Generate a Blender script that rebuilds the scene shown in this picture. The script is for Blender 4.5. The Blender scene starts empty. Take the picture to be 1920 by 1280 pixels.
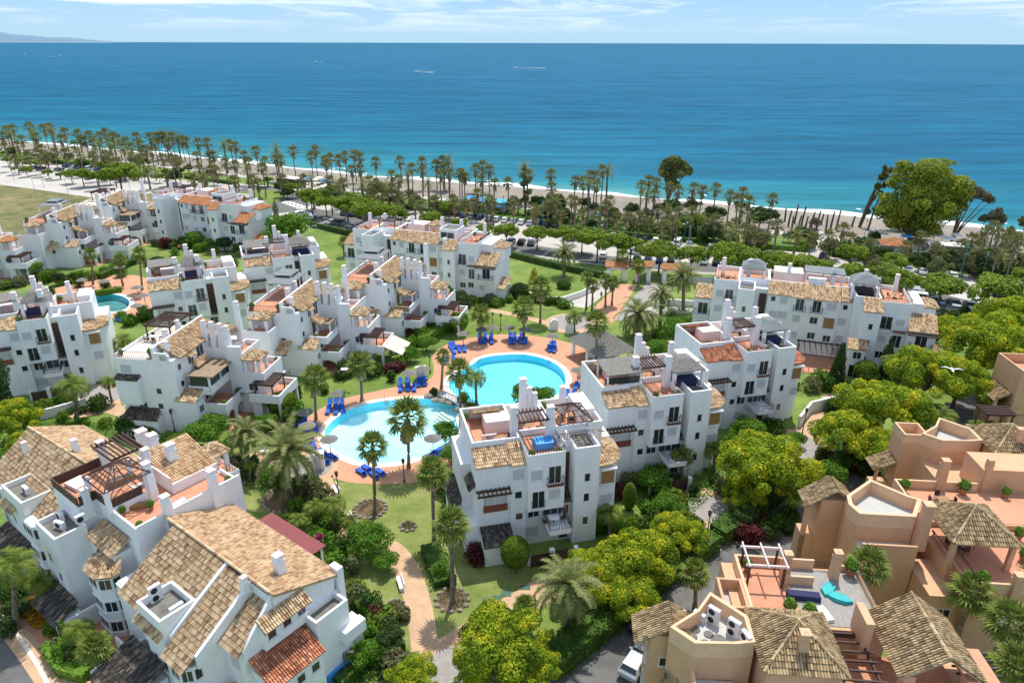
import bpy, math, random
from mathutils import Vector, Matrix
from mathutils.geometry import tessellate_polygon
R = math.radians
rnd = random.Random(7)
scene = bpy.context.scene
COL = scene.collection
# ---------------------------------------------------------------- camera, sky, sun, exposure
CAM_H, FPX = 50.0, 1300.0
PITCH = math.atan(562 / FPX)
cam_d = bpy.data.cameras.new('camera'); cam = bpy.data.objects.new('camera', cam_d); COL.objects.link(cam)
cam.location = (0, 0, CAM_H); cam.rotation_euler = (math.pi / 2 - PITCH, R(-0.12), 0)
cam_d.lens = 36 * FPX / 1920; cam_d.sensor_width = 36; cam_d.clip_end = 60000; cam_d.clip_start = 0.5
scene.camera = cam
SUN_EL, SUN_AZ = 66.0, 16.0                      # azimuth measured from +Y towards +X
w = bpy.data.worlds.new('World'); scene.world = w; w.use_nodes = True
nt = w.node_tree; N = nt.nodes; Lk = nt.links
bg = N['Background']; sky = N.new('ShaderNodeTexSky'); sky.sky_type = 'NISHITA'; sky.sun_disc = False
sky.sun_elevation = R(SUN_EL); sky.sun_rotation = R(SUN_AZ); sky.air_density = 1.0; sky.dust_density = 0.6; sky.ozone_density = 1.6
geo = N.new('ShaderNodeTexCoord'); mp = N.new('ShaderNodeMapping'); mp.inputs['Scale'].default_value = (2.6, 0.8, 26); mp.inputs['Rotation'].default_value = (0, R(9), 0)
nz = N.new('ShaderNodeTexNoise'); nz.inputs['Scale'].default_value = 2.1; nz.inputs['Detail'].default_value = 9; nz.inputs['Roughness'].default_value = 0.62; nz.inputs['Distortion'].default_value = 0.7
rp = N.new('ShaderNodeValToRGB'); rp.color_ramp.elements[0].position = 0.45; rp.color_ramp.elements[1].position = 0.62
rp.color_ramp.elements[1].color = (0.85, 0.85, 0.85, 1)
mx = N.new('ShaderNodeMixRGB'); mx.inputs[2].default_value = (5.9, 6.4, 6.7, 1)
Lk.new(geo.outputs['Generated'], mp.inputs[0]); Lk.new(mp.outputs[0], nz.inputs[0]); Lk.new(nz.outputs[0], rp.inputs[0])
# hazy band of air low over the sea
sxyz = N.new('ShaderNodeSeparateXYZ'); Lk.new(geo.outputs['Generated'], sxyz.inputs[0])
band = N.new('ShaderNodeValToRGB'); be = band.color_ramp.elements
KB = 1 / 0.15
for i, (p_, c_) in enumerate([(0, (.40,.60,.74)), (.022, (.40,.60,.78)), (.06, (.33,.56,.90)), (.3, (.22,.42,.85))]):
    if i >= len(be): be.new(p_)
    be[i].position = p_; be[i].color = (*c_, 1)
Lk.new(sxyz.outputs[2], band.inputs[0])
bsc = N.new('ShaderNodeVectorMath'); bsc.operation = 'SCALE'; bsc.inputs[3].default_value = KB; Lk.new(band.outputs[0], bsc.inputs[0])
bm = N.new('ShaderNodeMapRange'); bm.interpolation_type = 'SMOOTHSTEP'; bm.inputs[1].default_value = .08; bm.inputs[2].default_value = .45; Lk.new(sxyz.outputs[2], bm.inputs[0])
bx_ = N.new('ShaderNodeMixRGB'); Lk.new(bm.outputs[0], bx_.inputs[0]); Lk.new(bsc.outputs[0], bx_.inputs[1]); Lk.new(sky.outputs[0], bx_.inputs[2])
cf = N.new('ShaderNodeMapRange'); cf.inputs[1].default_value = .008; cf.inputs[2].default_value = .04; Lk.new(sxyz.outputs[2], cf.inputs[0])
cm = N.new('ShaderNodeMath'); cm.operation = 'MULTIPLY'; Lk.new(rp.outputs[0], cm.inputs[0]); Lk.new(cf.outputs[0], cm.inputs[1])
Lk.new(cm.outputs[0], mx.inputs[0]); Lk.new(bx_.outputs[0], mx.inputs[1]); Lk.new(mx.outputs[0], bg.inputs[0])
bg.inputs[1].default_value = 0.15
sd = bpy.data.lights.new('sun', 'SUN'); sun = bpy.data.objects.new('sun', sd); COL.objects.link(sun)
sd.energy = 3.65; sd.angle = R(0.5); sd.color = (1.0, 0.955, 0.88)
sv = Vector((math.sin(R(SUN_AZ)) * math.cos(R(SUN_EL)), math.cos(R(SUN_AZ)) * math.cos(R(SUN_EL)), math.sin(R(SUN_EL))))
sun.rotation_euler = sv.to_track_quat('Z', 'Y').to_euler()
vs = scene.view_settings; vs.view_transform = 'Standard'; vs.look = 'None'; vs.exposure = 0.34; vs.gamma = 1
scene.cycles.max_bounces = 6; scene.cycles.diffuse_bounces = 4; scene.cycles.transparent_max_bounces = 8
scene.cycles.glossy_bounces = 3

# ---------------------------------------------------------------- helpers
sp, cp = math.sin(PITCH), math.cos(PITCH)
def P(x, y, z=0.0):                      # survey: where a sight line of the photograph meets height z
    u = (x - 960) / FPX; v = (y - 640) / FPX; t = (CAM_H - z) / (sp + v * cp)
    return (u * t, (cp - v * sp) * t)

def tag(o, label=None, cat=None, group=None, kind=None):
    if label: o['label'] = label
    if cat: o['category'] = cat
    if group: o['group'] = group
    if kind: o['kind'] = kind
    return o
def link(name, data, parent=None):
    o = bpy.data.objects.new(name, data); COL.objects.link(o)
    if parent: o.parent = parent
    return o
def empty(name, x, y, rot=0, z=0, **k):
    o = link(name, None); o.empty_display_size = 0.5; o.location = (x, y, z); o.rotation_euler = (0, 0, R(rot))
    return tag(o, **k)

class MB:
    def __init__(s): s.v = []; s.f = []; s.m = []; s.M = None; s.mi = 0
    def add(s, vs, fs):
        n = len(s.v)
        if s.M is not None: vs = [tuple(s.M @ Vector(p)) for p in vs]
        s.v += [tuple(p) for p in vs]; s.f += [tuple(n + i for i in q) for q in fs]; s.m += [s.mi] * len(fs)
        return s
    def quad(s, *p): return s.add(p, [tuple(range(len(p)))])
    def box(s, x0, x1, y0, y1, z0, z1):
        return s.add([(x0,y0,z0),(x1,y0,z0),(x1,y1,z0),(x0,y1,z0),(x0,y0,z1),(x1,y0,z1),(x1,y1,z1),(x0,y1,z1)],
                     [(0,3,2,1),(4,5,6,7),(0,1,5,4),(1,2,6,5),(2,3,7,6),(3,0,4,7)])
    def prism(s, poly, z0, z1, top=True, bot=False):
        n = len(poly); z0s = z0 if isinstance(z0, (list, tuple)) else [z0] * n; z1s = z1 if isinstance(z1, (list, tuple)) else [z1] * n
        vs = [(x, y, z0s[i]) for i, (x, y) in enumerate(poly)] + [(x, y, z1s[i]) for i, (x, y) in enumerate(poly)]
        fs = [(i, (i + 1) % n, n + (i + 1) % n, n + i) for i in range(n)]
        if top: fs.append(tuple(range(n, 2 * n)))
        if bot: fs.append(tuple(reversed(range(n))))
        return s.add(vs, fs)
    def cyl(s, x, y, z0, z1, r0, r1=None, n=10, cap=True):
        r1 = r0 if r1 is None else r1
        vs = [(x + r0 * math.cos(2*math.pi*i/n), y + r0 * math.sin(2*math.pi*i/n), z0) for i in range(n)] + \
             [(x + r1 * math.cos(2*math.pi*i/n), y + r1 * math.sin(2*math.pi*i/n), z1) for i in range(n)]
        fs = [(i, (i+1) % n, n + (i+1) % n, n + i) for i in range(n)]
        if cap: fs += [tuple(range(n, 2*n)), tuple(reversed(range(n)))]
        return s.add(vs, fs)
    def tube(s, pts, rs, n=6):
        pts = [Vector(p) for p in pts]
        if not isinstance(rs, (list, tuple)): rs = [rs] * len(pts)
        vs = []; fs = []
        for i, p in enumerate(pts):
            d = (pts[min(i+1, len(pts)-1)] - pts[max(i-1, 0)]).normalized()
            a = d.cross(Vector((0, 0, 1)) if abs(d.z) < .9 else Vector((1, 0, 0))).normalized(); b = d.cross(a)
            vs += [tuple(p + (a * math.cos(2*math.pi*k/n) + b * math.sin(2*math.pi*k/n)) * rs[i]) for k in range(n)]
        for i in range(len(pts)-1):
            fs += [(i*n+k, i*n+(k+1) % n, (i+1)*n+(k+1) % n, (i+1)*n+k) for k in range(n)]
        fs += [tuple(range(n)), tuple(range((len(pts)-1)*n, len(pts)*n))]
        return s.add(vs, fs)
    def sphere(s, x, y, z, rx, ry=None, rz=None, n=12, m=8, jit=0, r=rnd):
        ry = rx if ry is None else ry; rz = rx if rz is None else rz
        vs = []
        for j in range(m + 1):
            t = math.pi * j / m
            for i in range(n):
                a = 2*math.pi*i/n; q = 1 + (r.uniform(-jit, jit) if 0 < j < m else 0)
                vs.append((x + rx*q*math.sin(t)*math.cos(a), y + ry*q*math.sin(t)*math.sin(a), z + rz*q*math.cos(t)))
        fs = [(j*n+i, (j+1)*n+i, (j+1)*n+(i+1) % n, j*n+(i+1) % n) for j in range(m) for i in range(n)]
        return s.add(vs, fs)
    def mesh(s, name, mats, smooth=False):
        me = bpy.data.meshes.new(name); me.from_pydata(s.v, [], s.f)
        for m in (mats if isinstance(mats, (list, tuple)) else [mats]): me.materials.append(m)
        if any(s.m): me.polygons.foreach_set('material_index', s.m)
        if smooth: me.polygons.foreach_set('use_smooth', [True] * len(s.f))
        me.update(); return me
    def build(s, name, mats, parent=None, smooth=False): return link(name, s.mesh(name, mats, smooth), parent)

# ---------------------------------------------------------------- materials
def mat(name, col, rough=0.8, var=None, scale=1.0, amt=0.5, bump=0.0, bscale=None, island=0.0, metal=0.0, spec=0.5, coords='Object', detail=4, ramp=None, lo=.35, hi=.65, stretch=None, nr=.6):
    """principled with noise between col and var; island = per-island brightness jitter"""
    m = bpy.data.materials.new(name); m.use_nodes = True; t = m.node_tree; n = t.nodes; L = t.links
    b = n['Principled BSDF']; b.inputs['Roughness'].default_value = rough; b.inputs['Metallic'].default_value = metal
    b.inputs['Specular IOR Level'].default_value = spec
    out = None
    tc = n.new('ShaderNodeTexCoord'); src = tc.outputs[coords]
    if stretch:
        mpg = n.new('ShaderNodeMapping'); mpg.inputs['Scale'].default_value = stretch; L.new(src, mpg.inputs[0]); src = mpg.outputs[0]
    if ramp:
        rpn = n.new('ShaderNodeValToRGB'); e = rpn.color_ramp.elements
        while len(e) < len(ramp): e.new(0.5)
        for i, (pos, c) in enumerate(ramp): e[i].position = pos; e[i].color = (*c, 1)
        rpn.color_ramp.interpolation = 'LINEAR'
    if var or ramp:
        z = n.new('ShaderNodeTexNoise'); z.inputs['Scale'].default_value = scale; z.inputs['Detail'].default_value = detail; L.new(src, z.inputs['Vector'])
        z.inputs['Roughness'].default_value = nr
        r = n.new('ShaderNodeMapRange'); r.inputs[1].default_value = lo; r.inputs[2].default_value = hi; L.new(z.outputs[0], r.inputs[0])
        if ramp:
            if island:
                g = n.new('ShaderNodeNewGeometry'); mm = n.new('ShaderNodeMath'); mm.operation = 'MULTIPLY_ADD'
                L.new(g.outputs['Random Per Island'], mm.inputs[0]); mm.inputs[1].default_value = island
                m2 = n.new('ShaderNodeMath'); m2.operation = 'MULTIPLY'; m2.inputs[1].default_value = 1 - island; L.new(r.outputs[0], m2.inputs[0]); L.new(m2.outputs[0], mm.inputs[2])
                L.new(mm.outputs[0], rpn.inputs[0])
            else: L.new(r.outputs[0], rpn.inputs[0])
            out = rpn.outputs[0]
        else:
            x = n.new('ShaderNodeMixRGB'); x.inputs[1].default_value = (*col, 1); x.inputs[2].default_value = (*var, 1)
            q = n.new('ShaderNodeMath'); q.operation = 'MULTIPLY'; q.inputs[1].default_value = amt; L.new(r.outputs[0], q.inputs[0]); L.new(q.outputs[0], x.inputs[0]); out = x.outputs[0]
    if island and not ramp:
        g = n.new('ShaderNodeNewGeometry'); h = n.new('ShaderNodeHueSaturation')
        r2 = n.new('ShaderNodeMapRange'); r2.inputs[3].default_value = 1 - island; r2.inputs[4].default_value = 1 + island
        L.new(g.outputs['Random Per Island'], r2.inputs[0]); L.new(r2.outputs[0], h.inputs['Value'])
        if out: L.new(out, h.inputs['Color'])
        else: h.inputs['Color'].default_value = (*col, 1)
        out = h.outputs[0]
    if out: L.new(out, b.inputs['Base Color'])
    else: b.inputs['Base Color'].default_value = (*col, 1)
    if bump:
        z2 = n.new('ShaderNodeTexNoise'); z2.inputs['Scale'].default_value = bscale or scale * 4; z2.inputs['Detail'].default_value = 4; L.new(tc.outputs[coords], z2.inputs['Vector'])
        bp = n.new('ShaderNodeBump'); bp.inputs['Strength'].default_value = bump; bp.inputs['Distance'].default_value = 0.1; L.new(z2.outputs[0], bp.inputs['Height']); L.new(bp.outputs[0], b.inputs['Normal'])
    return m
M = {}
M['white'] = mat('white_stucco', (.85,.85,.84), .9, (.60,.61,.61), .5, .6, .15, 14, lo=.42, hi=.8, nr=.75, detail=9, stretch=(1,1,.35))
M['whiteb'] = mat('white_wall_paint', (.82,.81,.78), .9, (.62,.60,.57), 1.3, .4, .1, 10, lo=.45, hi=.8)
M['cream'] = mat('pinkish_stucco', (.78,.66,.62), .9, (.7,.55,.5), .8, .5, .1, 10)
M['peach'] = mat('ochre_stucco', (.67,.405,.235), .9, (.50,.29,.165), .45, .85, .15, 12, lo=.35, hi=.8, nr=.75, detail=8)
M['peachl'] = mat('light_ochre_trim', (.76,.50,.30), .9, (.58,.38,.24), 1.5, .5, .1, 12)
M['pinkp'] = mat('rose_stucco', (.70,.38,.27), .9, (.58,.30,.21), .6, .5)
TR = [(0,(.07,.045,.03)),(.18,(.27,.16,.09)),(.42,(.48,.33,.18)),(.72,(.66,.50,.31)),(1,(.76,.64,.46))]
M['tile'] = mat('clay_tile', (.5,.3,.2), .9, ramp=TR, scale=1.1, island=.62, lo=.25, hi=.75)
M['tile_sunlit'] = mat('sunlit_clay_tile', (.5,.3,.2), .9, ramp=[(0,(.26,.14,.07)),(.3,(.48,.30,.16)),(.6,(.66,.46,.27)),(1,(.76,.62,.42))], scale=.6, island=.6, lo=.25, hi=.75)  # paler copy of clay tile: sun on the seaward slopes put into the colour
M['tile_red'] = mat('red_clay_tile', (.5,.3,.2), .9, ramp=[(0,(.12,.05,.03)),(.3,(.36,.13,.07)),(.65,(.58,.24,.12)),(1,(.74,.52,.38))], scale=.6, island=.6, lo=.25, hi=.75)
M['tile_orange'] = mat('orange_clay_tile', (.5,.3,.2), .9, ramp=[(0,(.3,.12,.06)),(.4,(.55,.24,.1)),(1,(.72,.42,.22))], scale=.6, island=.5, lo=.25, hi=.75)
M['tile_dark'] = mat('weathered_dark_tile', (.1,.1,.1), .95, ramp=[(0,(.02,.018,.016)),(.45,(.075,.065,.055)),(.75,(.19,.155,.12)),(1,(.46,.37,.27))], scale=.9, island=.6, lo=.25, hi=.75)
M['tile_olive'] = mat('olive_clay_tile', (.5,.3,.2), .9, ramp=[(0,(.06,.045,.03)),(.3,(.24,.16,.08)),(.6,(.44,.32,.17)),(1,(.60,.48,.28))], scale=.7, island=.6, lo=.25, hi=.75)
M['terracotta'] = mat('terracotta_floor', (.62,.29,.17), .85, (.44,.19,.11), .9, .8, detail=9, nr=.75)
M['deck'] = mat('salmon_paving', (.62,.325,.19), .85, (.45,.22,.13), .3, .8, lo=.3, hi=.7, detail=10, nr=.75)
M['brown'] = mat('brown_timber', (.085,.042,.03), .7, (.05,.025,.02), 3, .6)
M['rail'] = mat('dark_rail', (.04,.035,.035), .5)
M['redrail'] = mat('rust_red_rail', (.22,.06,.04), .6)
M['grey'] = mat('grey_canvas', (.21,.23,.235), .85, (.14,.155,.16), .8, .7)
M['thatch'] = mat('woven_heather', (.24,.225,.20), .95, (.13,.12,.105), 2.5, .8, .5, 9, lo=.3, hi=.7)
M['reed'] = mat('brown_reed', (.34,.25,.16), .95, (.2,.14,.09), 2, .7)
M['planks'] = mat('grey_deck_planks', (.36,.34,.31), .85, (.22,.205,.19), 3, .9, stretch=(5,.35,1), detail=6)
M['felt'] = mat('roof_felt', (.20,.19,.165), .95, (.10,.095,.08), 1.2, .8)
M['glass'] = mat('window_glass', (.022,.028,.034), .12, spec=.8)
M['shutter'] = mat('roller_shutter', (.55,.56,.58), .7, (.45,.46,.48), 4, .5, stretch=(1,1,8))
M['wood'] = mat('varnished_lattice', (.36,.20,.08), .6, (.2,.1,.04), 3, .6, stretch=(6,1,1))
M['frame'] = mat('window_frame', (.72,.73,.73), .6)
M['metal'] = mat('grey_metal', (.45,.46,.47), .4, metal=.5)
M['blue'] = mat('blue_fabric', (.012,.09,.50), .8, (.02,.16,.65), 2, .5)
M['bluel'] = mat('light_blue_cover', (.03,.30,.72), .5)
M['black'] = mat('black_rubber', (.015,.015,.015), .7)
M['navy'] = mat('navy_cushions', (.015,.02,.09), .8)
M['awning'] = mat('cream_awning', (.62,.56,.46), .85)
M['plaster_grey'] = mat('grey_render', (.50,.50,.48), .9, (.4,.4,.38), .8, .5)
# ---------------------------------------------------------------- ground, sea, sheets
def sheet(name, polys, z, m, kind='structure', holes=(), px=True, **k):
    mb = MB()
    for poly in polys:
        loops = [[Vector((*(P(*q, z) if px else q), z)) for q in poly]] + [[Vector((q[0], q[1], z)) for q in h] for h in holes]
        flat = [p for l in loops for p in l]
        tri = tessellate_polygon(loops); fs = []
        for a, b, c in tri:
            n = (flat[b] - flat[a]).cross(flat[c] - flat[a])
            fs.append((a, b, c) if n.z > 0 else (a, c, b))
        mb.add([tuple(p) for p in flat], fs)
    return tag(mb.build(name, m), kind=kind, **k)
def smooth_loop(pts, n=5):
    out = []; k = len(pts)
    for i in range(k):
        p0, p1, p2, p3 = (Vector((*pts[(i + j - 1) % k], 0)) for j in range(4))
        for s in range(n):
            t = s / n
            q = .5 * ((2*p1) + (-p0+p2)*t + (2*p0-5*p1+4*p2-p3)*t*t + (-p0+3*p1-3*p2+p3)*t**3)
            out.append((q.x, q.y))
    return out
def offset_loop(loop, d):
    out = []; k = len(loop); area = sum(loop[i][0]*loop[(i+1)%k][1]-loop[(i+1)%k][0]*loop[i][1] for i in range(k))
    s = 1 if area > 0 else -1
    for i in range(k):
        a = Vector(loop[i-1]); b = Vector(loop[(i+1) % k]); t = (b - a).normalized()
        out.append((loop[i][0] + s * t.y * d, loop[i][1] - s * t.x * d))
    return out
def ribbon(pts, width, world=False):
    q = [Vector(p if world else P(*p)) for p in pts]; Lp = []; Rp = []
    qq = []
    for i in range(len(q)-1):                      # catmull-rom
        p0, p1, p2, p3 = q[max(i-1,0)], q[i], q[i+1], q[min(i+2,len(q)-1)]
        for s in range(6):
            t = s/6; qq.append(.5*((2*p1)+(-p0+p2)*t+(2*p0-5*p1+4*p2-p3)*t*t+(-p0+3*p1-3*p2+p3)*t**3))
    qq.append(q[-1])
    for i, p in enumerate(qq):
        d = (qq[min(i+1,len(qq)-1)] - qq[max(i-1,0)]).normalized(); nn = Vector((-d.y, d.x)) * width / 2
        Lp.append(p + nn); Rp.append(p - nn)
    return Lp, Rp
def path(name, pts, width, z, m, h=None, **k):
    Lp, Rp = ribbon(pts, width); mb = MB()
    for i in range(len(Lp)-1):
        mb.quad((Rp[i].x,Rp[i].y,z),(Rp[i+1].x,Rp[i+1].y,z),(Lp[i+1].x,Lp[i+1].y,z),(Lp[i].x,Lp[i].y,z))
    return tag(mb.build(name, m), kind='structure', **k)

M['ground'] = mat('garden_ground', (.12,.17,.035), .95, ramp=[(0,(.05,.09,.015)),(.35,(.11,.18,.03)),(.7,(.20,.27,.05)),(1,(.32,.31,.12))], scale=.13, detail=10, lo=.28, hi=.72, nr=.78, bump=.5, bscale=2.5)
M['lawn'] = mat('lawn', (.16,.25,.03), .95, ramp=[(0,(.065,.125,.014)),(.5,(.135,.21,.028)),(1,(.28,.29,.08))], scale=.16, detail=11, lo=.28, hi=.72, bump=.8, bscale=5, nr=.78)
M['parkg'] = mat('park_turf', (.1,.15,.03), .95, ramp=[(0,(.05,.08,.015)),(.45,(.13,.19,.03)),(.8,(.22,.26,.05)),(1,(.34,.29,.15))], scale=.12, detail=10, lo=.3, hi=.7, bump=.6, bscale=3)
M['lawn2'] = mat('dry_lawn', (.16,.25,.03), .95, ramp=[(0,(.085,.14,.022)),(.45,(.185,.225,.05)),(.8,(.30,.29,.11)),(1,(.40,.34,.17))], scale=.22, detail=11, lo=.28, hi=.72, bump=.8, bscale=5, nr=.8)
M['sand'] = mat('beach_sand', (.31,.265,.21), .95, (.21,.18,.15), .09, .9, detail=6)
M['wetsand'] = mat('wet_sand', (.22,.18,.14), .6)
M['scrub'] = mat('dry_scrub', (.2,.18,.08), .95, ramp=[(0,(.03,.045,.012)),(.35,(.10,.11,.03)),(.65,(.21,.18,.065)),(1,(.36,.29,.14))], scale=.1, detail=12, lo=.3, hi=.7, nr=.78, bump=.8, bscale=1.2)
M['asphalt'] = mat('asphalt', (.17,.165,.155), .9, (.09,.088,.085), .25, .9, detail=9, nr=.7)
M['concrete'] = mat('pale_concrete', (.52,.49,.44), .9, (.40,.37,.33), .12, .7, detail=8)
M['pathm'] = mat('tan_path', (.60,.40,.24), .9, (.44,.28,.17), .5, .9, detail=9, nr=.75)
M['cobble'] = mat('cobble_setts', (.36,.33,.30), .9, (.24,.22,.2), 1.5, .7)
M['soil'] = mat('bed_soil', (.19,.12,.07), .95, (.08,.06,.03), 1.2, .8, .8, 6)
M['paint'] = mat('road_paint', (.75,.75,.73), .8)
M['coping'] = mat('pool_coping', (.78,.70,.58), .7, (.68,.58,.46), .6, .5)
M['pooltile'] = mat('pool_tile', (.20,.74,.86), .5, (.15,.68,.82), .3, .4)
M['pooltile2'] = mat('pool_tile_pale', (.80,.96,.99), .5, (.45,.86,.94), .07, .8)

# sea with a depth colour that deepens away from the shore, with painted haze far out
m = bpy.data.materials.new('sea_water'); m.use_nodes = True; t = m.node_tree; n = t.nodes; L = t.links; b = n['Principled BSDF']
tc = n.new('ShaderNodeTexCoord'); sx = n.new('ShaderNodeSeparateXYZ'); L.new(tc.outputs['Object'], sx.inputs[0])
off = n.new('ShaderNodeMath'); off.operation = 'MULTIPLY_ADD'; L.new(sx.outputs[0], off.inputs[0]); off.inputs[1].default_value = .44; L.new(sx.outputs[1], off.inputs[2])
lg = n.new('ShaderNodeMath'); lg.operation = 'ADD'; lg.inputs[1].default_value = -262; L.new(off.outputs[0], lg.inputs[0])
l2 = n.new('ShaderNodeMath'); l2.operation = 'MAXIMUM'; l2.inputs[1].default_value = 1; L.new(lg.outputs[0], l2.inputs[0])
l3 = n.new('ShaderNodeMath'); l3.operation = 'LOGARITHM'; l3.inputs[1].default_value = 10; L.new(l2.outputs[0], l3.inputs[0])
l4 = n.new('ShaderNodeMath'); l4.operation = 'DIVIDE'; l4.inputs[1].default_value = 4; L.new(l3.outputs[0], l4.inputs[0])
mp1 = n.new('ShaderNodeMapping'); mp1.inputs['Rotation'].default_value = (0, 0, R(20)); mp1.inputs['Scale'].default_value = (.0022, .017, 1); L.new(tc.outputs['Object'], mp1.inputs[0])
nz1 = n.new('ShaderNodeTexNoise'); nz1.inputs['Scale'].default_value = 1; nz1.inputs['Detail'].default_value = 6; L.new(mp1.outputs[0], nz1.inputs['Vector'])
ad = n.new('ShaderNodeMath'); ad.operation = 'MULTIPLY_ADD'; ad.inputs[1].default_value = .34; L.new(nz1.outputs[0], ad.inputs[0]); L.new(l4.outputs[0], ad.inputs[2])
cr = n.new('ShaderNodeValToRGB'); e = cr.color_ramp.elements
for i, (p_, c_) in enumerate([(.35,(.10,.27,.25)),(.52,(.018,.18,.225)),(.66,(.006,.115,.19)),(.82,(.005,.095,.18)),(1.0,(.016,.115,.205))]):  # last stop lighter: horizon haze painted into the water colour
    if i >= len(e): e.new(p_)
    e[i].position = p_; e[i].color = (*c_, 1)
mp3 = n.new('ShaderNodeMapping'); mp3.inputs['Rotation'].default_value = (0, 0, R(16)); mp3.inputs['Scale'].default_value = (.012, .075, 1); L.new(tc.outputs['Object'], mp3.inputs[0])
nz3 = n.new('ShaderNodeTexNoise'); nz3.inputs['Scale'].default_value = 1; nz3.inputs['Detail'].default_value = 9; nz3.inputs['Roughness'].default_value = .72; nz3.inputs['Distortion'].default_value = .4; L.new(mp3.outputs[0], nz3.inputs['Vector'])
hv = n.new('ShaderNodeHueSaturation'); mr3 = n.new('ShaderNodeMapRange'); mr3.inputs[1].default_value = .3; mr3.inputs[2].default_value = .7; mr3.inputs[3].default_value = .62; mr3.inputs[4].default_value = 1.5; L.new(nz3.outputs[0], mr3.inputs[0]); L.new(mr3.outputs[0], hv.inputs['Value'])  # wave shading painted into the colour as lighter and darker streaks
L.new(ad.outputs[0], cr.inputs[0]); L.new(cr.outputs[0], hv.inputs['Color']); L.new(hv.outputs[0], b.inputs['Base Color'])
b.inputs['Roughness'].default_value = .9; b.inputs['Specular IOR Level'].default_value = 0
mp2 = n.new('ShaderNodeMapping'); mp2.inputs['Rotation'].default_value = (0, 0, R(18)); mp2.inputs['Scale'].default_value = (.05, .22, 1); L.new(tc.outputs['Object'], mp2.inputs[0])
nz2 = n.new('ShaderNodeTexNoise'); nz2.inputs['Scale'].default_value = 1.3; nz2.inputs['Detail'].default_value = 7; nz2.inputs['Roughness'].default_value = .65; L.new(mp2.outputs[0], nz2.inputs['Vector'])
bp = n.new('ShaderNodeBump'); bp.inputs['Strength'].default_value = .8; bp.inputs['Distance'].default_value = .8; L.new(nz2.outputs[0], bp.inputs['Height']); L.new(bp.outputs[0], b.inputs['Normal'])
gls = n.new('ShaderNodeBsdfGlossy'); gls.inputs['Roughness'].default_value = .25; L.new(bp.outputs[0], gls.inputs['Normal']); msx = n.new('ShaderNodeMixShader'); msx.inputs[0].default_value = .06
L.new(b.outputs[0], msx.inputs[1]); L.new(gls.outputs[0], msx.inputs[2]); L.new(msx.outputs[0], n['Material Output'].inputs[0])
M['sea'] = m
# pool water: tinted see-through surface
m = bpy.data.materials.new('pool_water'); m.use_nodes = True; t = m.node_tree; n = t.nodes; L = t.links
for q in list(n):
    if q.type == 'BSDF_PRINCIPLED': n.remove(q)
tr = n.new('ShaderNodeBsdfTransparent'); tr.inputs[0].default_value = (.80,.97,1,1); gl = n.new('ShaderNodeBsdfGlossy'); gl.inputs['Roughness'].default_value = .05
fr = n.new('ShaderNodeFresnel'); fr.inputs[0].default_value = 1.2; ms = n.new('ShaderNodeMixShader'); L.new(fr.outputs[0], ms.inputs[0]); L.new(tr.outputs[0], ms.inputs[1]); L.new(gl.outputs[0], ms.inputs[2])
nzp = n.new('ShaderNodeTexNoise'); nzp.inputs['Scale'].default_value = 2; tcp = n.new('ShaderNodeTexCoord'); L.new(tcp.outputs['Object'], nzp.inputs['Vector']); bpp = n.new('ShaderNodeBump'); bpp.inputs['Strength'].default_value = .1
L.new(nzp.outputs[0], bpp.inputs['Height']); L.new(bpp.outputs[0], gl.inputs['Normal']); L.new(bpp.outputs[0], fr.inputs['Normal'])
L.new(ms.outputs[0], n['Material Output'].inputs[0]); M['pool'] = m

W = lambda l: [P(*q) for q in l]
pool1 = smooth_loop(W([(610,815),(622,793),(655,770),(700,756),(745,750),(790,748),(830,750),(856,752),(866,768),(856,785),(860,805),(838,832),(795,854),(750,866),(705,869),(668,864),(638,850),(616,834)]))
pool2 = smooth_loop(W([(886,684),(905,672),(940,666),(985,665),(1025,674),(1052,690),(1062,712),(1052,734),(1022,752),(978,760),(930,761),(890,757),(862,744),(844,728),(850,706)]))
pool3 = smooth_loop(W([(175,563),(200,553),(230,557),(244,568),(236,581),(210,586),(185,580)]))
SEA_Z = -1.2
shore = [(-420,238),(-200,248),(0,264),(150,277),(300,291),(430,304),(560,318),(690,331),(860,343),(1000,353),(1150,366),(1300,378),(1520,397),(1720,415),(1920,432),(2150,455),(2400,480)]
shw = [P(*q) for q in shore]
outer = [(-160,-10),(190,-10)] + [(x, y + 3) for x, y in reversed(shw)] + [(-520, shw[0][1] + 3)]
outer = [(-520,-10),(420,-10)] + [(420, shw[-1][1]-1)] + [(x, y - 1) for x, y in reversed(shw)] + [(-520, shw[0][1] - 1)]
sheet('ground', [outer], 0, M['ground'], holes=[pool1, pool2, pool3], px=False)
sheet('sea', [[(-14000,120),(14000,120),(14000,26000),(-14000,26000)]], SEA_Z, M['sea'], px=False)
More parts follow.
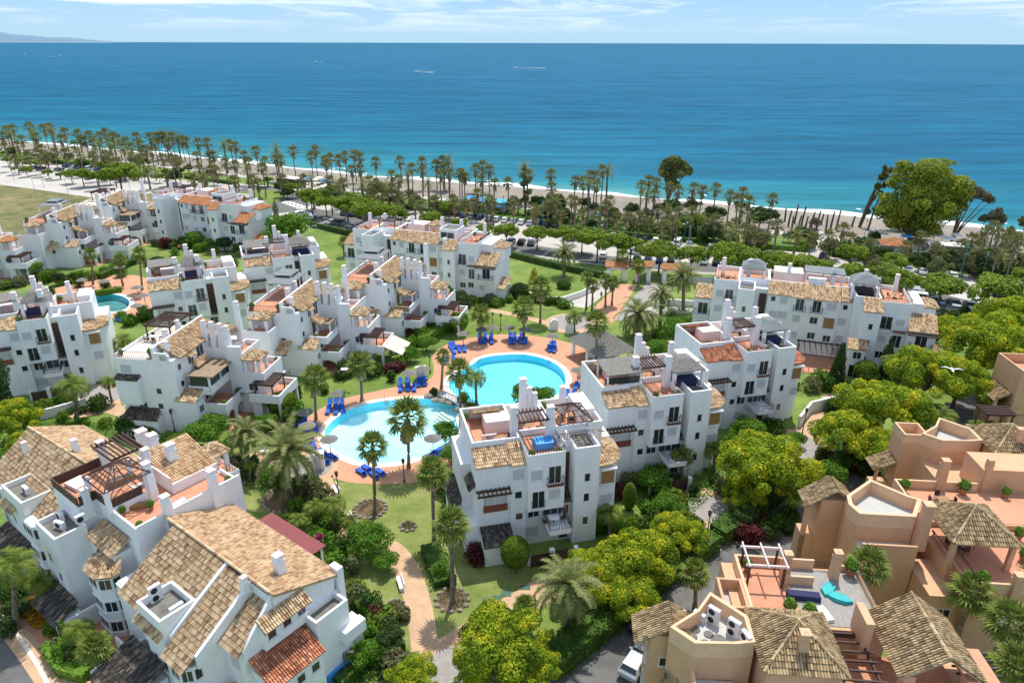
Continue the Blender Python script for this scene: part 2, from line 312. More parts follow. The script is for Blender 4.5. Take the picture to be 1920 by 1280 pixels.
# beach: dry sand slopes to the water
mb = MB()
inner = [(-420,252),(-200,263),(0,280),(150,296),(300,311),(430,326),(560,346),(690,359),(860,374),(1000,388),(1150,402),(1300,415),(1520,440),(1720,462),(1920,482),(2150,505),(2400,525)]
inw = [P(*q) for q in inner]
for i in range(len(shw)-1):
    a, b_, c_, d = inw[i], inw[i+1], shw[i+1], shw[i]
    mb.quad((*a,.03),(*b_,.03),(*c_,.03),(*d,.03))
tag(mb.build('beach', M['sand']), kind='structure')
mb = MB()
for i in range(len(shw)-1):
    c_, d = shw[i+1], shw[i]
    mb.quad((*d,.03),(*c_,.03),(c_[0]+1,c_[1]+6,SEA_Z-.5),(d[0]+1,d[1]+6,SEA_Z-.5))
tag(mb.build('wet_beach', M['wetsand']), kind='structure')
mb = MB(); fr_ = random.Random(3); prev = None
steps = []
for i in range(len(shw)-1):
    for s in range(14):
        t = s/14; steps.append((shw[i][0]+(shw[i+1][0]-shw[i][0])*t, shw[i][1]+(shw[i+1][1]-shw[i][1])*t))
wv = 0
for i in range(len(steps)-1):
    w0 = 2.0 + 1.1*math.sin(i*.37) + .7*math.sin(i*.11+1); w1 = 2.0 + 1.1*math.sin((i+1)*.37) + .7*math.sin((i+1)*.11+1)
    a, b_ = steps[i], steps[i+1]
    mb.quad((a[0],a[1]+2.9,SEA_Z+.42),(b_[0],b_[1]+2.9,SEA_Z+.42),(b_[0],b_[1]+4.6,SEA_Z+.09),(a[0],a[1]+4.6,SEA_Z+.09)); mb.quad((a[0],a[1]+4.6,SEA_Z+.09),(b_[0],b_[1]+4.6,SEA_Z+.09),(b_[0],b_[1]+6.5+2*w1,SEA_Z+.06),(a[0],a[1]+6.5+2*w0,SEA_Z+.06))
    if fr_.random() < .18: o_ = fr_.uniform(10,22); k_ = fr_.uniform(.5,1.1); mb.quad((a[0],a[1]+o_,SEA_Z+.05),((a[0]+b_[0])/2,(a[1]+b_[1])/2+o_-k_*.6,SEA_Z+.05),(b_[0],b_[1]+o_+.2,SEA_Z+.05),((a[0]+b_[0])/2,(a[1]+b_[1])/2+o_+k_,SEA_Z+.2))
M['foam'] = mat('sea_foam', (.85,.87,.87), .9, (.5,.62,.64), .4, .6, lo=.4, hi=.7)
tag(mb.build('surf_foam', M['foam']), kind='structure')

# pools
def pool(loop, floor_mat, depth=1.25):
    mb = MB(); cs = offset_loop(loop, .95)
    n_ = len(loop)
    for i in range(n_):
        j = (i+1) % n_
        mb.mi = 0; mb.quad((*loop[i],.06),(*loop[j],.06),(*cs[j],.06),(*cs[i],.06)); mb.quad((*cs[i],.06),(*cs[j],.06),(*cs[j],0),(*cs[i],0))
        mb.mi = 1; mb.quad((*loop[i],.06),(*loop[j],.06),(*loop[j],-depth),(*loop[i],-depth))
    mb.mi = 2
    tri = [t_ if (Vector(loop[t_[1]])-Vector(loop[t_[0]])).cross(Vector(loop[t_[2]])-Vector(loop[t_[0]])) > 0 else (t_[0],t_[2],t_[1]) for t_ in tessellate_polygon([[Vector((*q,0)) for q in loop]])]
    mb.add([(*q,-depth) for q in loop], [tuple(t_) for t_ in tri])
    o = mb.build('swimming_pool', [M['coping'], M['pooltile'], floor_mat])
    wb = MB(); wb.add([(*q,-.06) for q in loop], [tuple(t_) for t_ in tri]); wb.build('water_surface', M['pool'], o)
    return o
tag(pool(pool1, M['pooltile2']), 'pale turquoise swimming pool with tall palm standing before it', 'swimming pool')
tag(pool(pool2, M['pooltile']), 'round bright turquoise swimming pool beside the thatched pavilion', 'swimming pool')
tag(pool(pool3, M['pooltile']), 'small turquoise pool at left between the white apartment blocks', 'swimming pool')

deck = smooth_loop(W([(563,842),(560,815),(572,790),(600,768),(645,748),(700,735),(760,722),(806,712),(815,690),(812,668),(835,648),(880,634),(940,627),(1000,629),(1060,640),(1100,655),(1128,680),(1120,720),(1090,760),(1060,790),(980,800),(900,800),(872,820),(862,850),(850,885),(790,903),(720,908),(650,904),(610,888),(578,866)]), 3)
sheet('pool_deck', [deck], .03, M['deck'], px=False, holes=[pool1, pool2])
sheet('left_pool_deck', [smooth_loop(W([(100,545),(180,522),(258,518),(300,545),(285,590),(255,600),(215,598),(150,585)]),3)], .03, M['deck'], px=False, holes=[pool3])
# gardens, roads and paths
LW = [[(1000,490),(1150,500),(1160,560),(1070,585),(960,570),(930,530)], [(590,430),(670,440),(670,530),(600,520)],
      [(860,590),(960,572),(1130,600),(1060,625),(1000,622),(900,628),(845,645)],
      [(560,740),(660,690),(760,680),(800,690),(795,708),(700,728),(620,745),(560,780)],
      [(1460,790),(1600,760),(1640,800),(1520,830),(1440,820)], [(1740,600),(1800,600),(1820,700),(1700,720)],
      [(300,462),(420,470),(430,500),(300,500)], [(0,1180),(60,1150),(140,1200),(90,1280)], [(300,840),(440,800),(560,780),(520,850),(420,865)], [(1150,780),(1300,880),(1290,940),(1180,960)]]
sheet('lawn', LW, .012, M['lawn'])
sheet('front_lawn_left', [[(400,870),(520,880),(560,960),(440,960)]], .010, M['lawn2'])
sheet('front_lawn', [[(600,905),(850,905),(900,980),(1020,1060),(1030,1090),(850,1200),(820,1240),(640,1210),(640,1060),(560,1000),(520,930)]], .008, M['lawn2'])
sheet('scrub_field', [[(-420,330),(-200,338),(0,348),(90,360),(215,378),(292,362),(300,400),(230,420),(0,450),(-420,500)]], .014, M['scrub'])
sheet('seafront_parking', [[(-420,276),(-200,284),(0,297),(120,306),(260,322),(300,336),(440,345),(560,352),(608,362),(600,385),(760,392),(860,400),(1000,415),(1100,428),(1230,446),(1320,462),(1500,470),(1600,482),(1750,500),(1960,530),(2300,560),(2300,660),(1960,610),(1860,600),(1780,598),(1700,560),(1500,520),(1300,512),(1150,500),(1000,482),(830,462),(700,446),(600,432),(530,412),(420,400),(300,400),(292,362),(215,378),(90,360),(0,348),(-200,338),(-420,330)]], .018, M['concrete'])
sheet('road', [smooth_loop(W([(420,368),(470,352),(540,352),(585,368),(572,392),(500,402),(440,392)]),4)], .026, M['asphalt'], px=False)
path('seafront_road', [(570,395),(700,418),(850,440),(1000,468),(1150,489),(1300,500),(1500,508),(1700,545),(1900,592),(2100,640)], 7.5, .026, M['asphalt'])
sheet('roundabout_island', [smooth_loop(W([(428,370),(475,358),(525,360),(533,372),(500,385),(445,384)]),4)], .06, M['lawn'], px=False)
mb = MB()
for k in range(5):
    x0, y0 = P(538+k*7, 380+k*2.4); mb.box(x0-1.2,x0+1.2,y0-2,y0+2,.03,.034)
for k in range(5):
    x0, y0 = P(560+k*5, 398+k*1.6); mb.box(x0-1.0,x0+1.0,y0-2,y0+2,.03,.034)
tag(mb.build('zebra_crossing', M['paint']), kind='structure')
sheet('beach_access', [[(1523,432),(1548,432),(1541,478),(1515,480)]], .034, M['concrete'])
path('beach_path', [(1090,436),(1118,425),(1132,412)], 3, .036, M['concrete'])
path('promenade', [(-200,265),(0,282),(150,298),(300,313),(430,328),(560,348),(690,361),(860,377),(1000,391),(1150,405),(1300,419),(1520,442),(1720,465),(1920,486)], 3.5, .04, M['concrete'])
sheet('beach_bar_terrace', [[(555,340),(640,345),(650,362),(600,366),(545,356)]], .045, M['coping'])
# resort paths
path('garden_path', [(606,893),(612,930),(630,968),(652,1000),(690,1016),(735,1030),(765,1068),(783,1120),(794,1175),(800,1218)], 2.5, .03, M['pathm'])
path('lower_path', [(790,1232),(835,1222),(880,1195),(940,1155),(1000,1118),(1060,1080),(1130,1050)], 3.2, .026, M['pathm'])
path('left_path', [(430,872),(480,858),(520,862),(545,880),(575,900)], 2.2, .026, M['pathm'])
path('entrance_path', [(1040,612),(1000,598),(940,585),(870,575)], 1.8, .026, M['pathm'])
path('upper_left_path', [(80,770),(160,772),(215,768),(300,800)], 2.6, .026, M['pathm'])
path('north_garden_path', [(420,478),(340,464),(300,452)], 1.6, .026, M['pathm'])
path('cluster_path', [(1490,830),(1560,745),(1640,730),(1700,700)], 2.2, .026, M['pathm'])
def disc(name, x, y, r, z, m, sq=1):
    cx, cy = P(x, y); return sheet(name, [[(cx + r*math.cos(a*.2618), cy + r*math.sin(a*.2618)) for a in range(24)]], z, m, px=False)
disc('pergola_plaza', 578, 878, 3.9, .034, M['pathm']); disc('plaza_setts', 585, 876, 2.7, .04, M['cobble'])
disc('turning_apron', 1325, 955, 4.4, .03, M['pathm']); disc('turning_circle', 1328, 952, 2.5, .036, M['cobble'])
disc('upper_apron', 1497, 838, 4.9, .03, M['pathm']); disc('upper_turning_circle', 1502, 840, 3.7, .036, M['cobble'])
disc('left_apron', 172, 752, 5.4, .03, M['pathm']); disc('left_turning_circle', 172, 748, 4.3, .036, M['cobble'])
disc('lower_turning_circle', 860, 1268, 3.3, .036, M['cobble'])
disc('entrance_apron', 1072, 606, 5.2, .028, M['pathm']); disc('entrance_circle', 1068, 604, 3.9, .034, M['cobble'])
sheet('entrance_walk', [[(1112,605),(1150,605),(1195,535),(1165,530),(1120,570)]], .036, M['deck'])
sheet('entrance_drive', [[(1150,600),(1215,600),(1258,540),(1215,528)]], .032, M['cobble'])
sheet('entrance_ramp', [[(1045,568),(1100,578),(1150,540),(1140,520),(1118,530)]], .032, M['concrete'])
sheet('entrance_side_drive', [[(1200,590),(1320,585),(1320,565),(1240,560)]], .04, M['concrete'])
path('back_road', [(1000,1330),(1130,1250),(1215,1185),(1310,1105),(1400,1050),(1480,995),(1530,945),(1590,900),(1680,850),(1760,800),(1840,765),(1960,730),(2100,700)], 6.5, .022, M['asphalt'])
path('corner_road', [(-60,1150),(0,1225),(45,1290),(60,1340)], 7.5, .022, M['asphalt'])
path('corner_kerb', [(-10,1140),(30,1185),(75,1250),(100,1300)], .35, .05, M['coping'])
path('corner_pavement', [(0,1125),(50,1180),(100,1245),(140,1310)], 3.4, .028, M['pathm'])
sheet('left_building_forecourt', [[(50,1060),(110,1095),(150,1180),(60,1130)],[(55,1180),(120,1190),(150,1240),(110,1260)]], .034, M['terracotta'])
# ---------------------------------------------------------------- building kit (local frame: x along the front, y into depth, z up)
def tiles(mb, A, B, C, D, col=.215, row=.42, fine=True):
    """barrel tiles on the slope A (eave left) B (eave right) C (top right) D (top left); may taper"""
    A, B, C, D = map(Vector, (A, B, C, D))
    U = (B - A); wid = U.length; U.normalize()
    nrm = U.cross((D - A)).normalized() if (D - A).length > .01 and (D-A).cross(U).length > 1e-4 else U.cross(C - A).normalized()
    if nrm.z < 0: nrm = -nrm
    V = nrm.cross(U).normalized()
    if V.dot((C + D) / 2 - (A + B) / 2) < 0: V = -V
    H_ = ((D - A).dot(V) + (C - B).dot(V)) / 2
    uD = (D - A).dot(U); uC = (C - A).dot(U)
    lo_, hi_ = min(0, uD), max(wid, uC)
    nr = max(1, round(H_ / row)); rh = H_ / nr; nc = max(1, round((hi_ - lo_) / col)); cw = (hi_ - lo_) / nc
    vs = []; fs = []; tops = []
    for r in range(nr):
        t0 = (r) / nr; tm = (r + .5) / nr
        L0 = uD * tm; R0 = wid + (uC - wid) * tm
        for c in range(nc):
            a = max(lo_ + c * cw, L0); b = min(lo_ + (c + 1) * cw, R0)
            if b - a < cw * .15: continue
            v0 = r * rh - .05; v1 = (r + 1) * rh
            n0 = len(vs); hh = min(.12, cw * .46)
            lift0 = .075 + rnd.uniform(-.012, .02); lift1 = .012
            for vv, lf in ((v0, lift0), (v1, lift1)):
                for k, (q, hz) in enumerate(((0, 0), (.16, hh), (.50, hh), (.68, 0))):
                    vs.append(A + U * (a + (b - a) * q) + V * vv + nrm * (lf + hz))
            # gutter between the caps
            for vv, lf in ((v0, lift0), (v1, lift1)):
                vs.append(A + U * b + V * vv + nrm * (lf - .02))
            fs += [(n0, n0+1, n0+5, n0+4), (n0+1, n0+2, n0+6, n0+5), (n0+2, n0+3, n0+7, n0+6), (n0+3, n0+8, n0+9, n0+7), (n0, n0+3, n0+2, n0+1)]
    mb.add(vs, fs)
    # deck under the tiles
    n0 = Vector((0, 0, -.14))
    mb.add([A + n0*.3, B + n0*.3, C + n0*.3, D + n0*.3, A + n0, B + n0, C + n0, D + n0], [(0,1,2,3),(7,6,5,4),(0,4,5,1),(1,5,6,2),(2,6,7,3),(3,7,4,0)])
def ridge(mb, a, b, r=.11):
    a = Vector(a) + Vector((0,0,.1)); b = Vector(b) + Vector((0,0,.1)); n_ = max(1, int((b - a).length / .5))
    for i in range(n_): mb.tube([a + (b-a)*(i/n_), a + (b-a)*((i+1.08)/n_)], [r*1.15, r*.9], 6)

MESHC = {}
def cached(key, fn):
    if key not in MESHC: MESHC[key] = fn()
    return MESHC[key]
def mk_window(w_, h_, kind):
    def f():
        m = MB(); a, b = -w_/2, w_/2; t = .06
        m.box(a-t, b+t, -.05, .03, -h_/2-t, -h_/2); m.box(a-t, b+t, -.05, .03, h_/2, h_/2+t)
        m.box(a-t, a, -.05, .03, -h_/2, h_/2); m.box(b, b+t, -.05, .03, -h_/2, h_/2)
        if kind in ('dark', 'french', 'shut2') and w_ > .7: m.box(-.03, .03, -.045, .0, -h_/2, h_/2)
        m.box(a-.12, b+.12, -.12, .03, -h_/2-.12, -h_/2-t)
        fr = m.mesh('window', M['frame'])
        p = MB(); p.box(a, b, -.02, .02, -h_/2, h_/2)
        return fr, p.mesh('pane', {'dark': M['glass'], 'small': M['glass'], 'french': M['glass'], 'shut': M['shutter'], 'shut2': M['shutter'], 'wood': M['wood'], 'brown': M['brown']}[kind])
    return cached(('win', w_, h_, kind), f)
ROT = {'F': 0, 'R': math.pi/2, 'B': math.pi, 'L': -math.pi/2}
class Bld:
    def __init__(s, ox, oy, ang, name='apartment_building', label='', cat='apartment building', group=None, wall='white', tile='tile'):
        s.root = empty(name, ox, oy, ang, label=label, cat=cat, group=group); s.wm = wall; s.tm = tile; s.inv = None
    def part(s, name, mb, m, parent=None, **k): return tag(mb.build(name, m, parent or s.root), **k)
    def wall(s, *b, m=None, name='wall'):                 # b = list of boxes (x0,x1,y0,y1,z0,z1)
        for q in b:
            mb = MB(); mb.box(*q); o = s.part(name, mb, M[m or s.wm])
        return o
    def block(s, x0, x1, y0, y1, z, par=1.0, floor='terracotta', t=.22, z0=0, m=None, sides='FBLR', cop=True):
        """walled block with a roof terrace at z and a parapet of height par on the given sides"""
        mb = MB(); mb.box(x0, x1, y0, y1, z0, z); o = s.part('wall', mb, M[m or s.wm])
        if par > 0:
            p = MB(); zz = z + par
            if 'F' in sides: p.box(x0, x1, y0, y0+t, z, zz)
            if 'B' in sides: p.box(x0, x1, y1-t, y1, z, zz)
            if 'L' in sides: p.box(x0, x0+t, y0+t, y1-t, z, zz)
            if 'R' in sides: p.box(x1-t, x1, y0+t, y1-t, z, zz)
            s.part('parapet', p, M[m or s.wm])
        if floor:
            q = MB(); q.box(x0+t, x1-t, y0+t, y1-t, z, z+.03); s.part('roof_terrace', q, M[floor])
        return o
    def tile(s, A, B, C, D, m=None):
        mb = MB(); tiles(mb, A, B, C, D); return s.part('tiled_roof', mb, M[m or s.tm])
    def shed(s, x0, x1, ylo, zlo, yhi, zhi, m=None, over=.25): # slope falling towards the front
        o = s.tile((x0-over*.4, ylo, zlo), (x1+over*.4, ylo, zlo), (x1+over*.4, yhi, zhi), (x0-over*.4, yhi, zhi), m)
        return o
    def gable_fill(s, x0, x1, ylo, zlo, yhi, zhi):          # wall wedge under a shed roof
        mb = MB(); mb.add([(x0,ylo+.2,zlo-.3),(x1,ylo+.2,zlo-.3),(x1,yhi,zlo-.3),(x0,yhi,zlo-.3),(x0,ylo+.2,zlo-.12),(x1,ylo+.2,zlo-.12),(x1,yhi,zhi-.14),(x0,yhi,zhi-.14)],
                         [(0,1,5,4),(1,2,6,5),(2,3,7,6),(3,0,4,7),(4,5,6,7)]); s.part('wall', mb, M[s.wm])
    def shedx(s, y0, y1, xlo, zlo, xhi, zhi, m=None):       # slope along x, low at xlo
        if xlo > xhi: return s.tile((xlo, y0, zlo), (xlo, y1, zlo), (xhi, y1, zhi), (xhi, y0, zhi), m)
        return s.tile((xlo, y1, zlo), (xlo, y0, zlo), (xhi, y0, zhi), (xhi, y1, zhi), m)
    def hip(s, x0, x1, y0, y1, z, h, m=None, posts=0):
        mb = MB(); w_, d_ = x1-x0, y1-y0; k = min(w_, d_)/2
        if w_ >= d_: a, b = (x0+k, (y0+y1)/2, z+h), (x1-k, (y0+y1)/2, z+h)
        else: a, b = ((x0+x1)/2, y0+k, z+h), ((x0+x1)/2, y1-k, z+h)
        c = [(x0,y0,z),(x1,y0,z),(x1,y1,z),(x0,y1,z)]
        if w_ >= d_: S = [(c[0],c[1],b,a),(c[1],c[2],b,b),(c[2],c[3],a,b),(c[3],c[0],a,a)]
        else: S = [(c[0],c[1],a,a),(c[1],c[2],b,a),(c[2],c[3],b,b),(c[3],c[0],a,b)]
        for q in S: tiles(mb, *q)
        for q in c[:2]: ridge(mb, q, b if (w_ >= d_ and q == c[1]) else a)
        for q in c[2:]: ridge(mb, q, (b if q == c[2] else a) if w_ >= d_ else b)
        if abs(w_-d_) > .2: ridge(mb, a, b)
        o = s.part('tiled_roof', mb, M[m or s.tm])
        if posts:
            for (x, y) in ((x0+.4,y0+.4),(x1-.4,y0+.4),(x1-.4,y1-.4),(x0+.4,y1-.4)):
                p = MB(); p.box(x-.2, x+.2, y-.2, y+.2, z-posts, z); s.part('post', p, M[s.wm])
        return o
    def chimney(s, x, y, z0, z1, w_=.38, m=None, cap='tile'):
        mb = MB(); k = w_
        mb.add([(x-k,y-k,z0),(x+k,y-k,z0),(x+k,y+k,z0),(x-k,y+k,z0),(x-k*.8,y-k*.8,z1),(x+k*.8,y-k*.8,z1),(x+k*.8,y+k*.8,z1),(x-k*.8,y+k*.8,z1)],
               [(0,1,5,4),(1,2,6,5),(2,3,7,6),(3,0,4,7),(4,5,6,7)])
        mb.box(x-k*.95, x+k*.95, y-k*.95, y+k*.95, z1-.5, z1-.38)
        o = s.part('chimney', mb, M[m or s.wm])
        c = MB(); c.box(x-k*.7,x+k*.7,y-k*.7,y+k*.7,z1+.0,z1+.16)
        c.add([(x-k*.95,y-k*.95,z1+.16),(x+k*.95,y-k*.95,z1+.16),(x+k*.95,y+k*.95,z1+.16),(x-k*.95,y+k*.95,z1+.16),(x,y,z1+.36)],[(0,1,4),(1,2,4),(2,3,4),(3,0,4),(3,2,1,0)])
        s.part('chimney_cap', c, M['cream'] if cap == 'tile' else M[cap], o)
    def win(s, face, a, z, w_, h_, kind, plane):
        fr, pn = mk_window(w_, h_, kind); o = link('window', fr, s.root)
        o.location = {'F': (a, plane, z), 'B': (a, plane, z), 'L': (plane, a, z), 'R': (plane, a, z)}[face]
        o.rotation_euler = (0, 0, ROT[face]); link('pane', pn, o); return o
    def wins(s, face, plane, lst):
        for a, z, k in lst:
            w_, h_, kd = {'s': (1.15, 1.15, 'shut'), 'S': (1.5, 1.2, 'shut'), 'd': (1.15, 1.1, 'dark'), 'm': (.7, .8, 'small'), 't': (.55, .95, 'small'), 'f': (1.25, 2.0, 'french'),
                          'D': (1.6, 2.1, 'dark'), 'w': (1.7, 1.9, 'wood'), 'p': (1.35, 1.5, 'shut2'), 'P': (1.0, 2.1, 'brown'), 'G': (3.0, 1.9, 'dark')}[k]
            s.win(face, a, z, w_, h_, kd, plane)
    def rail(s, pts, z, h=.95, m='rail', panel=None):
        mb = MB()
        for (ax, ay), (bx, by) in zip(pts[:-1], pts[1:]):
            L_ = math.hypot(bx-ax, by-ay); n_ = max(1, int(L_/.28)); 
            mb.tube([(ax,ay,z+h),(bx,by,z+h)], .035, 4); mb.tube([(ax,ay,z+.1),(bx,by,z+.1)], .025, 4)
            for i in range(n_+1):
                x, y = ax+(bx-ax)*i/n_, ay+(by-ay)*i/n_; mb.box(x-.018,x+.018,y-.018,y+.018,z,z+h)
        o = s.part('railing', mb, M[m])
        return o
    def pergola(s, x0, x1, y0, y1, z, zf, m='brown', n_=9, along='x', posts='brown'):
        mb = MB(); mb.box(x0-.2,x1+.2,y0,y0+.13,z-.2,z); mb.box(x0-.2,x1+.2,y1-.13,y1,z-.2,z)
        if along == 'x':
            for i in range(n_):
                x = x0+(x1-x0)*i/(n_-1); mb.box(x-.06,x+.06,y0-.3,y1+.3,z+.003,z+.16)
        else:
            mb.box(x0,x0+.13,y0,y1,z-.2,z-.003); mb.box(x1-.13,x1,y0,y1,z-.2,z-.003)
            for i in range(n_):
                y = y0+(y1-y0)*i/(n_-1); mb.box(x0-.3,x1+.3,y-.06,y+.06,z+.003,z+.16)
        o = s.part('pergola', mb, M[m])
        if zf is not None:
            for x, y in ((x0+.1,y0+.07),(x1-.1,y0+.07),(x0+.1,y1-.07),(x1-.1,y1-.07)):
                p = MB(); p.box(x-.08,x+.08,y-.08,y+.08,zf,z-.2); s.part('post', p, M[posts], o)
        return o
    def gazebo(s, x0, x1, y0, y1, z, h, zf, cover=None, m='brown', wallp=True, posts='white'):
        """square-based pyramid frame, either bare beams or covered"""
        cx, cy = (x0+x1)/2, (y0+y1)/2; a = (cx, cy, z+h); c = [(x0,y0,z),(x1,y0,z),(x1,y1,z),(x0,y1,z)]
        mb = MB()
        if cover:
            ins = .32; q = [(x0+(x1-x0)*ins, y0+(y1-y0)*ins, z+h*.86), (x1-(x1-x0)*ins, y0+(y1-y0)*ins, z+h*.86), (x1-(x1-x0)*ins, y1-(y1-y0)*ins, z+h*.86), (x0+(x1-x0)*ins, y1-(y1-y0)*ins, z+h*.86)]
            lo = [(p[0], p[1], p[2]-.12) for p in c]
            mb.add(c + q + [a] + lo, [(0,1,5,4),(1,2,6,5),(2,3,7,6),(3,0,4,7),(4,5,8),(5,6,8),(6,7,8),(7,4,8),(0,9,10,1),(1,10,11,2),(2,11,12,3),(3,12,9,0),(12,11,10,9)])
            o = s.part('canopy_roof', mb, M[cover])
        else:
            for i in range(4):
                p, q = Vector(c[i]), Vector(c[(i+1) % 4]); av = Vector(a)
                mb.tube([p, q], .08, 4); mb.tube([p, av], .08, 4)
                for k in (.25, .5, .75):
                    mb.tube([p+(q-p)*k, av], .055, 4)
                for k in (.3, .6): mb.tube([p+(av-p)*k, q+(av-q)*k], .05, 4)
            o = s.part('gazebo_frame', mb, M[m])
        for x, y in ((x0+.2,y0+.2),(x1-.2,y0+.2),(x0+.2,y1-.2),(x1-.2,y1-.2)):
            p = MB(); k = .2 if posts != m else .08; p.box(x-k,x+k,y-k,y+k,zf,z-.01); s.part('post', p, M[posts])
        return o
    def canopy(s, x0, x1, y0, y1, z, zf, m='thatch', dz=0, posts='white', n_=2):
        mb = MB(); mb.add([(x0,y0,z),(x1,y0,z),(x1,y1,z+dz),(x0,y1,z+dz),(x0,y0,z+.12),(x1,y0,z+.12),(x1,y1,z+dz+.12),(x0,y1,z+dz+.12)],
                          [(3,2,1,0),(4,5,6,7),(0,1,5,4),(1,2,6,5),(2,3,7,6),(3,0,4,7)])
        o = s.part('canopy', mb, M[m])
        for i in range(n_):
            x = x0+.2+(x1-x0-.4)*i/max(1,n_-1)
            for y, zz in ((y0+.2, z), (y1-.2, z+dz)):
                p = MB(); p.box(x-.1,x+.1,y-.1,y+.1,zf,zz); s.part('post', p, M[posts], o)
        return o
    def balcony(s, x0, x1, y0, y1, zf, h=1.0, solid=.0, m='rail'):
        mb = MB(); mb.box(x0,x1,y0,y1,zf-.22,zf); o = s.part('balcony', mb, M[s.wm])
        if solid:
            p = MB(); p.box(x0,x1,y0,y0+.12,zf,zf+solid); p.box(x0,x0+.12,y0+.12,y1,zf,zf+solid); p.box(x1-.12,x1,y0+.12,y1,zf,zf+solid); s.part('balustrade', p, M[s.wm], o)
        s.rail([(x0+.06,y1),(x0+.06,y0+.06),(x1-.06,y0+.06),(x1-.06,y1)], zf+solid, h-solid, m)
    def solidbox(s, name, m, *b): 
        mb = MB(); [mb.box(*q) for q in b]; return s.part(name, mb, M[m])
    def arch(s, face, plane, a0, a1, z0, z1, t=.3, spring=None):
        """wall panel with an arched opening"""
        mb = MB(); n_ = 10; r = (a1-a0)/2*.78; c = (a0+a1)/2; sp_ = spring or (z1-z0)*.52+z0
        k = min(1, (z1-.25-sp_)/r)
        pts = [(c + r*math.cos(math.pi*i/n_), sp_ + r*k*math.sin(math.pi*i/n_)) for i in range(n_+1)]
        def pt(u, z, d): return (u, plane+d, z) if face in 'FB' else (plane+d, u, z)
        def pq(*q):
            for d in (0, t): mb.quad(*[pt(u, z, d) for u, z in q])
        pq((a0,z0),(c-r,z0),(c-r,z1),(a0,z1)); pq((c+r,z0),(a1,z0),(a1,z1),(c+r,z1))
        for i in range(n_): pq(pts[i], pts[i+1], (pts[i+1][0], z1), (pts[i][0], z1))
        loop = [(c+r,z0)] + pts + [(c-r,z0)]
        for p, q in zip(loop[:-1], loop[1:]): mb.quad(pt(*p,0), pt(*q,0), pt(*q,t), pt(*p,t))
        mb.quad(pt(a0,z0,0),pt(a0,z1,0),pt(a0,z1,t),pt(a0,z0,t)); mb.quad(pt(a1,z0,0),pt(a1,z1,0),pt(a1,z1,t),pt(a1,z0,t)); mb.quad(pt(a0,z1,0),pt(a1,z1,0),pt(a1,z1,t),pt(a0,z1,t))
        return s.part('arch', mb, M[s.wm])
    def curved(s, x0, x1, y, r, z0, z1, tiled=True, tm=None):
        """rounded corner bay bulging to the front right"""
        n_ = 8; cx, cy = x0, y + r; pts = [(x0, y+r)] + [(x0 + (x1-x0)*max(0,math.sin(math.pi/2*i/n_))**.6, cy - r*max(0,math.cos(math.pi/2*i/n_))**.6) for i in range(n_+1)]
        mb = MB(); mb.prism(pts, z0, z1); s.part('wall', mb, M[s.wm])
        if tiled:
            m2 = MB(); ap = (x0, cy, z1+.9)
            for i in range(1, n_+1, 2):
                a, b = pts[i], pts[min(i+2, n_+1)]
                ex = lambda p: (x0+(p[0]-x0)*1.08, cy+(p[1]-cy)*1.08, z1)
                tiles(m2, ex(a), ex(b), ap, ap, col=.3)
            s.part('tiled_roof', m2, M[tm or s.tm])

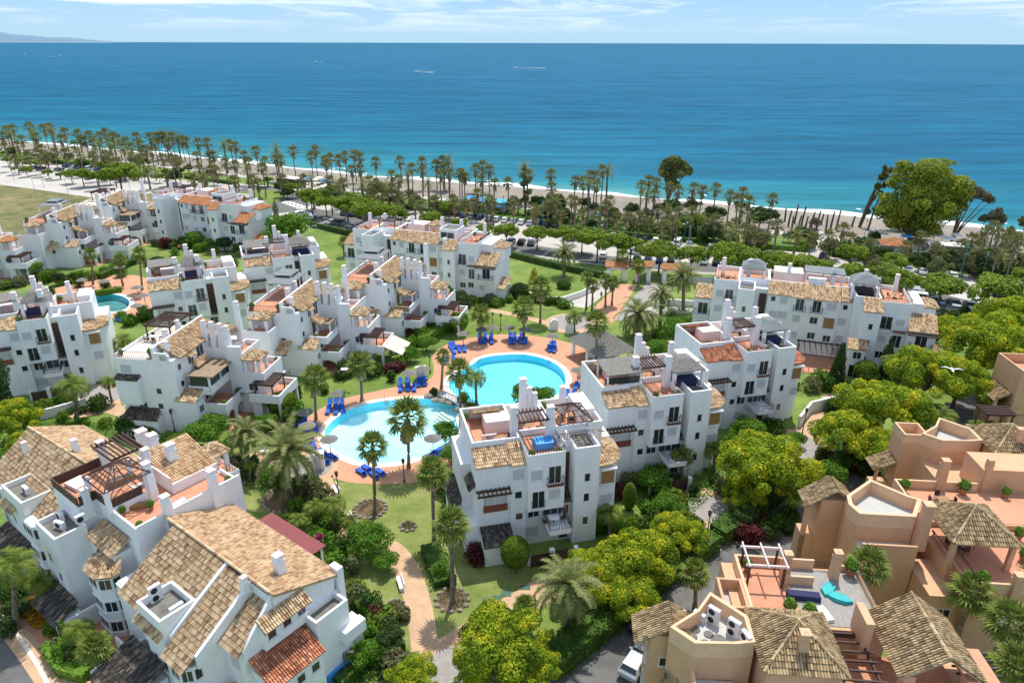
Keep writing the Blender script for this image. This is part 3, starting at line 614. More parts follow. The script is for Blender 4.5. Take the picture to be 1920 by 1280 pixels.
# ---------------------------------------------------------------- the white terraced row: one block
def block_a(ox, oy, ang, label, group=None, roof='open', left_annex=True, tm='tile', curved=True, w_right=3.1, blue=False, lower=True, upper=True, name='apartment_building'):
    b = Bld(ox, oy, ang, name=name, label=label, group=group, tile=tm)
    # bodies
    b.block(0, 5.1, 2.1, 9.6, 11.0, 1.4)
    b.wall((0, 3.5, 0, 2.1, 0, 10.7), (3.5, 5.1, -.3, 2.1, 0, 10.55))
    b.gable_fill(0, 3.5, 0, 10.7, 2.1, 11.9); b.gable_fill(3.5, 5.1, -.3, 10.6, 2.1, 12.1)
    b.shed(0, 3.5, -.15, 10.75, 2.1, 11.75); b.shed(3.55, 5.1, -.45, 10.7, 2.1, 12.0, over=.02)
    b.block(5.1, 9.0, -1.2, 4.0, 11.35, .75, z0=5.3)
    b.wall((5.1, 9.0, .2, 4.0, 0, 5.3))
    b.rail([(5.2, 3.8), (5.2, -1.1), (8.9, -1.1), (8.9, 3.8)], 12.1, .55, 'brown')
    b.wall((9.0, 10.2, 1.2, 4.0, 0, 11.3)); b.solidbox('lattice_screen', 'brown', (9.05, 10.15, 1.0, 1.15, 6.0, 10.4))
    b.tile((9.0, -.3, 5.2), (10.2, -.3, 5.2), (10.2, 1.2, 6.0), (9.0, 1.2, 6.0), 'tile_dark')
    b.wall((9.0, 10.2, .2, 1.2, 0, 5.1))
    b.block(10.2, 12.9, -.8, 3.2, 11.2, .75, floor='felt') if roof != 'tiletower' else (b.wall((10.2, 12.9, -.8, 3.2, 0, 11.0)), b.shed(10.2, 12.9, -1.0, 11.0, 3.2, 12.8), b.gable_fill(10.2, 12.9, -.8, 11.2, 3.2, 12.8))
    b.block(9.0, 14.6, 3.2, 9.4, 11.0, 1.4); b.block(5.1, 9.0, 4.0, 9.6, 11.0, 1.2, sides='BR')
    if curved:
        b.curved(12.9, 16.2, 0.2, 4.6, 0, 8.9); b.wall((12.9, 16.2, 4.8, 9.2, 0, 9.4))
        b.win('F', 14.3, 7.3, 1.5, 1.7, 'wood', .17); b.win('F', 14.3, 4.5, 1.2, 1.1, 'shut', .17)
        b.solidbox('window_hood', 'whiteb', (13.4, 15.2, -.3, .2, 8.35, 8.55))
    # attic rooms and chimneys behind the terrace
    b.wall((2.2, 4.9, 5.6, 7.8, 11.0, 12.5), m='cream'); b.wall((12.6, 14.4, 5.2, 9.2, 11.0, 12.9))
    b.shed(1.2, 4.2, 7.6, 12.6, 9.6, 11.9)
    b.chimney(4.8, 3.7, 11.0, 15.0, .42); b.chimney(8.4, 2.4, 11.35, 15.3, .42); b.chimney(6.9, 7.9, 11.0, 16.0, .42); b.chimney(7.7, 8.1, 11.0, 14.7, .32); b.chimney(8.35, 8.2, 11.0, 13.9, .3)
    b.solidbox('stepped_parapet', 'white', (6.2, 8.9, 7.7, 8.2, 11, 12.3))
    b.chimney(11.4, 7.6, 11.0, 14.6, .36)
    # roof shelters
    if roof == 'open':
        b.pergola(5.1, 8.0, 2.0, 4.2, 14.2, None, n_=8); b.gazebo(8.9, 12.6, 1.0, 5.0, 13.9, 1.3, 12.3, posts='white')
        b.rail([(9.0, 1.0), (12.7, 1.0), (12.7, 4.9)], 12.0, .8, 'redrail'); b.rail([(.3, 5.0), (.3, 2.4), (4.9, 2.4)], 11.6, .75, 'redrail')
        [b.solidbox('terrace_wall', 'cream', q) for q in ((.5, 2.6, 2.9, 3.1, 11.03, 11.9), (1.4, 3.0, 3.9, 4.1, 11.03, 12.0))]
    elif roof == 'grey':
        b.canopy(.6, 5.2, 2.3, 6.0, 13.6, 11, 'thatch', .5); b.pergola(5.3, 8.0, 2.4, 5.2, 14.2, None, n_=8)
        b.gazebo(8.7, 12.9, 1.2, 5.6, 13.7, 1.2, 11.3, 'thatch'); b.rail([(.4, 2.6), (5.0, 2.6)], 12.4, .3); b.solidbox('cushioned_seating', 'navy', (9.2, 12.3, 2.0, 4.8, 11.03, 12.3))
        b.solidbox('glazed_screen', 'glass', (.5, 5.0, 2.5, 2.56, 12.4, 13.2))
    elif roof == 'greyroom':
        b.canopy(.4, 5.0, 3.2, 7.0, 13.9, 11, 'thatch', .3); b.gazebo(5.6, 9.4, 1.6, 5.6, 13.9, 1.4, 11.3, 'thatch')
        b.solidbox('cushioned_seating', 'navy', (5.9, 9.0, 2.2, 4.8, 11.4, 12.2))
    else:
        b.pergola(5.3, 8.0, 2.4, 5.2, 14.2, None, m='brown', n_=8); b.gazebo(8.9, 12.7, 1.2, 5.4, 13.7, 1.2, 11.3, 'grey')
        b.rail([(.3, 5.0), (.3, 2.4), (4.9, 2.4)], 11.6, .75, 'redrail'); b.solidbox('cushioned_seating', 'navy', (9.2, 12.3, 2.0, 4.8, 11.03, 12.2))
    # facade openings
    b.wins('F', -.3, [(4.3, 9.5, 's'), (4.3, 7.0, 'm'), (4.4, 4.3, 'm')]); b.wins('F', -1.2, [(6.0, 9.7, 's'), (7.9, 9.5, 'f'), (6.2, 6.7, 'f'), (7.9, 7.1, 's')])
    b.wins('F', -.8, [(11.6, 8.3, 't'), (11.6, 5.8, 't'), (11.6, 2.8, 't')]); b.wins('F', .2, [(6.1, 4.1, 'd'), (9.4, 3.9, 'd')])
    b.rail([(7.1, -1.2), (7.1, -1.6), (8.8, -1.6), (8.8, -1.2)], 8.4, .9, 'brown'); b.solidbox('balconette', 'redrail', (7.1, 8.8, -1.6, -1.2, 8.25, 8.4))
    b.rail([(5.5, -1.32), (6.9, -1.32)], 5.75, .9)
    # loggia with its little pergola
    b.solidbox('loggia', 'plaster_grey', (.7, 3.2, -.02, .0, 5.3, 7.2)); b.win('F', 1.9, 6.2, 1.5, 1.6, 'shut2', -.03); b.solidbox('loggia_balustrade', 'redrail', (.65, 3.2, -.16, -.03, 5.2, 6.0))
    b.pergola(.1, 3.3, -1.0, 0, 7.9, None, n_=8)
    if lower:
        b.balcony(7.0, 9.3, -3.0, .2, 3.5, 1.1, .35); b.wins('F', .2, [(8.0, 4.6, 'D')]); b.wins('F', .2, [(5.9, 1.6, 'S'), (9.5, 1.2, 'P')])
        [b.solidbox('fence_pier', 'white', q) for q in ((4.6, 4.9, -3.2, -2.9, 0, 1.7), (6.9, 7.4, -3.6, -3.1, 0, 1.9), (9.5, 9.9, -3.8, -3.3, 0, 1.9))]; [b.solidbox('garden_fence', 'brown', q) for q in ((4.9, 6.9, -3.4, -3.3, 0, 1.5), (7.4, 9.5, -3.5, -3.4, 0, 1.7))]
    if left_annex:
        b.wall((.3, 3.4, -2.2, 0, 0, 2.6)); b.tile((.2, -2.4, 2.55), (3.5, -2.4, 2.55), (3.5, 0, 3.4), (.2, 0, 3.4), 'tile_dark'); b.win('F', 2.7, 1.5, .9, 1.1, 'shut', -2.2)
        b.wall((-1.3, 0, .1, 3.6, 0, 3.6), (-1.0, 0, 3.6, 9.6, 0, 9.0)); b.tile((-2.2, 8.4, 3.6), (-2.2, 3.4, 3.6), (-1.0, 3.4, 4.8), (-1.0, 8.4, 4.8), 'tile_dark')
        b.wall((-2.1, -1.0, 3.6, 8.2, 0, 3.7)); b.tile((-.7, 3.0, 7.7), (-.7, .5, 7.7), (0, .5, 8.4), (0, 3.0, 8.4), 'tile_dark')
    if upper: pass
    return b
GA = 'white apartment blocks staggered in a row'
b1 = block_a(-3.5, 58.8, 14, 'nearest white apartment block, bare brown roof gazebo and blue covered terrace table', GA, 'open')
b2 = block_a(11.3, 71.3, 14, 'white apartment block with grey flat canopy over left roof terrace, middle of the staggered row', GA, 'grey', left_annex=False)
b3 = block_a(26.2, 84.1, 14, 'white apartment block with reddish tiles and slatted pergola, last in the staggered row', GA, 'pergola', left_annex=False, tm='tile_red')
GB = 'white apartment blocks round the left pool'
a5 = R(25)
b4 = block_a(-69.4-8.9*math.cos(a5)-1.2*math.sin(a5), 96.1-8.9*math.sin(a5)+1.2*math.cos(a5), 25, 'white apartment block at left edge with rounded grey roof awning and dark stair recess', GB, 'greyroom', left_annex=False)
b5 = block_a(-53.3-8.9*math.cos(a5)-1.2*math.sin(a5), 114.6-8.9*math.sin(a5)+1.2*math.cos(a5), 26, 'white apartment block right of the left pool with grey pyramid roof awning', GB, 'greyroom', left_annex=False, lower=False)
b6 = block_a(-42.0-8.9*math.cos(a5)-1.2*math.sin(a5), 128.8-8.9*math.sin(a5)+1.2*math.cos(a5), 24, 'white apartment block with grey peaked awning beside the upper lawn strip', GB, 'grey', left_annex=False, lower=False)
b7 = block_a(-90, 90, 25, 'white apartment block cut off by left edge behind the dark cypress', GB, 'open', left_annex=False, lower=False)

def block_d(ox, oy, ang, label, group, tm='tile', roofs='grey', end=True):
    b = Bld(ox, oy, ang, label=label, group=group, tile=tm)
    b.block(-9.2, -5, .2, 9, 11.35, .75); b.rail([(-9.1, 8), (-9.1, .3), (-5.1, .3)], 12.1, .6, 'brown')
    b.wall((-12.2, -9.2, 1.0, 8, 0, 8.2)); b.shed(-12.2, -9.2, .8, 8.2, 4.2, 9.8); b.gable_fill(-12.2, -9.2, .9, 8.3, 4.2, 9.8)
    b.wall((-5, -2.3, -3.3, 3, 0, 11.2)); b.block(-5, -2.3, -3.3, 1.6, 11.203, .7, floor='felt', z0=11.2)
    b.wall((-2.3, 0, 1.4, 4, 0, 10.8)); b.solidbox('lattice_screen', 'brown', (-1.4, -.2, 1.2, 1.35, 2.5, 10.0))
    b.wall((0, 3.9, .3, 9, 0, 10.4), (3.9, 11.4, 0, 9, 0, 10.4), (11.4, 13.3, .35, 9, 0, 10.4))
    b.shed(-.1, 3.9, .0, 10.5, 2.8, 12.0, over=.02); b.shed(4.0, 11.4, -.35, 10.45, 2.8, 12.0, over=.02); b.shed(11.5, 13.3, .05, 10.5, 2.8, 11.9, over=.02)
    b.block(-.1, 13.3, 2.8, 9.2, 11.0, 1.1); b.block(-5, -.1, 3, 9.2, 11, 1.1)
    b.wall((13.3, 14.4, .9, 4, 0, 10.6)); b.solidbox('lattice_screen', 'brown', (13.35, 14.35, .7, .85, 3.4, 9.0))
    b.wall((14.4, 17.1, -4.4, 2.6, 0, 10.7)); b.shed(14.4, 17.1, -4.6, 10.75, -1.6, 12.2); b.gable_fill(14.4, 17.1, -4.4, 10.8, -1.6, 12.2)
    b.block(13.3, 17.1, -1.6, 5.5, 11.0, 1.2)
    b.block(17.1, 21.4, -2.8, 6.5, 11.35, .75); b.rail([(17.2, 5), (17.2, -2.7), (21.3, -2.7), (21.3, 5)], 12.1, .6, 'brown')
    b.block(13.3, 17.1, 5.5, 9.2, 11.0, 1.1, sides='BR')
    if end:
        b.wall((21.4, 25.6, -3.2, 5.5, 0, 7.9), (21.4, 23.6, 0, 6.5, 7.9, 11.4)); b.shed(21.4, 25.6, -3.5, 7.9, .2, 9.8); b.gable_fill(21.4, 25.6, -3.3, 8, .2, 9.8)
        b.hip(22.3, 26.2, 1.6, 6.0, 10.4, .8); b.wall((22.6, 25.9, 2, 5.8, 7.9, 10.3))
        b.balcony(22.0, 25.2, -4.4, -3.2, 5.0, 1.0, .0); b.wins('F', -3.2, [(23.6, 6.1, 'D'), (22.6, 3.0, 's')]); b.pergola(21.6, 25.6, -4.3, -3.2, 7.6, None, n_=2)
        b.shed(25.6, 27.4, -2.6, 3.0, 1.4, 4.4); b.wall((25.6, 27.3, -2.3, 1.4, 0, 3.1))
    for x, y, z in ((-3.6, 5, 14.6), (3, 5.5, 14.4), (10.2, 5.2, 14.8), (15, 4.6, 14.8), (-8, 6, 14.2), (20, 5.6, 14.2)): b.chimney(x, y, 11, z, .36)
    if roofs == 'grey':
        b.gazebo(-4.9, -.8, 3.4, 7.6, 13.6, 1.3, 11, 'grey'); b.gazebo(12.6, 16.8, .0, 4.4, 13.8, 1.3, 11, 'grey'); b.canopy(5.6, 12.0, 4.4, 7.8, 13.6, 11, 'grey', .2, n_=3)
        b.wall((.6, 5.4, 4.6, 8.2, 11, 13.2), m='cream'); b.solidbox('cushioned_seating', 'black', (13.4, 16.2, .8, 3.4, 11.03, 12.4))
        b.wall((6.2, 9.0, 3.2, 4.0, 11, 13.0))
    else:
        b.block(11.6, 15.6, .6, 5, 13.4, .3, floor='felt', z0=11); b.win('F', 13.5, 12.4, 3.0, 1.2, 'dark', .58); b.wall((2.0, 6.0, 5.0, 8.6, 11, 13.0), m='cream'); b.hip(6.5, 9.8, 5.4, 8.4, 12.9, .8, posts=1.8)
        b.pergola(-4.6, -.6, 3.8, 7, 13.5, 11, n_=7)
    b.wins('F', .3, [(.9, 9.6, 'm'), (2.6, 9.5, 's'), (1.2, 6.8, 's'), (2.7, 6.9, 'S'), (1.2, 3.6, 's')]); b.wins('F', 0, [(5.2, 9.1, 'f'), (7.9, 9.1, 'f'), (10.2, 9.3, 'S'), (5, 6.6, 's'), (7.8, 6.6, 'd'), (7.8, 3.8, 'd'), (10.3, 3.6, 'd'), (5, 3.6, 's')])
    b.win('F', 10.2, 6.4, 1.7, 1.9, 'wood', -.02); b.wins('F', .35, [(12.3, 9.4, 'm'), (12.2, 6.8, 's'), (12.3, 3.7, 's'), (12.2, 1.3, 's')])
    for x in (5.2, 7.9): b.balcony(x-1.0, x+1.0, -.75, 0, 8.0, 1.0)
    b.wins('F', -3.3, [(-3.7, 8.4, 't'), (-3.7, 5.6, 't'), (-3.7, 2.8, 't')]); b.wins('F', -4.4, [(15.8, 8.2, 't'), (15.8, 5.4, 't'), (15.8, 2.6, 't')])
    b.wins('F', .2, [(-8, 9.6, 's'), (-6.4, 9.4, 'f'), (-8, 6.8, 's'), (-6.4, 6.6, 's'), (-7, 3.6, 'd')]); b.wins('F', -2.8, [(18.2, 8.6, 'D'), (20.2, 8.8, 's'), (18.1, 5.8, 's'), (20.2, 5.6, 'f'), (18.2, 3.0, 'd'), (20.0, 3.2, 'd')])
    b.balcony(17.4, 19.0, -3.5, -2.8, 7.5, 1.0); b.balcony(-7.2, -5.4, -.4, .2, 8.3, .95); b.solidbox('balconette', 'redrail', (19.4, 21.2, -3.5, -2.8, 7.3, 7.5)); b.wins('F', 1.0, [(-10.6, 6.2, 'D'), (-10.6, 3.2, 's')]); b.balcony(-12, -9.4, .2, 1.0, 5.2, 1.0)
    return b
GD = 'long white apartment blocks facing the gardens'
d1 = block_d(44.0, 112.2, -19, 'long white apartment block beside the parking, grey awnings and cypress in front', GD)
d2 = block_d(-26.5, 147.2, -19, 'long white apartment block with flat glazed roof room beside the upper lawn', GD, roofs='flat')
d3 = block_d(-89.1, 184.5, -22, 'white apartment block with bright orange tiles nearest to the roundabout', GD, tm='tile_orange', roofs='flat')
# porch and walled yard in front of the first long block
d1.pergola(6, 13, -6, 0, 2.8, 0, n_=9); d1.solidbox('yard_terrace', 'terracotta', (5, 13.5, -7.5, 0, 0, .08)); d1.solidbox('entrance_porch', 'white', (13.2, 15.5, -6.6, -4.4, 0, 5.0)); d1.wins('F', -6.6, [(14.4, 3.9, 'd'), (14.4, 1.1, 'D')])
d1.shed(12.9, 15.7, -6.8, 5.0, -4.4, 5.9)

def block_t(ox, oy, ang, label, group, tm='tile', v=0, annex=True):
    b = Bld(ox, oy, ang, label=label, group=group, tile=tm)
    b.wall((-8, 0, 0, 12.2, 0, 10.8)); b.solidbox('roof_terrace', 'terracotta' if v else 'coping', (-7.9, -2.4, .1, 12, 10.8, 10.84))
    b.wall((-2.4, -2.1, 0, 12.4, 10.8, 12.6), name='parapet'); b.wall((-1.3, 0, 0, .25, 10.8, 11.6), name='parapet'); b.wall((-7.9, -7.7, .1, 12.2, 10.8, 11.4), name='parapet')
    b.wall((-2.1, -.25, .0, .2, 10.8, 11.9), name='parapet')
    b.shedx(1.0, 7.2, .95, 10.9, -2.1, 12.5); b.shedx(7.3, 12.0, .9, 10.6, -2.1, 12.5); b.wall((0, .8, 2.6, 12.0, 0, 10.8)); b.wall((0.0, .45, 0, 2.6, 0, 10.9))
    b.rail([(-7.8, .15), (-2.5, .15)], 10.85, 1.0, 'rail'); b.pergola(-7.2, -3.4, 6.2, 11.4, 13.1, 10.84, n_=10, along='y') if v == 0 else b.canopy(-7.4, -3.0, 6.0, 12.0, 13.4, 10.84, 'grey', .2)
    if v: b.canopy(-7.4, -4.2, 9, 12.4, 13.9, 10.84, 'grey', .1)
    for x, y, z in ((-1.0, 1.4, 12.9), (-3.1, 4.6, 13.2), (-3.1, 7.6, 13.4)): b.chimney(x, y, 10.8, z, .34)
    # stepped chimney walls of the second bay
    b.wall((.4, 4.2, 7.4, 12.2, 0, 9.6)); 
    for x, y, z in ((.6, 8.0, 13.4), (1.9, 7.9, 13.3), (3.2, 7.7, 13.2), (4.3, 7.5, 13.0)): b.chimney(x, y, 9.6, z, .36)
    b.chimney(4.3, 11.0, 9.6, 15.4, .38); b.hip(.8, 4.2, 8.3, 11.6, 11.3, 1.0, posts=1.7)
    b.block(4.2, 6.4, 6.8, 12.2, 8.4, .8); b.wall((4.0, 4.3, 6.6, 8.4, 8.4, 11.2), name='parapet')
    b.wall((4.2, 6.4, 6.6, 7.0, 0, 10.4), name='buttress')
    b.block(6.4, 9.4, 6.6, 12.4, 5.6, .9); b.hip(6.3, 9.1, 6.5, 9.5, 8.5, 1.0, posts=2.9); b.win('F', 7.6, 4.2, 1.3, 1.0, 'dark', 6.6)
    b.block(7.6, 12.2, 5.0, 11.0, 2.9, .0, z0=2.6, floor=None); b.wall((7.6, 9.0, 5.6, 11, 0, 2.6), (11.8, 12.15, 5.05, 5.4, 0, 2.6), (11.8, 12.15, 10.5, 10.9, 0, 2.6))
    b.block(7.6, 12.2, 5.0, 11.0, 2.902, 1.0, floor='terracotta', z0=2.9, sides='FRB'); b.pergola(8.2, 11.0, 5.6, 9.4, 5.2, 2.9, n_=9, m='brown', along='y')
    # low tiled room at the corner
    b.wall((0, 2.9, -.3, 1.7, 0, 5.1)); b.shed(0, 2.9, -.5, 5.15, 1.7, 6.1); b.gable_fill(0, 2.9, -.3, 5.2, 1.7, 6.1); b.win('R', .7, 3.6, .9, 1.0, 'dark', 2.9)
    # terraces
    b.block(.8, 4.1, 1.7, 7.4, 5.5, .9, floor='terracotta', z0=5.2, sides='FR'); 
    b.wall((.8, 1.6, 1.7, 7.4, 0, 5.2))
    if v == 0:
        b.solidbox('canopy', 'reed', (1.0, 4.9, 1.4, 7.2, 8.0, 8.15)); b.solidbox('glazed_screen', 'glass', (1.2, 4.0, 1.75, 1.8, 6.4, 7.9)); b.solidbox('glazed_screen', 'glass', (4.0, 4.05, 2.0, 7.1, 6.4, 7.9)); b.solidbox('post', 'white', (3.9, 4.15, 1.7, 1.95, 5.5, 8.0)); b.solidbox('post', 'white', (3.9, 4.15, 4.4, 4.65, 5.5, 8.0))
        b.tile((1.7, 3.4, 8.5), (1.7, 6.4, 8.5), (.8, 6.4, 9.2), (.8, 3.4, 9.2))
    else:
        b.shedx(3.2, 5.6, 2.6, 7.9, .8, 8.8); b.canopy(1.2, 3.8, 4.2, 6.8, 7.6, 5.5, 'reed'); b.wins('F', 1.68, [(1.7, 4.4, 's')])
    b.block(1.6, 5.9, 1.7, 6.8, 2.85, 1.0, floor='terracotta', z0=2.6, sides='FR'); b.arch('F', 1.75, 1.7, 5.8, 0, 2.6); b.arch('R', 5.55, 1.8, 4.2, 0, 2.6); b.arch('R', 5.55, 4.2, 6.7, 0, 2.6)
    b.rail([(1.8, 1.8), (5.8, 1.8), (5.8, 6.7)], 3.9, .25)
    b.solidbox('patio_floor', 'terracotta', (1.6, 6.6, 1.0, 7.6, 0, .06))
    b.wins('R', 1.6, [(4.6, 4.1, 'f'), (2.8, 3.9, 'd')]); b.wins('R', .8, [(3.4, 9.7, 'd'), (5.8, 9.6, 'D'), (4.5, 6.8, 'f')]); b.wins('R', .45, [(1.2, 9.5, 'm'), (1.2, 7.0, 'm')])
    b.tile((1.4, 2.6, 10.3), (1.4, 4.2, 10.3), (.8, 4.2, 10.8), (.8, 2.6, 10.8))
    b.wins('F', 0, [(-6.6, 9.3, 'S'), (-2.4, 6.2, 'm'), (-5.2, 4.1, 'd'), (-2.6, 3.9, 'm')])
    if annex:
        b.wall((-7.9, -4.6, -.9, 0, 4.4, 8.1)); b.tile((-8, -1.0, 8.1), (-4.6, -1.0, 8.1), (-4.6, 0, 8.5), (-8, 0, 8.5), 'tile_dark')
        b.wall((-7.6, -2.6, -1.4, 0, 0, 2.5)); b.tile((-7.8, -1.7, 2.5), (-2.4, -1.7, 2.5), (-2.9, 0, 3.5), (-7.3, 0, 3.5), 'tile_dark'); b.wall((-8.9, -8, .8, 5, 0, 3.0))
    else:
        b.wall((-8, -3, -3.2, 0, 0, 8.0)); b.solidbox('roof_terrace', 'terracotta', (-7.9, -3.1, -3.1, 0, 8.0, 8.04)); b.wall((-8, -3, -3.2, -3.0, 8, 8.9), (-3.2, -3, -3.0, 0, 8, 8.9)); b.hip(-6.6, -3.4, -2.6, .6, 10.6, .9, posts=2.6)
        b.tile((-3, -2.4, 5.0), (-1, -2.4, 5.0), (-1, 0, 6.2), (-3, 0, 6.2))
    return b
GT = 'stepped terraced white apartment blocks'
t1 = block_t(-45.6, 83.7, -8, 'stepped white block with brown reed canopy over glazed balcony, nearest of the terraced row', GT, v=0)
t2 = block_t(-33.9, 101.2, -8, 'stepped white block with grey roof canopies and arched ground floor, middle of the terraced row', GT, v=1, annex=False)
t3 = block_t(-22.5, 115.3, -12, 'stepped white block farthest up the terraced row, beside the date palms', GT, v=1, annex=False)
t3.solidbox('folding_awning', 'reed', (1.2, 3.9, 1.4, 1.65, 5.6, 6.5)); t2.tile((12.2, 5.2, 2.4), (12.2, 10.8, 2.4), (12.19, 10.8, 2.6), (12.19, 5.2, 2.6)) if False else None
aw = MB(); aw.add([(12.2,5.4,3.6),(12.2,10.6,3.6),(15.2,10.6,2.3),(15.2,5.4,2.3),(12.2,5.4,3.68),(12.2,10.6,3.68),(15.2,10.6,2.38),(15.2,5.4,2.38)], [(3,2,1,0),(4,5,6,7),(0,1,5,4),(1,2,6,5),(2,3,7,6),(3,0,4,7)]); t2.part('folding_awning', aw, M['awning'])
t4 = block_t(-106.2, 159.9, 2, 'far stepped white block with orange tiled hips, right one beside the scrub field', 'far stepped white blocks', v=1, annex=False)
t5 = block_t(-121.5, 145.0, 2, 'far stepped white block with orange corner roof at left edge', 'far stepped white blocks', tm='tile_orange', v=1, annex=False)
t6 = block_t(-104, 178, 2, 'pale tiled pavilion roof block behind the far stepped blocks', 'far stepped white blocks', v=0, annex=False)

TB = [t1, t2, t3, t4, t5]
# ---------------------------------------------------------------- big tiled block in the left foreground
Lb = Bld(-29.7, 49.9, -37, label='large white building in left foreground with wide pale tiled roofs and rooftop pergola', tile='tile_sunlit')
def hexbay(b, x, y, r, floors, top, roofz=None, h=1.0, w_=1.0):
    pts = [(x-r, y), (x-r*.98, y-r*.45), (x-r*.5, y-r*.95), (x+r*.5, y-r*.95), (x+r*.98, y-r*.45), (x+r, y)]
    mb = MB(); mb.prism(pts, 0, top); b.part('bay', mb, M['white'])
    for z in floors:
        s = MB(); s.prism([(x+(p-x)*1.06, y+(q-y)*1.06) for p, q in pts], z-.72, z-.58, bot=True); s.prism([(x+(p-x)*1.05, y+(q-y)*1.05) for p, q in pts], z+.62, z+.72, bot=True); b.part('bay_sill', s, M['white'])
        for (p0, q0), (p1, q1) in zip(pts[1:-1], pts[2:]):
            L_ = math.hypot(p1-p0, q1-q0); o = b.win('F', 0, 0, round(L_*.78, 2), 1.05, 'dark', 0); o.location = ((p0+p1)/2, (q0+q1)/2, z); o.rotation_euler = (0, 0, math.atan2(q1-q0, p1-p0))
    if roofz:
        m2 = MB(); e = [(x+(p-x)*1.12, y+(q-y)*1.12, top+.02) for p, q in pts]; tops = [(x+(p-x)*.9, y+.25, roofz) for p, q in pts]
        for i in range(1, 4): tiles(m2, e[i], e[i+1], (x+(e[i+1][0]-x)*.45, y+.4, roofz), (x+(e[i][0]-x)*.45, y+.4, roofz))
        tiles(m2, e[0], e[1], (x+(e[1][0]-x)*.45, y+.4, roofz), (x+(e[0][0]-x)*.85, y+.4, roofz)); tiles(m2, e[4], e[5], (x+(e[5][0]-x)*.85, y+.4, roofz), (x+(e[4][0]-x)*.45, y+.4, roofz))
        b.part('tiled_roof', m2, M['tile'])
def acunit(x, y, z, rz, sx=.9, fans=1, label='grey air conditioning unit'):
    m = MB(); hh = .75*fans; m.box(-sx/2, sx/2, -.17, .17, 0, hh); o = m.build('air_conditioner', M['frame']); o.location = (x, y, z); o.rotation_euler = (0, 0, rz)
    for i in range(fans):
        f = MB(); f.cyl(0, 0, 0, .02, .27, n=12); p = f.build('fan_grille', M['black'], o); p.location = (-.12, -.172, .37+.75*i); p.rotation_euler = (math.pi/2, 0, 0)
    tag(o, label, 'air conditioner', 'rooftop air conditioners'); return o
def wl(b, x, y, z=0):
    a = b.root.rotation_euler.z; return (b.root.location.x + x*math.cos(a) - y*math.sin(a), b.root.location.y + x*math.sin(a) + y*math.cos(a), z)
b = Lb
# south wing: gable body, ridge along x
mb = MB(); mb.prism([(-1.8,-5.2),(8.0,-5.2),(8.0,-5.0),(11.15,-5.0),(11.15,-3.1),(14,-3.1),(14,6.0),(-1.8,6.0)], 0, 6.9); b.part('wall', mb, M['white'])
g = MB(); gp = [(-3.1,6.9),(6.0,6.9),(6.0,8.35),(0,10.55),(-3.1,7.3)]
g.add([(13.7,y,z) for y,z in gp] + [(14,y,z) for y,z in gp], [(4,3,2,1,0),(5,6,7,8,9)] + [(i,(i+1)%5,5+(i+1)%5,5+i) for i in range(5)]); b.part('gable_wall', g, M['white'])
b.wall((-1.8, 14, 5.7, 6.0, 6.9, 8.2))
b.tile((14.25, 6.3, 8.3), (-1.8, 6.3, 8.3), (-1.8, 0, 10.7), (14.25, 0, 10.7))                     # seaward slope
b.tile((-.1, -5.7, 7.15), (4.2, -5.7, 7.15), (4.2, -.1, 10.6), (-.1, -.1, 10.6), 'tile'); b.tile((4.2, -3.1, 8.75), (7.8, -3.1, 8.75), (7.8, -.1, 10.6), (4.2, -.1, 10.6), 'tile')
b.tile((8.15, -6.6, 6.2), (11.1, -6.6, 6.2), (11.1, -.1, 10.45), (8.15, -.1, 10.45), 'tile'); b.tile((11.4, -3.55, 7.1), (13.9, -3.55, 7.1), (13.9, -.1, 9.5), (11.4, -.1, 9.5), 'tile')
m2 = MB(); ridge(m2, (-1.8,0,10.72), (14.3,0,10.72), .14); b.part('ridge_tiles', m2, M['tile_sunlit'])
for x, y0, z0, z1 in ((7.97, -5.6, 7.3, 10.75), (11.25, -5.4, 7.1, 10.6)):
    mb = MB(); mb.add([(x-.15,y0,z0-1.2),(x+.15,y0,z0-1.2),(x+.15,-.05,z0-1.2),(x-.15,-.05,z0-1.2),(x-.15,y0,z0+.05),(x+.15,y0,z0+.05),(x+.15,-.05,z1),(x-.15,-.05,z1)],[(3,2,1,0),(4,5,6,7),(0,1,5,4),(1,2,6,5),(2,3,7,6),(3,0,4,7)]); b.part('party_wall', mb, M['white'])
mb = MB(); mb.add([(11.4,-3,6.8),(14,-3,6.8),(14,-.02,6.8),(11.4,-.02,6.8),(11.4,-3,7.2),(14,-3,7.2),(14,-.02,10.5),(11.4,-.02,10.5)],[(4,5,6,7),(0,1,5,4),(1,2,6,5),(2,3,7,6)]) if False else mb.box(11.4, 14, -.1, .0, 9.5, 10.45); b.part('party_wall', mb, M['white'])
b.block(4.2, 7.8, -6.0, -3.0, 8.2, .75, floor='felt', z0=5.0)
b.wall((4.25, 7.75, -5.9, -5.2, 0, 5.0)); b.tile((4.1, -6.5, 7.3), (7.9, -6.5, 7.3), (7.9, -6.0, 7.75), (4.1, -6.0, 7.75), 'tile')
b.win('F', 5.2, 4.2, .7, 1.1, 'shut', -5.98) if False else None
b.chimney(11.6, 2.4, 8.9, 11.6, .42); b.chimney(11.3, -.6, 9.9, 11.3, .28)
b.chimney(9.6, 3.2, 9.0, 10.6, .001) if False else None
hexbay(b, 9.55, -5.0, 1.45, (5.2, 2.6), 6.05); b.wins('F', -3.1, [(12.6, 5.6, 's')])
b.wins('F', -5.9, [(5.3, 3.6, 't'), (6.8, 3.6, 't')])
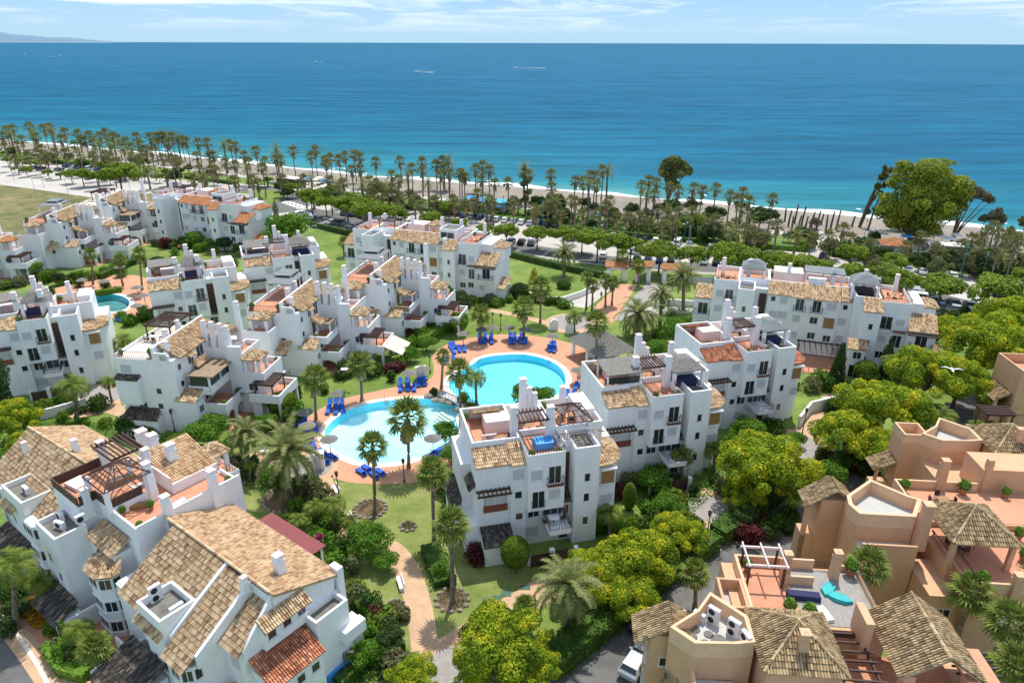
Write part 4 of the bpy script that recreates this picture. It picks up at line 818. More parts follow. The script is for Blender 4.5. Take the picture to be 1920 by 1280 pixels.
# east end: tiled lean-to, hood and flat tower
b.wall((14, 16.6, -2.6, 2.0, 0, 5.0)); b.tile((16.9, -2.8, 5.0), (16.9, 2.15, 5.0), (14, 2.15, 6.3), (14, -2.8, 6.3), 'tile_red'); b.wins('R', 16.6, [(-.2, 3.8, 'm'), (1.2, 3.8, 'm')])
b.wall((14, 14.5, -1.5, 2.5, 6.4, 8.9)); b.tile((15.1, -1.7, 8.7), (15.1, 2.7, 8.7), (14, 2.7, 9.4), (14, -1.7, 9.4), 'tile'); b.wins('R', 14.5, [(-.8, 7.7, 'm'), (.6, 7.8, 'm'), (2.0, 7.9, 'm')])
b.block(14, 15.8, 2.3, 5.6, 6.4, .6, floor='felt'); b.wall((13.2, 14.3, 6.0, 6.6, 0, 9.0), (14.0, 15.2, 6.0, 7.2, 0, 3.4)); b.wall((15.8, 16.6, 4.4, 6.6, 3.4, 4.6), name='balcony')
b.canopy(11.8, 13.7, -8.0, -3.2, 2.7, 0, 'deck', .1); b.wall((8.2, 13.9, -8.4, -8.2, 0, 1.5), name='garden_wall')
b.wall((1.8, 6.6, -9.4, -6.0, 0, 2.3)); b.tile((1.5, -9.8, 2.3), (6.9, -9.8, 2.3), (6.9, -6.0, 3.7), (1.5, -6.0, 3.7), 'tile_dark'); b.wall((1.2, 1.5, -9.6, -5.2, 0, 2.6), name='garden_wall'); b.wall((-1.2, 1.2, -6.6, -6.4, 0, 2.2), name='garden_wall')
b.solidbox('awning', 'pinkp', (1.2, 12.4, 6.6, 10.0, 3.2, 3.3)) if False else None
# central terraces
b.wall((-14, -1.8, -2.6, 7.6, 0, 10.0), (-9.0, -1.8, -2.75, -2.6, 0, 9.0))
b.solidbox('roof_terrace', 'terracotta', (-9.3, -2.0, -2.4, 7.4, 10.0, 10.04))
for n_, q in (('parapet', (-6.3, -1.8, -2.6, -2.4, 10, 11)), ('parapet', (-2.0, -1.8, -2.4, 7.6, 10, 11.1)), ('parapet', (-5.2, -2.0, 7.4, 7.6, 10, 10.5)), ('parapet', (-6.4, -6.2, -2.6, .6, 10, 11.1))): b.wall(q, name=n_)
b.wall((-11.6, -5.4, 2.7, 7.4, 10, 10.9), (-5.6, -5.4, 2.7, 7.4, 10.9, 11.1)); b.wall((-11.6, -5.4, 2.6, 2.75, 10.9, 11.9), m='cream', name='parapet')
b.tile((-5.5, 2.8, 10.95), (-5.5, 7.6, 10.95), (-10.9, 7.6, 12.5), (-10.9, 2.8, 12.5)); b.chimney(-8.6, 4.6, 11.2, 13.4, .5)
b.wall((-14.4, -9.0, -4.2, .4, 0, 11.0), (-9.0, -6.3, -2.6, .4, 10.0, 11.0)); b.solidbox('roof_terrace', 'terracotta', (-14.3, -6.4, -4.1, .3, 11.0, 11.04) if False else (-14.3, -9.1, -4.1, .3, 11.0, 11.04), )
b.solidbox('roof_terrace', 'terracotta', (-9.0, -6.4, -2.5, .3, 11.0, 11.04))
for q in ((-14.4,-9.0,-4.2,-4.08), (-14.4,-14.28,-4.0,.4), (-9.12,-9.0,-4.0,-2.6), (-9.0,-6.3,-2.6,-2.48), (-6.42,-6.3,-2.4,.4)): b.solidbox('timber_screen', 'brown', (*q, 11.0, 11.95))
b.gazebo(-9.8, -5.6, -3.0, 1.2, 13.3, 1.4, 11.0); b.pergola(-14.0, -10.2, -.2, 2.8, 13.5, None, n_=8, along='y')
mbf = MB(); mbf.box(-14, -10, .2, 3.4, 10, 10.06); b.part('roof_terrace', mbf, M['terracotta'])
for x, y, z0, z1, w_ in ((-1.9, .4, 9, 12.6, .42), (-1.9, 4.9, 9, 12.9, .42), (-6.3, 1.2, 10, 13.9, .42), (-9.6, 2.7, 10, 13.4, .4), (-14.2, .6, 10, 13.6, .4), (-14.3, 4.6, 9.6, 12.9, .55), (-13.0, 5.0, 9.6, 12.7, .5), (-9.1, -3.4, 9.5, 12.4, .36)): b.chimney(x, y, z0, z1, w_)
b.hip(-11.4, -8.8, 8.0, 10.8, 9.6, 1.0, m='tile', posts=2.6); b.wall((-12, -8.4, 7.6, 11.2, 0, 7.2)); b.solidbox('roof_terrace', 'terracotta', (-11.8, -8.6, 7.8, 11.0, 7.2, 7.24)); b.rail([(-12, 11.1), (-8.5, 11.1), (-8.5, 7.8)], 7.2, 1.0, 'brown')
b.block(-12.5, -8.3, -5.2, -4.2, 8.85, .6, floor='felt') if False else b.block(-12.5, -8.3, -6.9, -4.2, 8.85, .6, floor='felt')
b.tile((-8.1, -4.5, 8.3), (-3.4, -4.5, 8.3), (-3.4, -2.7, 9.3), (-8.1, -2.7, 9.3), 'tile'); b.wall((-8.3, -3.5, -4.3, -2.6, 0, 8.2)); b.wins('F', -4.3, [(-5.0, 7.2, 's')])
hexbay(b, -4.6, -4.3, 1.75, (6.1, 3.6, 1.3), 7.0, 8.0); b.wall((-1.8, .2, -5.0, -2.6, 0, 7.0))
b.wins('L', -12.5, [(-5.6, 6.9, 't')]); b.wins('F', -6.9, [(-10.9, 6.2, 't'), (-9.6, 4.6, 't'), (-10.9, 3.4, 't'), (-9.4, 2.0, 't')])
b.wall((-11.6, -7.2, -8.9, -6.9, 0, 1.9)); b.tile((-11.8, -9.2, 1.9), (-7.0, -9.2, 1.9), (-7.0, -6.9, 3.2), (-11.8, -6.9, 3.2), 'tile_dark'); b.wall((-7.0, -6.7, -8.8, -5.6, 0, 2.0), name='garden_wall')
b.solidbox('patio_floor', 'terracotta', (-6.6, 1.0, -9.0, -4.3, 0, .06))
# north wing
mb = MB(); mb.prism([(-29.0,-5.0),(-14.4,-5.0),(-14.4,4.8),(-21,5.0),(-29.0,3.8)], 0, 7.0); b.part('wall', mb, M['white'])
mb = MB(); mb.prism([(-29.0,-.8),(-14.4,-.3),(-14.4,4.8),(-21,5.0),(-29.0,3.8)], 7.0, 8.2); b.part('wall', mb, M['white'])
b.tile((-14.4, 5.2, 8.3), (-29.4, 4.4, 8.3), (-29.4, -.8, 10.5), (-14.4, -.2, 10.6)); b.tile((-29.4, -5.5, 7.0), (-14.4, -5.5, 7.0), (-14.4, -.2, 10.6), (-29.4, -.8, 10.4), 'tile')
m2 = MB(); ridge(m2, (-29.4,-.8,10.5), (-14.4,-.2,10.65), .15); b.part('ridge_tiles', m2, M['tile_sunlit']); b.wall((-29.5, -29.2, -5.3, 4.4, 6.6, 8.4), name='gable_wall') if False else None
b.block(-23.0, -18.0, -6.2, -3.3, 8.0, .6, floor='felt'); b.chimney(-20.2, .3, 9.6, 11.7, .34); b.chimney(-26.4, -2.4, 8.6, 10.4, .3)
b.tile((-23.1, -6.8, 6.6), (-20.2, -6.8, 6.6), (-20.2, -6.2, 7.1), (-23.1, -6.2, 7.1), 'tile')
hexbay(b, -16.6, -5.0, 1.6, (6.1, 3.5, 1.3), 7.0); b.wins('F', -6.2, [(-21.8, 5.2, 't'), (-19.2, 5.2, 't'), (-19.2, 2.8, 't')])
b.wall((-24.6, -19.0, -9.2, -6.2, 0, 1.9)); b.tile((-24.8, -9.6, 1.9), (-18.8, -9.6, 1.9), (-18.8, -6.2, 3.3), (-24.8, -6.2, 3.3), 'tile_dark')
b.wall((-27.6, -25.2, -5.8, -5.0, 0, 6.9)); b.wins('F', -5.8, [(-26.4, 5.6, 'd'), (-26.4, 2.8, 'd')])
# rooftop equipment (things of their own)
acunit(*wl(b, -11.8, -5.0, 8.9), R(-37), 1.0, 1, 'flat white air conditioner on felt roof below the bare gazebo'); acunit(*wl(b, -10.4, -5.6, 8.9), R(-20), 1.1, 1, 'second white air conditioner on the felt roof beside satellite dish')
acunit(*wl(b, 4.6, -4.6, 8.25), R(53), 1.0, 2, 'double fan air conditioner against wall in the sunken felt terrace'); acunit(*wl(b, 7.2, -4.3, 8.25), R(-127), 1.1, 1, 'air conditioner leaning at right end of the sunken felt terrace')
acunit(*wl(b, -20.4, -4.9, 8.05), R(-37), 1.1, 1, 'air conditioner on the upper left small felt roof'); acunit(*wl(b, -8.15, -4.5, 10.0), R(53), .9, 1, 'air conditioner hung on wall under the gazebo screen')
# ---------------------------------------------------------------- ochre houses on the right
def block_r(ox, oy, label, group, ac=True, v=0):
    b = Bld(ox, oy, -5, name='townhouse', label=label, cat='house', group=group, wall='peach', tile='tile_olive')
    b.wall((.2, 5.3, -5.5, -.2, 0, 9.6)) if v != 1 else b.wall((.2, 5.3, -5.5, -.2, 0, 7.0))
    o = b.hip(-.15, 5.6, -5.8, .15, 9.9, 2.0, posts=0 if v != 1 else 2.9)
    if v != 1: b.chimney(2.7, -4.3, 10.0, 12.2, .38, cap='peachl')
    # faceted service terrace with parapet
    pts = [(-2.6, 1.4), (-.2, -.9), (-.2, -3.4) if v != 1 else (1.4, -1.0), (-1.6, -3.7), (-4.6, -3.9), (-6.2, -2.5), (-3.9, -.6)]
    if v == 1: pts = [(-3.8, 3.2), (-1.0, .6), (-.2, .2), (-1.9, -2.6), (-6.9, -2.6), (-7.4, -1.2), (-7.1, .2)]
    mb = MB(); mb.prism(pts, 0, 8.8); b.part('wall', mb, M['peach'])
    inn = [(sum(p[0] for p in pts)/len(pts)*.12 + p[0]*.88, sum(p[1] for p in pts)/len(pts)*.12 + p[1]*.88) for p in pts]
    mb = MB(); n_ = len(pts)
    for i in range(n_):
        j = (i+1) % n_; h0, h1 = (10.2, 10.2)
        mb.quad((*pts[i], 8.8), (*pts[j], 8.8), (*pts[j], h1), (*pts[i], h0)); mb.quad((*inn[j], 8.8), (*inn[i], 8.8), (*inn[i], h0), (*inn[j], h1)); mb.quad((*pts[i], h0), (*pts[j], h1), (*inn[j], h1), (*inn[i], h0))
    b.part('parapet', mb, M['peachl']); mb = MB(); mb.prism(inn, 8.8, 8.86); b.part('roof_terrace', mb, M['plaster_grey'])
    # gabled stair turret
    if v == 0:
        b.wall((-7.4, -4.4, -1.9, 1.0, 0, 8.6)); b.tile((-8.3, .2, 8.2), (-8.3, -2.2, 8.2), (-6.4, -2.2, 9.6), (-6.4, .2, 9.6)) if False else None
        b.tile((-4.3, -2.4, 8.7), (-4.3, .4, 8.7), (-5.9, .4, 9.9), (-5.9, -2.4, 9.9)); b.tile((-8.6, .4, 8.2), (-8.6, -2.4, 8.2), (-5.9, -2.4, 9.9), (-5.9, .4, 9.9))
        b.tile((-6.8, -4.1, 5.0), (-4.4, -4.3, 5.0), (-4.4, -3.3, 6.0), (-6.4, -2.6, 6.0), 'tile_olive'); b.wins('F', -1.9, [(-6.2, 6.0, 'm')])
    elif v == 1:
        b.wall((-9.2, -6.6, .4, 2.6, 0, 9.4)); b.tile((-6.4, .2, 9.5), (-6.4, 2.8, 9.5), (-7.9, 2.8, 10.6), (-7.9, .2, 10.6)); b.tile((-10.6, 2.8, 8.6), (-10.6, .2, 8.6), (-7.9, .2, 10.6), (-7.9, 2.8, 10.6))
        b.wall((-10.4, -10.0, .6, 1.0, 0, 8.6), (-10.4, -9.2, .6, 2.4, 0, 5.0)); b.wall((-6.9, -2.0, -4.4, -2.6, 0, 7.2)); b.wall((-6.9, -2.0, -4.4, -4.2, 7.2, 8.2), name='parapet'); b.solidbox('roof_terrace', 'plaster_grey', (-6.8, -2.1, -4.2, -2.7, 7.2, 7.24))
        b.wall((-1.9, 1.2, -7.6, -2.8, 0, 5.6)); b.wall((.9, 1.2, -7.6, -1.0, 5.6, 7.2), name='parapet')
    else:
        b.wall((-8.0, -5.4, -2.6, .2, 0, 8.9)); 
        for q in ((-8.0,-5.4,-2.6,-2.4),(-8.0,-5.4,0,.2),(-8.0,-7.8,-2.4,0),(-5.6,-5.4,-2.4,0)): b.wall((*q, 8.9, 10.0), m='peachl', name='parapet')
        b.tile((-10.4, -.2, 5.2), (-10.4, -2.6, 5.2), (-8.0, -2.6, 6.4), (-8.0, -.2, 6.4)); b.wall((-10.0, -9.7, -2.4, -2.1, 0, 5.3), (-10.0, -8, -2.2, -.6, 0, 3.0))
    return b
GR = 'ochre houses on the right'
r1 = block_r(18.2, 40.8, 'ochre house in bottom right corner with olive hipped roof and air conditioning units', GR, v=0)
b = r1
b.wall((-.6, 4.2, .6, 6.8, 0, 8.6)); b.solidbox('roof_terrace', 'terracotta', (.9, 4.0, .7, 6.6, 8.6, 8.64))
for q in ((.4,4.2,6.6,6.8),(.4,.65,.6,6.6)): b.wall((*q, 8.6, 9.6), m='peachl', name='parapet')
b.block(-1.6, .4, .6, 3.9, 8.3, 1.2, floor='plaster_grey', m='peach'); b.pergola(.9, 3.9, 4.0, 6.4, 10.9, 8.6, m='cream', n_=3)
for q in ((4.4, 7.7, .5, 1.4, 9.6, 9.7),) if False else (): pass
b.chimney(4.3, 5.2, 8.6, 11.2, .36, cap='peachl'); b.chimney(8.4, 5.6, 8.6, 11.3, .36, cap='peachl')
b.wall((4.2, 10.6, -.2, 6.6, 0, 8.7)); b.solidbox('timber_deck', 'planks', (4.6, 10.4, .1, 6.4, 8.7, 8.75))
for q in ((4.2,7.0,6.4,6.6,8.7,9.7),(8.8,10.6,6.4,6.6,8.7,9.3),(10.4,10.6,-.2,6.4,8.7,9.2),(4.2,6.4,4.4,4.6,8.7,9.6)): b.wall(q, m='peachl', name='parapet')
b.wall((8.0, 8.6, -1.8, .4, 7.6, 11.0)); b.wall((5.6, 16.6, -12, -.2, 0, 6.2)); b.solidbox('roof_terrace', 'terracotta', (5.6, 15, -11.8, -.2, 6.2, 6.25))
b.pergola(5.7, 8.4, -6.6, -.6, 8.7, None, n_=8, along='y')
# gabled pavilion on the lower terrace
b.tile((9.4, 1.3, 9.3), (9.4, -5.0, 9.3), (12.3, -5.0, 11.4), (12.3, 1.3, 11.4)); b.tile((15.2, -5.0, 9.3), (15.2, 1.3, 9.3), (12.3, 1.3, 11.4), (12.3, -5.0, 11.4)); m2 = MB(); ridge(m2, (12.3,-5.0,11.4), (12.3,1.3,11.4), .14); b.part('ridge_tiles', m2, M['tile_olive'])
for x, y in ((10.2, -4.4), (14.4, -4.4), (10.2, .6), (14.4, .6)): b.solidbox('post', 'pinkp', (x-.4, x+.4, y-.35, y+.35, 6.2, 9.3))
b.wall((10.2, 14.6, -6.4, -4.2, 0, 7.0), m='pinkp'); b.solidbox('sun_canopy', 'deck', (15.0, 17.4, -5.4, -.2, 7.6, 7.75))
for i in range(8): b.solidbox('beam', 'rail', (14.8, 18.0, -5.2+i*.68, -5.1+i*.68, 7.42, 7.58))
b.wall((-.4, 3.0, -8.4, -5.6, 0, 6.8), (3.6, 5.4, -7.4, -5.5, 0, 8.3)); b.solidbox('roof_terrace', 'coping', (-.3, 5.3, -7.3, -5.6, 6.8, 8.36) if False else (-.3, 2.9, -8.3, -5.6, 6.8, 6.85)); b.wall((-4.6, -1.4, -6.6, -3.8, 0, 6.6)); b.solidbox('roof_terrace', 'plaster_grey', (-4.4, -1.6, -6.4, -3.9, 6.6, 6.65)); b.wall((-4.6,-4.4,-6.6,-3.8,6.6,7.6), m='peachl', name='parapet')
for k in range(6): b.solidbox('vent_slot', 'black', (-5.6+k*.26, -5.44+k*.26, -3.1-k*.22, -3.0-k*.22, 9.3, 9.5)) if False else None
for i, (x, y, rz) in enumerate(((-3.6, .0, -50), (-2.6, -.2, -50), (-1.3, -1.3, -50), (-.7, -2.5, -75))):
    acunit(*wl(b, x, y-.3, 8.86), R(rz+4), .95, 1 if i == 0 else 2, ('single fan air conditioner, leftmost in the ochre service terrace', 'tall double fan air conditioner second from left in ochre service terrace', 'double fan air conditioner third from left in ochre service terrace', 'double fan air conditioner rightmost in ochre service terrace')[i])
b.wins('F', -3.9, [(-3.2, 6.0, 'm')]); b.wins('L', -7.4, [(-.4, 5.0, 'm'), (-.4, 2.4, 'd')]); b.rail([(4.4,6.5),(8.8,6.5)], 9.0, .5, 'rail'); b.rail([(10.5,6.4),(10.5,0)], 9.2, .35, 'rail')
r2 = block_r(39.2, 54.3, 'ochre house in the middle right with open hipped roof pavilion on its terrace', GR, v=1)
b = r2; b.wall((-1, 14, -11, -2.5, 0, 5.6)) if False else None
b.wall((1.2, 14, -8.4, .4, 0, 7.0)); b.solidbox('roof_terrace', 'terracotta', (1.4, 14, -8.2, .2, 7.0, 7.05)); b.wall((1.2, 14, -8.4, -8.2, 7.0, 8.0), m='peachl', name='parapet'); b.chimney(4.2, -8.4, 6.0, 9.0, .4, cap='peachl'); b.chimney(-1.3, -3.0, 7, 11.8, .48, cap='peachl')
b.wins('F', -2.6, [(-4.6, 5.0, 'm')]); b.wins('F', -8.4, [(4.6, 4.6, 's'), (8.2, 4.6, 's')]); b.wins('F', -7.6, [(-.4, 3.6, 'd')]); b.rail([(1.3,-8.3),(1.3,-1.2)], 8.0, .3, 'rail')
r3 = block_r(52.0, 68.6, 'ochre house at right edge with square open topped tower and hipped roof', GR, v=2)
b = r3; b.wall((-11.6, 14, -15, -9.4, 0, 7.6)); b.solidbox('roof_terrace', 'deck', (-11.4, 14, -14.8, -9.6, 7.6, 7.65)); b.wall((-11.6, -3.4, -9.6, -9.4, 7.6, 8.6), m='peachl', name='parapet'); b.wall((-11.6, -11.4, -15, -9.6, 7.6, 8.6), m='peachl', name='parapet'); b.wall((-6, 10, -9.4, -3.0, 0, 7.2)); b.wall((-3.2, 10, -9.4, -6.0, 7.2, 10.2)); b.wins('L', -6, [(-7.4, 5.6, 'm')])
b.wall((-5.4, -1.6, -3.6, -1.0, 0, 7.9)) if False else None
b.chimney(-7.0, -9.4, 7.6, 11.0, .42, cap='peachl'); b.chimney(-2.6, -9.2, 7.6, 11.2, .34, cap='peachl'); b.pergola(3.4, 6.4, 2.6, 4.6, 10.2, 7, n_=6, along='y')
r4 = Bld(68.8, 86.6, -5, name='townhouse', label='ochre house cut by the right edge beyond the yellow flowering trees', cat='house', group=GR, wall='peach', tile='tile_olive')
r4.block(0, 9, -3, 3, 8.4, 1.3, m='peach'); r4.tile((-2.2, 1.8, 4.8), (-2.2, -2.4, 4.8), (0, -2.4, 6.0), (0, 1.8, 6.0)); r4.solidbox('post', 'peach', (-1.9, -1.5, -2.2, -1.8, 0, 4.8)); r4.wall((-2.0, 0, -2.0, 1.2, 0, 2.8))
# ---------------------------------------------------------------- plants
def leafmat(name, ramp, scale=.35, island=.45, trans=.34):
    m = mat(name, (.1,.2,.05), .75, ramp=ramp, scale=scale, island=island, lo=.3, hi=.7, detail=3, spec=.25)
    t = m.node_tree; n = t.nodes; L = t.links; b = n['Principled BSDF']; src = b.inputs['Base Color'].links[0].from_socket
    tl = n.new('ShaderNodeBsdfTranslucent'); L.new(src, tl.inputs[0]); ms = n.new('ShaderNodeMixShader'); ms.inputs[0].default_value = trans
    L.new(b.outputs[0], ms.inputs[1]); L.new(tl.outputs[0], ms.inputs[2]); L.new(ms.outputs[0], n['Material Output'].inputs[0]); return m
M['tipu'] = leafmat('yellow_green_leaves',  [(0,(.07,.14,.01)),(.36,(.19,.29,.016)),(.58,(.34,.42,.02)),(.82,(.58,.53,.02)),(1,(.75,.58,.02))], .42, .28)
M['pine'] = leafmat('umbrella_pine_needles', [(0,(.06,.12,.01)),(.5,(.18,.27,.02)),(1,(.34,.40,.04))], .3)
M['bright'] = leafmat('fresh_green_leaves', [(0,(.05,.13,.01)),(.5,(.12,.26,.02)),(1,(.24,.38,.05))], .4)
M['dark'] = leafmat('dark_green_leaves', [(0,(.02,.045,.012)),(.5,(.055,.105,.025)),(1,(.12,.19,.045))], .4)
M['euca'] = leafmat('eucalyptus_leaves', [(0,(.08,.13,.015)),(.5,(.28,.33,.03)),(1,(.55,.54,.06))], .14)
M['euca2'] = leafmat('dusty_leaves', [(0,(.06,.08,.02)),(.5,(.17,.19,.05)),(1,(.34,.33,.10))], .3)
M['olive'] = leafmat('olive_leaves', [(0,(.07,.09,.03)),(.5,(.18,.20,.08)),(1,(.32,.32,.15))], .4)
M['rusty'] = leafmat('rusty_leaves', [(0,(.05,.05,.02)),(.5,(.13,.11,.05)),(1,(.24,.17,.09))], .4)
M['hedge'] = leafmat('hedge_leaves', [(0,(.02,.05,.008)),(.5,(.06,.13,.015)),(1,(.13,.22,.03))], .6)
M['topi'] = leafmat('clipped_leaves', [(0,(.07,.13,.01)),(.5,(.13,.21,.015)),(1,(.20,.29,.03))], .8, .35)
M['yellowb'] = leafmat('golden_leaves', [(0,(.20,.20,.01)),(.5,(.42,.38,.02)),(1,(.6,.5,.04))], .6)
M['orangeb'] = leafmat('orange_flowering_leaves', [(0,(.12,.10,.01)),(.5,(.40,.20,.01)),(1,(.6,.36,.03))], .8)
M['redb'] = leafmat('maroon_leaves', [(0,(.05,.012,.012)),(.6,(.14,.03,.03)),(1,(.25,.06,.05))], .8)
M['magenta'] = leafmat('bougainvillea_leaves', [(0,(.05,.06,.02)),(.4,(.30,.01,.10)),(1,(.55,.02,.20))], .8)
M['fan'] = leafmat('fan_palm_leaves', [(0,(.06,.10,.015)),(.5,(.17,.23,.035)),(1,(.36,.38,.11))], .5, .6)
M['fan_far'] = leafmat('seafront_palm_leaves', [(0,(.06,.08,.025)),(.5,(.19,.20,.07)),(1,(.36,.32,.15))], .5, .6)
M['date'] = leafmat('date_palm_leaves', [(0,(.07,.10,.025)),(.5,(.20,.23,.07)),(1,(.38,.38,.16))], .5, .6)
M['queen'] = leafmat('queen_palm_leaves', [(0,(.06,.10,.012)),(.5,(.15,.22,.03)),(1,(.36,.37,.07))], .5, .6)
M['skirt'] = mat('dead_fronds', (.42,.32,.18), .95, (.26,.18,.09), 2, .8, island=.3)
M['bark'] = mat('tree_bark', (.16,.12,.085), .95, (.08,.06,.045), 3, .8, .4, 12)
M['palmbark'] = mat('palm_bark', (.26,.21,.16), .95, (.10,.075,.055), 2.2, .9, .6, 10, stretch=(1,1,5))

def leaves(mb, lobes, n, size, r=None, shell=.78, up=.25, flat=0.0, floor_=None):
    r = r or random.Random(5); tot = sum(l[3]*l[4] for l in lobes); V = mb.v; F = mb.f; MM = mb.m
    for (x, y, z, rx, rz) in lobes:
        for _ in range(int(n*rx*rz/tot)):
            a = r.uniform(0, 6.283); c = r.uniform(-1, 1); c = c if r.random() > up or c > 0 else -c; s = math.sqrt(1-c*c)
            q = shell + (1.06-shell)*r.random()**.6
            if r.random() < .12: q *= r.uniform(.5, .9)
            px_, py_, pz_ = x+rx*q*s*math.cos(a), y+rx*q*s*math.sin(a), z+rz*q*c
            if floor_ is not None and pz_ < floor_: continue
            nx, ny, nz_ = s*math.cos(a)+r.gauss(0,.55), s*math.sin(a)+r.gauss(0,.55), c+r.gauss(0,.55)+flat
            N_ = Vector((nx, ny, nz_)).normalized(); T = N_.orthogonal().normalized(); B = N_.cross(T); th = r.uniform(0, 6.28)
            e1 = T*math.cos(th)+B*math.sin(th); e2 = N_.cross(e1); w_ = size*r.uniform(.6, 1.25); h_ = w_*r.uniform(.55, .9); p = Vector((px_, py_, pz_)); i = len(V)
            V.append(tuple(p-e1*w_)); V.append(tuple(p-e2*h_)); V.append(tuple(p+e1*w_)); V.append(tuple(p+e2*h_)); F.append((i,i+1,i+2,i+3)); MM.append(mb.mi)
def tree_meshes(key, m, lobes, n, size, trunk, r0=.3, **k):
    """returns (trunk mesh, crown mesh)"""
    r = random.Random(key); mb = MB(); leaves(mb, lobes, n, size, r, **k); tb = MB()
    top = Vector((0, 0, trunk)); tb.tube([(0,0,-.1),(.05,.02,trunk*.5),tuple(top)], [r0*1.25, r0, r0*.8], 8)
    for (x, y, z, rx, rz) in lobes[:9]:
        e = Vector((x, y, z)); mid = top+(e-top)*.5+Vector((0,0,.2*r0)); tb.tube([tuple(top-Vector((0,0,.2))), tuple(mid), tuple(e)], [r0*.6, r0*.35, r0*.12], 5)
    return tb.mesh('trunk', M['bark']), mb.mesh('crown', M[m])
def rl(seed, n, R_, H_, z0, lr=(.35,.55), lz=.8, dome=True):
    """lobes spread through a dome of radius R_, height H_, base z0"""
    r = random.Random(seed); out = []
    for i in range(n):
        a = i*2.4+r.uniform(-.3,.3); q = math.sqrt((i+.5)/n)*(1-lr[0]*.75); rr = r.uniform(*lr)*R_
        z = z0 + H_*(math.sqrt(max(0,1-(q*.95)**2))*r.uniform(.62,1.12) if dome else r.uniform(.1,1))-rr*lz*.3; q *= r.uniform(.86,1.16)
        out.append((R_*q*math.cos(a), R_*q*math.sin(a), z, rr*r.uniform(.8,1.1), rr*lz))
    return out
TM = {
 'tipu': [tree_meshes('ta', 'tipu', rl(1,34,5,4.4,3.0,(.14,.31)), 17000, .15, 3.0, .28), tree_meshes('tb', 'tipu', rl(2,32,5,4.8,2.8,(.14,.32)), 17000, .15, 3.0, .28), tree_meshes('tc', 'tipu', rl(3,30,5,4.0,3.2,(.14,.33)), 16000, .15, 3.0, .28)],
 'pine': [tree_meshes('pa', 'pine', rl(4,15,3.6,2.1,3.9,(.28,.44),.7), 3400, .26, 3.4, .18, flat=.6), tree_meshes('pb', 'pine', rl(5,15,3.6,2.4,3.8,(.28,.44),.7), 3400, .26, 3.2, .18, flat=.6)],
 'bright': [tree_meshes('ba', 'bright', rl(6,15,3,3.2,1.1,(.34,.5)), 5000, .17, 1.9, .14), tree_meshes('bb', 'bright', rl(7,15,3,3.0,1.2,(.34,.5)), 5000, .17, 1.9, .14)],
 'dark': [tree_meshes('da', 'dark', rl(8,18,3,4.0,.8,(.3,.46)), 5600, .19, 2.0, .16), tree_meshes('db', 'dark', rl(9,18,3,3.8,.8,(.3,.46)), 5600, .19, 2.0, .16)],
 'olive': [tree_meshes('oa', 'olive', rl(10,15,3,3.8,1.0,(.26,.42)), 3800, .17, 2.0, .14)],
 'rusty': [tree_meshes('ra', 'rusty', rl(11,10,3,1.4,4.6,(.3,.42),.5), 2200, .17, 4.0, .16, flat=.4)],
}
cnt = {}
def zat(bx, by, cx, cy):                       # crown point above the base point: world X at that depth, and height
    X, Y = P(bx, by); v = (cy-640)/FPX; t = Y/(cp-v*sp); return (cx-960)/FPX*t, CAM_H-t*(sp+v*cp)
def tree(kind, cx, cy, rpx, label, group=None, h=None, z=None, name=None, sq=1.0, cat='tree', rx=None):
    """crown centre (px), radius (px); z = height of crown centre"""
    base = {'tipu': (5.0, 5.0), 'pine': (3.1, 5.0), 'bright': (3.0, 3.4), 'dark': (3.0, 3.5), 'olive': (3.0, 3.4), 'rusty': (3.0, 5.4)}[kind]
    zz = z if z is not None else base[1]
    for _ in range(3):
        X, Y = P(cx, cy, zz); d = Y*cp-(zz-CAM_H)*sp; s = rpx*d/FPX/base[0]
        if z is None: zz = base[1]*s
    ms = TM[kind]; cnt[kind] = cnt.get(kind, 0)+1; tm, cm_ = ms[cnt[kind] % len(ms)]
    o = empty(name or {'tipu':'flowering_tree','pine':'umbrella_pine','bright':'leafy_tree','dark':'evergreen_tree','olive':'olive_tree','rusty':'dry_tree'}[kind], X, Y, rnd.uniform(0,360), label=label, cat=cat, group=group)
    sz = s*sq if z is None else max(.5, z/base[1])*sq; o.scale = (s, s, sz); link('trunk', tm, o); link('crown', cm_, o); return o

